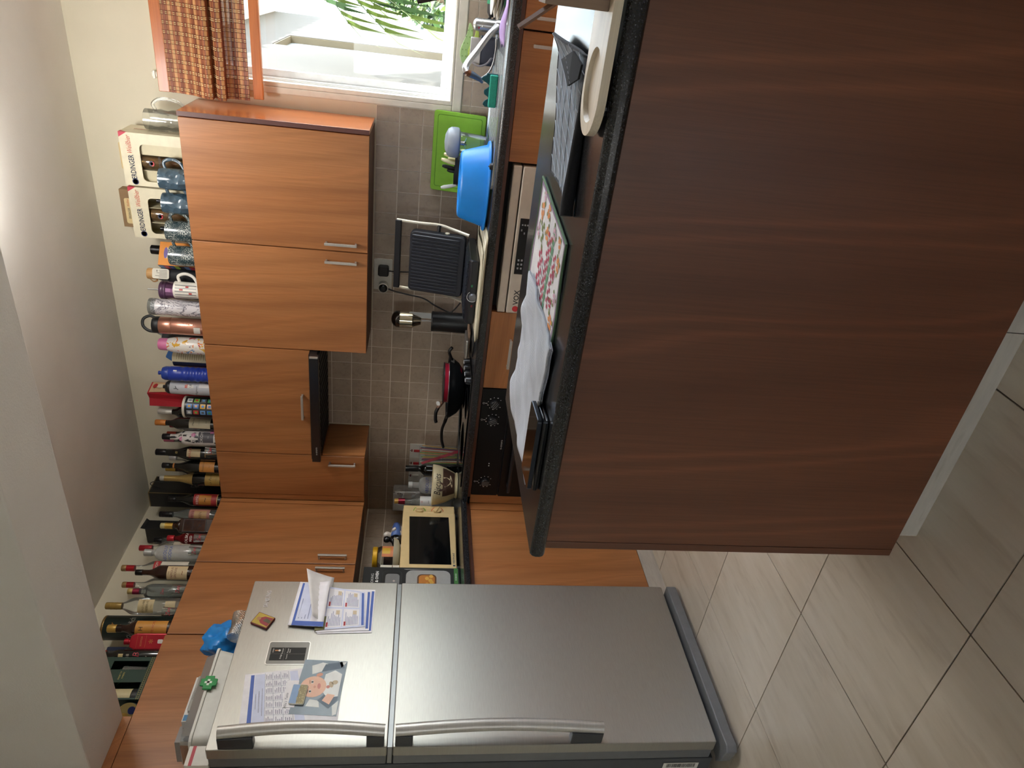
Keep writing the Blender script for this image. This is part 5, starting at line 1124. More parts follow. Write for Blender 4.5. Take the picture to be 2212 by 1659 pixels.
    g.out('emblem', [M('#23315c', .5), M('#b03038', .5), M('#d8d2c2', .5)], t, loc=(-w2 + .017, -.001, h - .040))
    letters('ERDINGER', .020, M('#1d2740', .5), t, (w2 + .0006, d * .5, h - .130), (R(0), R(90), R(90)), shear=.2, sx=.8); letters('Weißbier', .020, M('#c04a36', .5), t, (w2 + .0006, d * .5, h - .060), (0, R(90), R(90)), shear=.3, sx=.7)
    G().prism([(0.0, h), (.026, h), (.0, h - .034)], w2 + .0002, w2 + .0008, 'x').out('red_corner', M('#c0324a', .5), t); G().prism([(w2, h), (w2 - .020, h), (w2, h - .030)], -.0008, -.0002).out('red_corner', M('#c0324a', .5), t)
    tb_ = G(); tb_.prism(rrect(tabx - .056, tabx + .056, h - .004, h + .062, .008), d - .0042, d - .0022); tb_ = tb_.out('carry_tab', M('#dcc795', .5), t)
    letters('ERDINGER', .0135, M('#1d2740', .5), tb_, (tabx - .010, d - .0048, h + .046), sx=.75); letters('Weißbier', .0125, M('#c0502f', .5), tb_, (tabx + .036, d - .0048, h + .047), shear=.3, sx=.7)
    G().prism(rrect(tabx - .038, tabx + .038, h + .010, h + .034, .010), d - .0050, d - .0043).out('grip_hole', M('#2b2620', .9), tb_)
    g = G(); g.box(-.052, .052, -.0006, -.0002, .006, .010); g.out('print_line', CREAM2, t); return t
erd(1.847, 2.058, -.178, -.035, .263, 'cream beer gift box with window nearest the window wall end', -.025)
erd(1.620, 1.835, -.163, -.060, .266, 'cream beer gift box standing left of its twin, brown carton behind', -.03, False)
cbx = thing('cardboard_carton', 'plain brown cardboard carton behind the left beer gift box', 'box', (1.705, -.055, TOP)); G().box(-.083, .083, 0, .047, 0, .347).out('carton', M('#95795a', .8), cbx, bev=.001); G().box(-.050, .050, -.0006, 0, .30, .302).out('flap_slot', M('#4a3826', .9), cbx)
# mugs on the front edge
def speckle(name, base, dots, sc, lo=.56):
    m, n, p = base_mat(name); mp = coords(n); t = noise(n, mp, sc, 2, .5); b = noise(n, mp, 24, 2)
    r = ramp(n, t.outputs[0], [(lo, lin(base)), (lo + .05, lin(dots))]); q = mix(n, lin(base), r.outputs[0], ramp(n, b.outputs[0], [(.40, (.05, .05, .05, 1)), (.58, (1, 1, 1, 1))]).outputs[0])
    n.links.new(q, p.inputs['Base Color']); p.inputs['Roughness'].default_value = .25; p.inputs['Coat Weight'].default_value = .5; return m
SPK = speckle('speckled_glaze', '#22383f', '#cfd6cf', 320, .53)
BLG = M('#3d5464', .22, 0, .5, .6, .22, 40)
def dimple(m):
    m = m.copy(); n = m.node_tree; p = n.nodes['Principled BSDF']; v = n.nodes.new('ShaderNodeTexVoronoi'); v.inputs['Scale'].default_value = 36; n.links.new(coords(n).outputs[0], v.inputs[0]); bump(n, p, v.outputs['Distance'], .9, .012); return m
BLD = dimple(BLG)
for x, m, l, hd in ((1.900, BLD, 'blue-grey dimpled mug in front of the gift box nearest the window', 12), (1.800, BLD, 'blue-grey dimpled mug, the one farther from the window', 8), (1.682, SPK, 'teal mug with white speckles in front of the left gift box', 8), (1.572, SPK, 'teal white-speckled mug in front of the orange box', 4)):
    mug(l, x, -.222, .041, .108, m, hdir=hd, group='stoneware mugs on the cabinet edge', bulge=.05)
ob = thing('mug_gift_box', 'orange mug gift box with colourful letter squares behind the speckled mug', 'box', (1.514, -.200, TOP), R(38))
G().box(0, .105, 0, .050, 0, .176).out('carton', M('#d98a2e', .5), ob, bev=.001)
g = G(); SQ = ['#5f7fb0', '#b8323a', '#2b3f8c', '#8fa53a', '#1b1f2c', '#5f7fb0', '#b8323a', '#2b3f8c']
g.box(-.0007, -.0002, .0, .050, 0, .176)
for k in range(8): 
    g.mi = 1 + k; g.box(-.0012, -.0008, .003, .047, .176 - .021 * (k + 1), .176 - .021 * k - .002)
g.out('letter_squares', [M('#1b1f2c', .5)] + [M(c, .5) for c in SQ], ob)
for k, s in enumerate('TMO'): letters(s, .016, M('#d9d2c6' if k != 1 else '#c77a4a', .5), ob, (-.0016, .025, .166 - .021 * k), (0, 0, R(-90)))
g = G(); g.prism([(.035, .075), (.070, .08), (.080, .145), (.032, .150)], -.0006, -.0002); g.mi = 1; g.prism(ell(.056, .148, .025, .008), -.0009, -.0006); g.mi = 2; g.prism([(.048, .095), (.062, .095), (.062, .115), (.048, .115)], -.001, -.0006); g.mi = 0
g.tube(catmull([(.035, -.0006, .135), (.018, -.0006, .128), (.020, -.0006, .105), (.034, -.0006, .092)], 4), .0018, 6); g.out('printed_mug', [M('#cbbfa6', .5), M('#6b5a9a', .5), M('#7a639a', .5)], ob)
letters('TRIENDY', .011, M('#2a2622', .5), ob, (.056, -.0012, .130), (0, R(4), 0))
bottle('black capped bottle behind the orange mug gift box', 1.521, -.045, .252, .030, .16, .20, .018, 'dark', '#111114', .055, .0205)
bb_ = thing('flask', 'glass flask with bamboo cap, black sleeve and a white paper tag', 'bottle', (1.447, -.145, TOP), facing(1.447, -.145))
G().lathe([(0, 0), (.030, 0), (.033, .004), (.033, .150), (.031, .153), (0, .153)], 28).out('sleeve', M('#15171d', .6), bb_, smooth=R(40))
G().lathe([(.030, .153), (.030, .180), (.024, .196), (.022, .215)], 28).out('neck', GLS['smoke'], bb_, smooth=R(60)); G().lathe([(.0235, .208), (.0245, .212), (.0245, .240), (.023, .243), (0, .243)], 28).out('cap', LIGHTWOOD, bb_, smooth=R(40))
G().tube(catmull([(-.024, -.004, .232), (-.034, -.012, .215), (-.030, -.02, .198), (-.022, -.028, .195)], 5), .004, 8, True, .5).out('strap', M('#a97f52', .7), bb_, smooth=True)
tg = G().prism(rrect(-.020, .024, .142, .212, .008), -.0385, -.038).out('paper_tag', M('#dcd9cc', .6), bb_); g = G(); rnd = random.Random(8)
for k in range(6): g.box(-.014 + k * .006, -.012 + k * .006, -.0390, -.0386, .150, .150 + rnd.uniform(.03, .05))
g.box(.010, .018, -.039, -.0386, .190, .194); g.out('print', M('#77746c', .6), tg)
pt = thing('tumbler', 'purple metallic tumbler with steel straw behind the striped mug', 'tumbler', (1.362, -.125, TOP), facing(1.362, -.125)); PU = M('#8a6084', .25, .6)
g = G(); n = 14; pr = [(.030, .0), (.032, .004)] + [(.032 + .006 * k / 8 + .0012 * ((-1) ** k), .01 + .165 * k / 8) for k in range(9)]; g.lathe([(0, 0)] + pr, n); g.out('tumbler_body', PU, pt)
g = G(); g.lathe([(.0390, .176), (.0405, .178), (.0405, .186), (.0395, .188), (.0405, .190), (.0405, .202), (.038, .205), (0, .203)], 28); g.out('lid', M('#5d3f5c', .3), pt, smooth=R(40)); G().tube([(.004, 0, .03), (.000, 0, .262)], .0036, 10).out('straw', STEEL, pt, smooth=True)
sm = mug('white mug with grey stripes standing in front of the purple tumbler', 1.413, -.222, .037, .108, WHITEP, hdir=10, taper=.93)
g = G(); mm = M('#9a9a98', .4)
for k in range(7):
    a = R(-170 + k * 22); g.lathe([(.0366, .012), (.0378, .100)], 3, a0=a, a1=a + R(8))
g.out('stripe', mm, sm, smooth=True); g = G()
for a, z, s in ((-70, .074, .007), (-50, .050, .006), (-95, .036, .006)):
    g.lathe([(.0374, z - s), (.0378, z + s)], 3, a0=R(a), a1=R(a + 11))
g.out('red_motif', M('#b8383a', .4), sm)
def marble():
    m, n, p = base_mat('marble_print'); mp = coords(n, (1, 1, .7)); t = noise(n, mp, 14, 6, .62); t.inputs['Distortion'].default_value = 1.6
    r = ramp(n, t.outputs[0], [(.0, lin('#dedbe0')), (.455, lin('#dedbe0')), (.49, lin('#3a3450')), (.515, lin('#dedbe0')), (.60, lin('#e4e2e6')), (.63, lin('#8a86a0')), (.66, lin('#e4e2e6'))]); n.links.new(r.outputs[0], p.inputs['Base Color']); p.inputs['Roughness'].default_value = .3; return m
mt = thing('tumbler', 'tall white marble-patterned tumbler with clear rim', 'tumbler', (1.312, -.198, TOP), facing(1.312, -.198))
G().lathe([(0, 0), (.034, 0), (.036, .004), (.036, .222), (.034, .223), (0, .223)], 32).out('tumbler_body', marble(), mt, smooth=R(40)); G().lathe([(.0368, .205), (.0372, .228), (.0368, .235), (.030, .236), (0, .2365)], 32).out('lid', CLEAR('#dddfe0', .8, .05, .15), mt, smooth=R(40))
rg = thing('water_bottle', 'rose gold metal water bottle with black lid and carry loop', 'bottle', (1.222, -.20, TOP), facing(1.222, -.20)); RG = M('#c08a76', .28, .75)
G().lathe([(0, 0), (.036, 0), (.0385, .004), (.0385, .146), (.0375, .149), (.0385, .152), (.0385, .200), (.036, .204)], 36).out('bottle_body', RG, rg, smooth=R(35))
G().lathe([(.0372, .200), (.0385, .203), (.0385, .222), (.034, .231), (0, .233)], 32).out('lid', M('#1a1c1e', .45), rg, smooth=R(40)); G().tube(catmull([(.030, 0, .222), (.038, 0, .250), (.022, 0, .276), (-.008, 0, .276), (-.028, 0, .252), (-.032, 0, .222)], 6), .0042, 10, True, 1.6).out('loop', M('#1d2022', .5), rg, smooth=True)
g = G()
for r_ in range(3):
    for k in range(4): a = R(-150 + k * 34 + 8 * r_); g.lathe([(.0386, .050 + r_ * .026), (.0391, .053 + r_ * .026), (.0391, .066 + r_ * .026), (.0386, .069 + r_ * .026)], 2, a0=a, a1=a + R(9))
g.out('embossed_dash', RG, rg); G().lathe([(.0391, .020), (.0391, .048)], 8, a0=R(-140), a1=R(-95)).out('price_sticker', M('#cfccc6', .6), rg, smooth=True)
dg = thing('shaker_bottle', 'dark grey bottle with a clear spout behind the rose gold one', 'bottle', (1.098, -.085, TOP)); G().lathe([(0, 0), (.031, 0), (.033, .01), (.033, .18), (.027, .20), (.026, .235), (.022, .242), (0, .244)], 24).out('bottle_body', M('#3a3d41', .4), dg, smooth=R(50)); G().tube([(.01, 0, .24), (.022, 0, .262)], .005, 10).out('spout', GLS['smoke'], dg)
def splash():
    m, n, p = base_mat('paint_splash_print'); mp = coords(n); col = lin('#e4e0da')
    cur = col
    for k, (c, lo) in enumerate((('#d8742e', .60), ('#b8303c', .62), ('#3f82b8', .63), ('#d9a83a', .62), ('#5a3060', .64))):
        mp2 = coords(n, loc=(k * 3.1, k * 1.7, k * 2.3)); t = noise(n, mp2, 26, 3, .6); t.inputs['Distortion'].default_value = 1.0
        cur = mix(n, cur, lin(c), ramp(n, t.outputs[0], [(lo, (0, 0, 0, 1)), (lo + .02, (1, 1, 1, 1))]).outputs[0])
    n.links.new(cur, p.inputs['Base Color']); p.inputs['Roughness'].default_value = .3; return m
pk_ = thing('water_bottle', 'white paint-splashed water bottle with a pink cap', 'bottle', (1.124, -.20, TOP), facing(1.124, -.2)); G().lathe([(0, 0), (.038, 0), (.040, .006), (.040, .10), (.037, .145), (.031, .172), (.027, .182)], 32).out('bottle_body', splash(), pk_, smooth=R(50)); G().lathe([(.0275, .178), (.0285, .180), (.028, .212), (.025, .219), (0, .221)], 28).out('cap', M('#d678a8', .4), pk_, smooth=R(40))
bgx = thing('paper_bag', 'blue folded bag standing behind the cream can', 'bag', (.985, -.050, TOP)); g = G(); g.prism([(-.034, 0), (.034, 0), (.040, .16), (.030, .235), (-.006, .253), (-.034, .215), (-.040, .15)], -.020, .020); g.out('bag_body', M('#3f6fae', .5), bgx, bev=.006)
cn = thing('can', 'cream and navy printed can behind the floral bottle', 'can', (1.012, -.125, TOP), facing(1.012, -.125)); G().lathe([(0, 0), (.037, 0), (.0385, .003), (.0385, .186), (.037, .189), (0, .187)], 32).out('can_body', M('#cfc6a8', .45), cn, smooth=R(40)); G().lathe([(.0389, .004), (.0389, .186)], 14, a0=R(-205), a1=R(-118)).out('navy_panel', M('#1d2440', .45), cn, smooth=True)
g = G()
for k in range(16): g.lathe([(.0389, .015 + k * .010), (.0389, .019 + k * .010)], 8, a0=R(-100), a1=R(-30))
g.out('printed_lines', M('#a59a7c', .6), cn)
bs = thing('sports_bottle', 'royal blue ribbed plastic sports bottle with push nozzle', 'bottle', (.972, -.205, TOP), facing(.972, -.2)); BB = M('#1f3aa0', .35)
pr = [(0, 0), (.033, 0), (.036, .006)] + [(.036 - .0022 * (1 - math.cos(k * 1.5708)), .010 + k * .0065) for k in range(17)] + [(.034, .125), (.031, .133), (.034, .142), (.034, .186), (.030, .192)]
G().lathe(pr, 32).out('bottle_body', BB, bs, smooth=R(60)); G().lathe([(.0315, .188), (.0325, .190), (.0325, .208), (.028, .220), (.010, .226), (.0085, .228), (.0085, .234), (.010, .236), (.009, .240), (0, .240)], 28).out('cap', M('#22409a', .35), bs, smooth=R(40))
G().lathe([(.0345, .150), (.0345, .166)], 4, a0=R(-72), a1=R(-62)).out('white_mark', M('#d9dade', .4), bs)
ws = thing('sports_bottle', 'frosted white sports bottle with black cap and price tag', 'bottle', (.893, -.200, TOP), facing(.893, -.2)); G().lathe([(0, 0), (.031, 0), (.0335, .006), (.0335, .085), (.031, .115), (.0325, .135), (.0325, .190), (.030, .197)], 32).out('bottle_body', M('#b9bcc4', .35), ws, smooth=R(60))
G().lathe([(.0305, .192), (.0315, .194), (.0315, .206), (.024, .216), (.010, .220), (.0085, .222), (.0085, .230), (0, .232)], 28).out('cap', M('#191a1d', .4), ws, smooth=R(40))
g = G(); g.lathe([(.0338, .085), (.0334, .112)], 6, a0=R(-92), a1=R(-62)); g.out('white_tag', M('#dedcd6', .5), ws); g = G(); g.lathe([(.0338, .112), (.0332, .124)], 6, a0=R(-92), a1=R(-62)); g.out('red_tag', M('#c8442e', .5), ws)
letters('2.8', .012, M('#e2e0da', .5), ws, (0, 0, .118), (0, 0, R(14)), curve=.0345); letters('1,8', .014, M('#1d1d20', .5), ws, (0, 0, .098), (0, 0, R(14)), curve=.0350)
G().lathe([(.0342, .012), (.0342, .060)], 8, a0=R(-85), a1=R(-50)).out('bar_label', M('#d8d6d6', .5), ws); letters('Magnum', .014, M('#3d3c44', .5), ws, (0, 0, .070), (0, 0, R(-24)), curve=.0350, shear=.2)
letters('Y', .030, M('#1a1b1f', .5), ws, (0, 0, .160), (0, R(30), R(-12)), curve=.034)
rb_ = thing('gift_bag', 'red paper gift bag with a Christmas scene on its side', 'gift bag', (.757, -.098, TOP)); RD = M('#b81f30', .5)
g = G(); v0 = [(-.044, 0, 0), (.044, 0, 0), (.044, .080, 0), (-.044, .080, 0)]; v1 = [(-.044, 0, .350), (.030, -.002, .352), (.046, .080, .352), (-.040, .078, .350)]
g.add(v0 + v1 + [(0, .004, 0), (-.006, .012, .350)], [(0, 8, 9, 4), (8, 1, 5, 9), (1, 2, 6, 5), (2, 3, 7, 6), (3, 0, 4, 7), (0, 3, 2, 1)]); g.out('bag_body', RD, rb_, solid=.001)
g = G(); g.add([(.0452, .003, .19), (.0462, .077, .19), (.0470, .077, .345), (.0335, .003, .345)], [(0, 1, 2, 3)]); g.out('scene_panel', M('#cfb28c', .5), rb_)
g = G(); g.prism(ell(.045, .30, .018, .020), .0462, .0468, 'x'); g.mi = 1; g.prism(ell(.045, .325, .020, .010), .047, .0474, 'x'); g.mi = 2; g.prism([(.01, .20), (.07, .20), (.07, .27), (.01, .25)], .0464, .0468, 'x'); g.out('scene_print', [M('#e3d9c4', .5), M('#b8242c', .5), M('#7a6a3a', .5)], rb_)
tn = thing('mug', 'large black mug printed with rows of phone app icons, white rim', 'mug', (.788, -.205, TOP), facing(.788, -.2)); G().lathe([(0, 0), (.048, 0), (.052, .005), (.052, .132), (.050, .134)], 40).out('cup', M('#17181c', .3), tn, smooth=R(40)); G().lathe([(.0515, .130), (.0535, .132), (.0535, .141), (.0505, .143), (.047, .140), (.046, .02), (0, .015)], 40).out('rim', M('#d5d2c6', .35), tn, smooth=R(40))
IC = ['#8a93a0', '#4a7fc0', '#cfd0cc', '#b83a3a', '#3f74b8', '#6fae4a', '#6a9ad0', '#d9a83a', '#55585c', '#3a78b8', '#c9a07a', '#4a8f4a']
for k in range(12):
    r_, c_ = divmod(k, 4) if False else (k // 3, k % 3); z = .108 - r_ * .031; a = -90 + (c_ - 1) * 34 + 4
    ic_ = G().lathe([(.0525, z - .012), (.0525, z + .012)], 4, a0=R(a - 12), a1=R(a + 12)).out('app_icon', M(IC[k], .4), tn)
    G().lathe([(.0528, z - .006), (.0528, z + .006)], 4, a0=R(a - 6), a1=R(a + 6)).out('icon_symbol', M(IC[(k * 5 + 2) % 12], .4), ic_)
bottle('dark wine bottle with a white capsule behind the app icon mug', .675, -.088, .317, .035, .20, .245, .0135, 'dark', '#c9c7c0', .068, .0148, labels=((.06, .15, '#3f6a4a', 50),))
bottle('dark wine bottle with copper orange capsule and cream label', .672, -.182, .300, .0305, .185, .235, .0135, 'dark', '#c07a3a', .050, .0150, labels=((.035, .135, '#c9c2a8', 62, 18),), texts=(('Merlot', .014, .115, '#4a4438', .2, 18), ('* * *', .012, .085, '#6a6456', 0, 18), ('ııııııı', .009, .055, '#6a6456', 0, 18)), rings=1)
bottle('bottle with a dark red cap in the back row behind the palm print bottle', .567, -.045, .287, .032, .18, .23, .014, 'clear', '#8c2030', .030, .0155)
bottle('bottle with glittering red foil next to the dark red cap', .556, -.114, .281, .030, .17, .22, .012, 'green', '#b03a24', .045, .0135)
def palmprint():
    m, n, p = base_mat('palm_leaf_print'); mp = coords(n, (1, 1, .6)); t = noise(n, mp, 24, 2, .5); t.inputs['Distortion'].default_value = 2.2
    v = n.nodes.new('ShaderNodeTexWave'); v.inputs['Scale'].default_value = 14; v.inputs['Distortion'].default_value = 7; n.links.new(mp.outputs[0], v.inputs[0])
    r = ramp(n, v.outputs['Color'], [(.42, lin('#17181c')), (.5, lin('#cfccc9'))]); q = mix(n, lin('#d8d5d2'), r.outputs[0], ramp(n, t.outputs[0], [(.42, (0, 0, 0, 1)), (.48, (1, 1, 1, 1))]).outputs[0])
    n.links.new(q, p.inputs['Base Color']); p.inputs['Roughness'].default_value = .3; return m
GLS['palm'] = palmprint()
kk = bottle('white bottle printed with black palm leaves and pink blossoms, black cap', .601, -.200, .270, .0385, .150, .215, .0145, 'palm', '#141418', .038, .0155, labels=((.020, .092, '#55545a', 42, 6),), texts=(('KOKOMO', .019, .075, '#dcd9d6', 0, 6), ('ııııııı', .008, .045, '#b9b6b4', 0, 6)))
for a, z, r_ in ((-70, .115, .0388), (-105, .172, .0325), (-40, .03, .0388)):
    g = G()
    for k in range(5): b = k * 1.2566; g.prism(ell(.0065 * math.cos(b), .0065 * math.sin(b), .005, .0038, b, 8), -.0006, 0)
    for i, (x_, y_, z_) in enumerate(g.v): q = R(a + 90) + x_ / r_; g.v[i] = ((r_ - y_ + .0008) * math.sin(q), -(r_ - y_ + .0008) * math.cos(q), z + z_)
    g.out('blossom', M('#d680ae', .4), kk)
bottle('slim pink patterned bottle in the back row, mostly hidden', .496, -.082, .313, .024, .19, .24, .0105, 'clear', '#b05a78', .05, .0108)
bottle('clear bottle with plastic cap in the back row', .478, -.048, .282, .030, .18, .225, .012, 'clear', '#b9bcbc', .03, .0125)
bottle('black cream liqueur bottle with a red and cream oval label', .487, -.178, .323, .036, .155, .235, .0175, 'dark', '#101013', .052, .0165, labels=((.10, .165, '#c9b892', 34, 4),), texts=(('BAILEYS', .016, .150, '#b03030', 0, 4), ('ORIGINAL', .010, .075, '#c9a86a', 0, 4), ('IB', .016, .215, '#b09a5a', .2, 0)))
bottle('clear bottle in the back row behind the orange shield label', .376, -.075, .303, .030, .19, .24, .013, 'clear', '#c9c7c4', .035, .0145)
bottle('black sparkling wine bottle with an orange shield label and gold ring', .416, -.195, .296, .0335, .150, .225, .0135, 'dark', '#141416', .036, .0145, labels=((.035, .108, '#c98a45', 52), (.235, .242, '#c9803a', 180)), texts=(('Prosecco', .015, .090, '#5a3a22', .25), ('ıııııı', .009, .060, '#7a5530')))
bottle('bottle with gold wire and foil in the back row', .318, -.098, .321, .030, .19, .245, .012, 'brown', '#c09a3a', .05, .0125)
bottle('bottle with a white collar in the back row by the black bag', .283, -.036, .293, .030, .18, .23, .013, 'dark', '#9fa3a6', .05, .0145)
bottle('sparkling wine bottle with long gold foil neck and gold label', .338, -.200, .315, .034, .125, .235, .0145, 'dark', '#b3b1a8', .022, .0150, labels=((.014, .088, '#a98a45', 68),), foil=(.150, '#b0955a'), texts=(('La Perle', .018, .060, '#4a3a1c', .35), ('ıııııııı', .008, .032, '#5a4a26')))
kb2 = thing('gift_bag', 'large black gift bag with gold edges standing in the corner', 'gift bag', (.195, -.150, TOP), R(90))
# corner of the two visible faces at the local origin: face A runs along +x, face B along +y towards the left wall
g = G(); g.box(.0, .138, .0, .095, 0, .410); g.out('bag_body', M('#101114', .45), kb2, bev=.001); g = G()
g.box(-.0012, .0014, -.0012, .0014, 0, .406); g.box(0, .138, -.001, .001, .407, .411); g.box(-.001, .001, 0, .095, .407, .411); g.out('gold_edge', M('#8d7a52', .4, .5), kb2)
g = G()
for a, b, c, d in ((.055, .118, .208, .210), (.055, .118, .148, .150), (.055, .057, .148, .210), (.116, .118, .148, .210)): g.box(a, b, -.0010, -.0005, c, d)
g.out('printed_frame', M('#8d8a84', .5), kb2); letters('CA', .038, M('#a9a69e', .5), kb2, (.082, -.0012, .180)); letters('ııııı', .010, M('#8d8a84', .5), kb2, (.085, -.0012, .158))
G().tube(catmull([(.035, -.002, .36), (.05, -.012, .41), (.075, -.012, .41), (.09, -.002, .36)], 5), .002, 6).out('cord_handle', BLACK, kb2)
# ------------------------------------------------------------------ left run, from the corner towards the beam
bottle('black capped liqueur bottle with red and gold label in front of the black bag', .238, -.246, .272, .0315, .145, .215, .0125, 'dark', '#111114', .036, .0135, labels=((.028, .142, '#9c2a2c', 74), (.055, .115, '#b9802f', 50), (.024, .028, '#c9a86a', 74)), texts=(('xenia', .026, .125, '#d9cfc0'), ('~', .04, .085, '#1d120c')), rings=2)
bottle('black capped liqueur bottle with paler pink and gold label, second from the corner', .205, -.326, .294, .030, .155, .225, .0125, 'smoke', '#141418', .064, .0150, labels=((.045, .145, '#a8746a', 74), (.06, .12, '#b99a6a', 45)), texts=(('xenia', .022, .130, '#7c2a2a'), ('XEN', .018, .090, '#6a4a2a')), rings=3)
bx2 = thing('gift_carton', 'plain black carton behind the second liqueur bottle, flap open', 'box', (.065, -.300, TOP), R(0)); G().box(-.05, .045, -.035, .032, 0, .375).out('carton', M('#121316', .5), bx2, bev=.001); G().prism([(-.035, .375), (.032, .375), (.045, .392), (-.03, .399)], .044, .046, 'x').out('flap', M('#17181b', .5), bx2)
bottle('square brown orange-liqueur bottle with orange label and cream stopper', .200, -.405, .264, .0365, .165, .195, .0150, 'brown', '#d6cf9a', .022, .0145, labels=((.038, .150, '#2b1510', 44), (.044, .144, '#c9702f', 38)), texts=(('Liqueur', .016, .104, '#2a140c', .2), ('X', .024, .066, '#2a140c')), square=True, foil=(.205, '#c9a44a'), off=8)
bottle('small red vodka bottle with red cap', .222, -.516, .195, .0265, .115, .150, .012, 'red', '#b8202e', .032, .0145, texts=(('VOLSKA', .018, .100, '#e3dcd6'), ('RED', .016, .080, '#e3dcd6')))
shot('shot glass in front of the small red vodka bottle', .255, -.545)
bottle('bottle with black cap and pale label behind the red vodka bottle', .068, -.372, .322, .034, .20, .25, .0145, 'clear', '#141416', .040, .0155, labels=((.10, .18, '#c9c4b4', 60),))
bottle('clear vodka bottle with a long red cap in the back row', .105, -.466, .356, .038, .235, .28, .013, 'clear', '#a81f2c', .060, .0145, labels=((.11, .19, '#c9bfae', 60),), texts=(('SOBIESKI', .014, .155, '#a02a30'),))
bottle('round shouldered clear vodka bottle with blue lettering and silver cap', .200, -.593, .278, .0385, .175, .225, .0150, 'frost', '#b3b5b3', .036, .0170, dome=True, texts=(('ABSOLUT', .021, .172, '#2c3f92'), ('VODKA', .021, .150, '#2c3f92')))
shot('shot glass in front of the blue-lettered vodka bottle', .252, -.630)
bottle('clear vodka bottle with red neck sleeve and white label', .172, -.668, .356, .0365, .205, .275, .0135, 'clear', '#a5875a', .022, .0150, foil=(.298, '#b0222c'), labels=((.055, .175, '#d6d2c6', 62), (.178, .208, '#b0282c', 66)), texts=(('SMIRNOFF', .016, .193, '#e6e0d8'), ('ııı ıı', .012, .14, '#8a7a4a'), ('ıııııı', .009, .09, '#6a6a6e')))
bottle('brown whisky bottle with a cream bird label', .222, -.742, .262, .0345, .150, .205, .0125, 'brown', '#1a1210', .03, .0135, labels=((.030, .118, '#d6c29a', 58),), texts=(('THE', .008, .109, '#7c3030'), ('FAMOUS', .014, .096, '#7c3030'), ('GROUSE', .014, .080, '#7c3030'), ('~', .034, .052, '#8a4a2a')))
bottle('bottle with a red and gold cap behind the whisky bottle', .098, -.702, .352, .033, .21, .265, .0130, 'clear', '#a5875a', .020, .0145, foil=(.30, '#a8222c'))
bottle('smoky glass rum bottle with gold cap and red neck band', .200, -.835, .266, .0340, .155, .195, .0130, 'smoke', '#c0a96a', .022, .0135, foil=(.215, '#8c2440'), dome=True, texts=(('Zen', .018, .11, '#a02a3a', .2),))
shot('shot glass in front of the smoky rum bottle', .254, -.872)
bottle('clear whisky bottle with brass cap and cream reserve labels', .228, -.944, .312, .0365, .195, .250, .0140, 'clear', '#a58a4a', .066, .0150, labels=((.108, .172, '#c4b58c', 48), (.020, .062, '#bcae8a', 24, 12)), texts=(('GOLD LABEL', .0105, .150, '#5a4a2a'), ('RESERVE', .0125, .134, '#5a4a2a'), ('ıııııııı', .008, .118, '#7a6a42')), rings=2)
shot('shot glass in front of the cream labelled whisky bottle', .258, -1.000)
gt = thing('whisky_tube', 'dark green whisky presentation tube with a golden stag', 'tube', (.115, -.966, TOP), facing(.115, -.966)); G().lathe([(0, 0), (.051, 0), (.0515, .003), (.0515, .322), (.050, .325), (0, .324)], 44).out('tube_body', M('#10231f', .4), gt, smooth=R(40)); g = G(); g.lathe([(.0517, .318), (.0523, .320), (.0523, .326), (.0515, .327)], 44); g.out('gold_rim', M('#8a7040', .35, .6), gt, smooth=True)
letters('Glenfiddich', .036, M('#cfcdc2', .5), gt, (0, 0, .205), curve=.0524, sx=.62); letters('12', .022, M('#b09a6a', .5), gt, (0, 0, .11), curve=.0524); letters('SINGLE MALT', .009, M('#9a9a8c', .5), gt, (0, 0, .178), curve=.0524)
g = G()
for pts in ([(-.004, 0, 0), (0, 0, .012), (.012, 0, .016), (.006, 0, .026)], [(.004, 0, .014), (-.006, 0, .026), (-.002, 0, .038)], [(.008, 0, .018), (.016, 0, .030), (.010, 0, .040)], [(-.012, 0, -.006), (.0, 0, .006), (.014, 0, -.004)], [(-.006, 0, .026), (-.014, 0, .032)], [(.016, 0, .030), (.022, 0, .034)]): g.tube(catmull(pts, 3), .0014, 5)
for i, (x_, y_, z_) in enumerate(g.v): g.v[i] = ((.0520 - y_) * math.sin(x_ / .052), -(.0520 - y_) * math.cos(x_ / .052), .250 + z_)
g.out('stag_emblem', M('#c08a4a', .4, .4), gt)
bottle('dark whisky bottle with yellow cap and large amber label', .222, -1.060, .262, .0330, .150, .195, .0150, 'brown', '#c9a552', .036, .0165, labels=((.020, .145, '#c98f3f', 70),), texts=(('WHITE HORSE', .014, .075, '#a8302a'), ('H', .024, .122, '#17120e')), foil=(.205, '#2a1810'))
rf = thing('flask', 'flat red metal whisky flask bottle with a red cap', 'bottle', (.240, -1.141, TOP), facing(.24, -1.141, 5)); RDM = M('#a81428', .3, .3)
G().prism([(-.032, 0), (.032, 0), (.032, .118), (.022, .140), (-.022, .140), (-.032, .118)], -.016, .016).out('flask_body', RDM, rf, bev=.005, seg=3); G().lathe([(.010, .139), (.010, .146), (.012, .147), (.012, .164), (0, .166)], 20).out('cap', RDM, rf, smooth=R(40))
g = G(); g.box(-.024, .024, -.0168, -.0163, .078, .0785); g.box(-.024, .024, -.0168, -.0163, .112, .1125); g.out('gold_lines', M('#c98a4a', .4, .4), rf); letters('SCOTCH', .0095, M('#d0905a', .5), rf, (0, -.0170, .095)); letters('*', .04, M('#c98a4a', .4, .4), rf, (0, -.0170, .050)); G().prism(rrect(-.008, .008, .012, .032, .004), -.0172, -.0166).out('sticker', M('#dcd6d0', .5), rf)
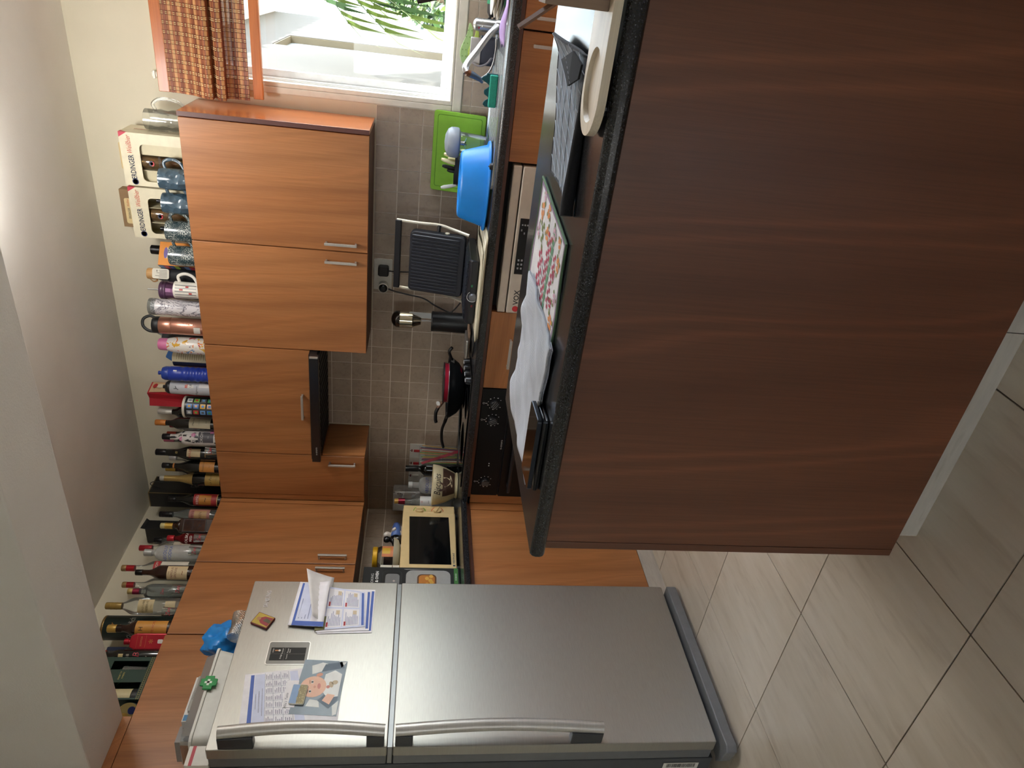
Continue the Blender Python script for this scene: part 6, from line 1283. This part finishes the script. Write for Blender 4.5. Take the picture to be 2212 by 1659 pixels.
wx_ = thing('carton', 'tall white topped carton against the wall behind the red flask', 'box', (.058, -1.052, TOP)); G().box(-.02, .02, -.018, .016, 0, .295).out('carton', M('#232c4a', .5), wx_, bev=.001); G().box(-.0205, .0205, -.0185, .0165, .295, .333).out('lid', M('#cfc9b6', .5), wx_)
bottle('clear bottle with orange-red cap between red flask and black bottle', .128, -1.110, .285, .030, .17, .21, .0115, 'grey', '#b0402e', .022, .0135, labels=((.06, .14, '#2a3568', 60),))
jp = bottle('black whiskey bottle with red monogram label beside the green gift box', .214, -1.190, .262, .0245, .170, .215, .0135, 'dark', '#16130f', .045, .0155, texts=(('JB', .034, .100, '#a8263a', .2), ('18', .016, .132, '#c9c2b0'), ('ı·', .012, .062, '#d0c9b8')))
G().lathe([(.0251, .150), (.0251, .168)], 12, a0=R(-125), a1=R(-70)).out('cream_crest', M('#bfae7a', .4), jp)
gx = thing('gift_carton', 'green whiskey gift carton with cut-out windows and gold dashes', 'box', (.250, -1.318, TOP), R(90)); GRM = M('#12352a', .45)
g = G(); w2, h = .095, .205
for a, b, c, d in ((-w2, w2, 0, .032), (-w2, w2, .165, h), (-.020, w2 - .058, .032, .165), (w2 - .018, w2, .032, .165), (-w2, -.088, .032, .165)): g.box(a, b, 0, .002, c, d)
g.box(-w2, -w2 + .002, .002, .15, 0, h); g.box(w2 - .002, w2, .002, .15, 0, h); g.box(-w2, w2, .148, .15, 0, h); g.box(-w2, w2, .002, .148, 0, .002); g.box(-w2, w2, .002, .148, h - .002, h); g.out('carton', GRM, gx)
letters('MADE TO', .0085, M('#c9b86a', .5), gx, (.010, -.0008, .120)); letters('CHEERS', .0085, M('#c9b86a', .5), gx, (.010, -.0008, .108))
g = G()
for k in range(22):
    a = -w2 + .002 + k * .0087; g.box(a, a + .0006, -.0008, -.0002, .019, .027)
g.box(-w2, w2, -.0008, -.0002, .0185, .0192); g.box(-w2, w2, -.0008, -.0002, .0265, .0272); g.out('gold_dashes', M('#b9a558', .4), gx)
g = G()
for k in range(9): a = R(20 + k * 16); g.tube([(.010 + .018 * math.cos(a), -.0004, .09 + .018 * math.sin(a)), (.010 + .05 * math.cos(a), -.0004, .09 + .05 * math.sin(a))], .0005, 4)
g.out('printed_rays', M('#2a5a44', .5), gx)
ib = G().lathe([(0, .003), (.033, .003), (.034, .01), (.034, .150), (.016, .19), (0, .19)], 24, (-.054, .052, 0)).out('inner_bottle', M('#0d1712', .1, 0, .6, .3), gx, smooth=True); G().lathe([(.0345, .06), (.0345, .145)], 14, (-.054, .052, 0), a0=R(-150), a1=R(-30)).out('bottle_label', M('#cfc49a', .5), ib); G().lathe([(.0345, .035), (.0345, .058)], 14, (-.054, .052, 0), a0=R(-150), a1=R(-30)).out('bottle_band', M('#1a1a1a', .5), ib)
G().lathe([(0, .01), (.022, .012), (.026, .10), (.024, .10), (.02, .02), (0, .018)], 20, (.055, .045, .03)).out('inner_glass', CLEAR('#d9dad6', .9, .03, .3, '#b9b9b4'), gx, smooth=True)
tt = thing('tin', 'round blue and gold picture tin beside the green gift carton', 'tin', (.215, -1.452, TOP), facing(.215, -1.45))
g = G(); g.lathe([(0, -.016), (.041, -.016), (.041, .016), (0, .016)], 36)
for i, (x_, y_, z_) in enumerate(g.v): g.v[i] = (x_, z_, y_ + .0415)
g.out('tin_body', M('#3a4a52', .4), tt, smooth=R(40)); g = G(); g.lathe([(.036, 0), (.041, .0006)], 36); g.mi = 1; g.lathe([(0, .0003), (.036, .0003)], 36); g.mi = 2; g.lathe([(0, .0009), (.016, .0009)], 20, (-.010, .012, 0)); g.mi = 3; g.lathe([(0, .001), (.014, .001)], 20, (.014, -.012, 0))
for i, (x_, y_, z_) in enumerate(g.v): g.v[i] = (x_, -.0165 - z_, y_ + .0415)
g.out('tin_picture', [M('#8a7a4a', .4), M('#2f4038', .5), M('#b08a3a', .5), M('#2d3a78', .5)], tt)
shot('shot glass in front of the cream liqueur bottle', .558, -.248)
# ------------------------------------------------------------------ on the island
IT = ZW + .0006
def clothmat(name, base, lines, kind):
    m, n, p = base_mat(name); mp = coords(n); c = lin(base)
    f = noise(n, mp, 420, 2); t = noise(n, mp, 9, 3)
    q = mix(n, c, tuple(x * .72 for x in c[:3]) + (1,), ramp(n, t.outputs[0], [(.35, (0, 0, 0, 1)), (.75, (.8, .8, .8, 1))]).outputs[0])
    w_ = n.nodes.new('ShaderNodeTexWave'); w_.inputs['Scale'].default_value = 90; w_.inputs['Distortion'].default_value = .6; n.links.new(mp.outputs[0], w_.inputs[0])
    n.links.new(q, p.inputs['Base Color']); p.inputs['Roughness'].default_value = .95; p.inputs['Specular IOR Level'].default_value = .15; p.inputs['Sheen Weight'].default_value = .25
    bump(n, p, w_.outputs['Color'] if kind == 'twill' else f.outputs[0], .5, .0015); return m
MAT_G = clothmat('grey_microfibre', '#6f747c', None, 'pile'); LT = clothmat('pale_twill', '#b9bcc4', None, 'twill'); PM = clothmat('placemat_cotton', '#d9d5d6', None, 'pile')
# drying mat, near edge rolled under, right corner folded back
dm = thing('drying_mat', 'grey quilted drying mat, near edge rolled under and one corner folded back', 'mat', (2.56, -1.85, IT))
Q4 = [(-.116, -.185), (.112, -.150), (.122, .160), (-.112, .040)]       # near left, near right, far right, far left
def mat_surf(u, v):
    a, b = lerp4(*Q4, u, v); rr = .011 - .006 * u; t = max(0, .10 - v) / .10
    z = 2 * rr * (math.exp(-(v / .16) ** 2)) * .62 + .007 + .0022 * math.sin(u * 9 + 1) * math.sin(v * 7)
    z += .016 * max(0, (u - .86) / .14) ** 1.5 * v
    z -= t * t * .008
    return Vector((a, b, z))
g = G(); g.grid(mat_surf, 48, 40); g.out('quilted_top', MAT_G, dm, smooth=True)
g = G(); g.grid(lambda u, v: mat_surf(u, v) - Vector((0, 0, .0045)), 48, 40); g.out('underside', M('#15151a', .9), dm, smooth=True)
edge = [mat_surf(1, k / 30) for k in range(31)] + [mat_surf(1 - k / 40, 1) for k in range(1, 41)] + [mat_surf(0, 1 - k / 30) for k in range(1, 31)]
g = G(); g.tube([p + Vector((0, 0, -.002)) for p in edge], .0034, 6); g.out('binding', M('#2a2a30', .9), dm, smooth=True)
g = G(); rp_ = [mat_surf(u, 0) + Vector((0, .004, 0)) for u in [k / 20 for k in range(21)]]; rr_ = [.0115 - .0070 * k / 20 for k in range(21)]
g.tube([Vector((rp_[0].x - .016, rp_[0].y - .006, rr_[0]))] + [Vector((p.x, p.y, r)) for p, r in zip(rp_, rr_)], [rr_[0]] + rr_, 14); g.out('rolled_edge', M('#17171b', .95, var=.3, vs=400), dm, smooth=R(50))
g = G()
for k in range(-5, 9):
    pts = [mat_surf(u, v) + Vector((0, 0, .0006)) for u, v in (((k / 8 + t * .50), t) for t in [q / 30 for q in range(31)]) if 0 <= u <= 1]
    if len(pts) > 3: g.tube(pts, .0011, 5)
for k in range(1, 5): g.tube([mat_surf(q / 40, k / 5 + .02) + Vector((0, 0, .0006)) for q in range(41)], .0010, 5)
g.out('quilting_stitch', M('#b4bdc9', .9), dm, smooth=True)
fl = [(2.6535, -1.8610, .9128), (2.6765, -1.9650, .9135), (2.6635, -2.0250, .9085), (2.6420, -2.0200, .9095), (2.6240, -1.9650, .9140)]
fl = [(a - 2.56, b + 1.85, c - IT) for a, b, c in fl]; g = G(); n = len(fl)
g.add(fl + [(a, b, c + .0035) for a, b, c in fl], [tuple(reversed(range(n))), tuple(range(n, 2 * n))] + [(k, (k + 1) % n, n + (k + 1) % n, n + k) for k in range(n)]); g.out('folded_corner', M('#0b0b0e', .95), dm)
g = G()
for k in range(7): x_, y_ = .102 - .006 * k, -.055 - .014 * k; g.tube([(x_, y_, .0285), (x_ - .003, y_ - .007, .0285)], .0006, 4)
g.out('stitching', M('#8a8a92', .8), dm)
# printed placemat
pm = thing('placemat', 'white placemat printed with flowers and red checks, under the folded towel', 'placemat', (2.285, -1.865, IT))
def pmz(x, y): return .0035 + .0016 * math.sin(x * 30) * math.sin(y * 22)
P4 = [(-.100, -.185), (.094, -.178), (.124, .165), (-.125, .180)]
def pms(u, v):
    a = lerp4(*P4, u, v); 
    return (a[0], a[1], pmz(*a))
G().grid(pms, 16, 16).out('cloth', PM, pm, smooth=True, solid=.0022)
g = G(); g.tube([Vector(pms(k / 20, 0)) for k in range(21)] + [Vector(pms(1, k / 20)) for k in range(1, 21)] + [Vector(pms(1 - k / 20, 1)) for k in range(1, 21)] + [Vector(pms(0, 1 - k / 20)) for k in range(1, 21)], .0026, 6); g.out('green_binding', M('#5a7458', .9), pm, smooth=True)
def pflat(g, poly, dz=.0006):
    n = 1
    v = [lerp4(*P4, *p) for p in poly]; c = (sum(p[0] for p in v) / len(v), sum(p[1] for p in v) / len(v)); o = [(a, b, pmz(a, b) + dz) for a, b in v] + [(c[0], c[1], pmz(*c) + dz)]
    g.add(o, [(k, (k + 1) % len(v), len(v)) for k in range(len(v))])
g = G(); rnd = random.Random(21); PC = [M(c, .9) for c in ('#8a6f8c', '#a83850', '#5f8a6c', '#d58a50', '#6f7a3a', '#5a3348', '#c9a0b0')]
for a, b, c, d in ((.02, .98, .02, .045), (.02, .98, .955, .98), (.02, .045, .02, .98), (.955, .98, .02, .98)):
    g.mi = 0; N = 8
    for k in range(N):
        if b - a > d - c: u0, u1 = a + (b - a) * k / N, a + (b - a) * (k + 1) / N; pflat(g, [(u0, c), (u1, c), (u1, d), (u0, d)])
        else: v0, v1 = c + (d - c) * k / N, c + (d - c) * (k + 1) / N; pflat(g, [(a, v0), (b, v0), (b, v1), (a, v1)])
def chk(u0, v0, du, dv, n, m, c1, skip=2):
    for i in range(n):
        for j in range(m):
            if (i + j) % skip == 0: g.mi = c1; pflat(g, [(u0 + du * i, v0 + dv * j), (u0 + du * (i + 1), v0 + dv * j), (u0 + du * (i + 1), v0 + dv * (j + 1)), (u0 + du * i, v0 + dv * (j + 1))], .0008)
chk(.10, .40, .045, .040, 15, 3, 1); chk(.08, .60, .055, .050, 8, 3, 1); chk(.20, .23, .040, .034, 13, 2, 1); chk(.50, .66, .05, .045, 5, 2, 4)
for k in range(9): g.mi = 2; u = .10 + k * .09; pflat(g, [(u, .34), (u + .08, .33), (u + .08, .40), (u, .41)], .0007)
for k in range(6): g.mi = 5; u = .14 + k * .06; pflat(g, [(u, .50), (u + .012, .50), (u + .03, .60), (u + .018, .60)], .0009)
def pflower(u, v, r, c):
    r *= 1.6
    for q in range(5):
        a = q * 1.2566 + u * 9; g.mi = c; pflat(g, [(u + r * .7 * math.cos(a) + r * .55 * math.cos(b) * .6, v + (r * .7 * math.sin(a) + r * .55 * math.sin(b)) * .62) for b in [6.2832 * k / 8 for k in range(8)]], .0010)
    for q in range(3):
        a = q * 2.1 + v * 7; g.mi = 4; pflat(g, [(u + r * 1.3 * math.cos(a) + r * .9 * math.cos(b) * .35, v + (r * 1.3 * math.sin(a) + r * .4 * math.sin(b)) * .62) for b in [6.2832 * k / 8 for k in range(8)]], .0009)
for u, v, r, c in ((.88, .18, .035, 3), (.70, .14, .045, 3), (.84, .36, .04, 6), (.90, .60, .04, 3), (.80, .80, .05, 3), (.60, .86, .04, 6), (.40, .10, .035, 6), (.55, .22, .03, 1), (.15, .12, .045, 3), (.30, .18, .03, 1), (.93, .80, .03, 6), (.72, .56, .04, 3)): pflower(u, v, r, c)
g.out('print', PC, pm)
# folded pale towel
tw = thing('tea_towel', 'pale grey folded tea towel spread towards the phones', 'towel', (2.03, -1.88, IT))
# corners: tip right/far, near right, near left, far left tip
T4 = [(-.175, -.170), (.165, -.200), (.180, .146), (-.160, .160)]
def tws(u, v):
    a = lerp4(*T4, u, v); z = .0085 + .005 * math.sin(u * 9 + v * 4) * math.sin(v * 5 + .6) + .0045 * math.sin(u * 21 - v * 13) * (.4 + .6 * v) + .009 * max(0, .12 - v) / .12 * math.sin(math.pi * min(1, u * 1.4))
    return (a[0] + .012 * math.sin(v * 7) * (1 - u) , a[1] + .006 * math.sin(u * 11), max(.0075, z))
G().grid(tws, 44, 44).out('towel_cloth', LT, tw, smooth=True, solid=-.0022)
G().grid(lambda u, v: (tws(u, v)[0] * .985, tws(u, v)[1] * .985, max(.0022, tws(u, v)[2] - .0062)), 30, 30).out('under_layer', LT, tw, smooth=True, solid=-.0018)
g = G(); g.tube([Vector(tws(k / 40, 0)) + Vector((0, 0, -.001)) for k in range(41)], .0016, 6); g.tube([Vector(tws(1, k / 40)) + Vector((0, 0, -.001)) for k in range(41)], .0016, 6); g.tube([Vector(tws(0, k / 40)) + Vector((0, 0, -.001)) for k in range(41)], .0016, 6); g.out('hem', M('#8d9098', .9), tw, smooth=True)
# phones
fb = thing('phone_case', 'open black flip case lying under the dark phone', 'phone case', (1.985, -2.088, IT + .0002), R(1))
g = G(); PC1 = rrect(-.082, .080, -.042, .040, .010)
g.prism(PC1, 0, .0055, 'z'); g.out('case_back', M('#0f1015', .3, 0, .5, .3), fb, bev=.002, seg=3)
g = G(); g.grid(lambda u, v: (-.078 + .156 * u, -.040 + .076 * v, .0085 + .0035 * v + .0 * u), 4, 3); g.out('case_flap', M('#191b22', .3, 0, .5, .4), fb, smooth=True, solid=.003)
g = G(); g.tube([(-.078, -.0405, .0065), (.078, -.0405, .0065)], .0042, 10); g.out('case_spine', M('#101217', .3), fb, smooth=True)
sp_ = thing('smartphone', 'dark glossy smartphone lying screen up on its flip case', 'phone', (1.985, -2.088, IT + .0140), R(1)); sp_.rotation_euler = (R(2.0), R(0), R(1))
G().prism(rrect(-.0815, .0805, -.039, .038, .006), 0, .0085, 'z').out('phone_body', M('#2a2f38', .3, .6), sp_, bev=.0012)
G().prism(rrect(-.080, .079, -.0375, .0365, .005), .0086, .0090, 'z').out('screen', M('#07080b', .05, 0, .7, .6), sp_)
g = G()
for y in (-.020, -.012): g.lathe([(0, 0), (.0016, 0), (.0016, .0004), (0, .0004)], 10, (y, .0042, 0))
for i, (x_, y_, z_) in enumerate(g.v): g.v[i] = (.0806 + z_, x_, y_)
g.out('port_hole', BLACK, sp_)
# board, block, sticks at the right edge
ob_ = thing('serving_board', 'pale oval-ended wooden serving board with a shallow round recess', 'board', (2.70, -2.1015, IT))
out = arc((0, 0), .060, R(90), R(270), 20); out = [(-.066 + a * 1.0, b) for a, b in out] + [(.55, -.060), (.55, .060)]
rec = [(-.058 + a * 1.05, b) for a, b in arc((0, 0), .047, R(90), R(270), 20)] + [(-.058 + a * 1.15, b) for a, b in arc((0, 0), .047, R(-85), R(85), 18)]
g = G(); n = len(rec); zt = .0185; PB = wood_mat('pale_board_wood', '#b5a48c', '#cdbfa8', '#ddd2bd', axis=0, coat=.1, rough=.4)
# ring top between outline and recess by matching angles
def ray_out(a):
    best = None; d = (math.cos(a), math.sin(a))
    for p, q in zip(out, out[1:] + out[:1]):
        p = (p[0] + .055, p[1]); q = (q[0] + .055, q[1]); ex, ey = q[0] - p[0], q[1] - p[1]; den = d[0] * ey - d[1] * ex
        if abs(den) < 1e-9: continue
        t = (p[0] * ey - p[1] * ex) / den; s = (p[0] * d[1] - p[1] * d[0]) / den
        if t > 0 and -1e-6 <= s <= 1 + 1e-6 and (best is None or t < best): best = t
    return (d[0] * best - .055, d[1] * best)
ro = [ray_out(math.atan2(b, a + .055)) for a, b in rec]
g.add([(a, b, zt) for a, b in ro] + [(a, b, zt) for a, b in rec] + [(a * .97, b * .96, zt - .007) for a, b in rec] + [(a, b, .006) for a, b in ro],
      [(k, (k + 1) % n, n + (k + 1) % n, n + k) for k in range(n)] + [(n + k, n + (k + 1) % n, 2 * n + (k + 1) % n, 2 * n + k) for k in range(n)] + [tuple(2 * n + k for k in range(n))] + [(3 * n + k, 3 * n + (k + 1) % n, (k + 1) % n, k) for k in range(n)] + [tuple(3 * n + k for k in reversed(range(n)))])
g.out('board', PB, ob_, smooth=R(30))
g = G()
for x, y in ((-.08, -.035), (-.08, .035), (.08, -.04), (.08, .04), (.4, -.04), (.4, .04)): g.cyl(.010, 0, .0062, (x, y), 14)
g.out('rubber_foot', BLACK, ob_)
ub = thing('utensil_crate', 'taupe wooden block standing on the serving board at the frame edge', 'block', (2.742, -2.135, IT + .0187))
g = G(); g.box(0, .15, 0, .012, 0, .088); g.box(0, .15, .058, .070, 0, .088); g.box(0, .012, .0121, .0579, 0, .088); g.box(.138, .15, .0121, .0579, 0, .088); g.box(.012, .138, .012, .058, .0, .008); g.out('crate_body', RAWWOOD, ub, bev=.001)
s1 = thing('spatula', 'flat brown wooden spatula handle leaning out of the wooden block', 'spatula', (2.790, -2.105, IT + .0275))
g = G(); a, b = Vector((0, 0, 0)), Vector((-.082, .0, .108)); g.tube([a, b], .0075, 4, True, .55); g.out('handle', wood_mat('brown_stick_wood', '#6a4c3a', '#84604a', '#967059', axis=2, coat=0, rough=.55), s1)
s2 = thing('rod', 'dark brown round stick rising out of the wooden block', 'stick', (2.800, -2.095, IT + .0275))
G().tube([(0, 0, 0), (-.075, .0, .250)], .0052, 12).out('shaft', M('#3a2b28', .5), s2, smooth=R(40))
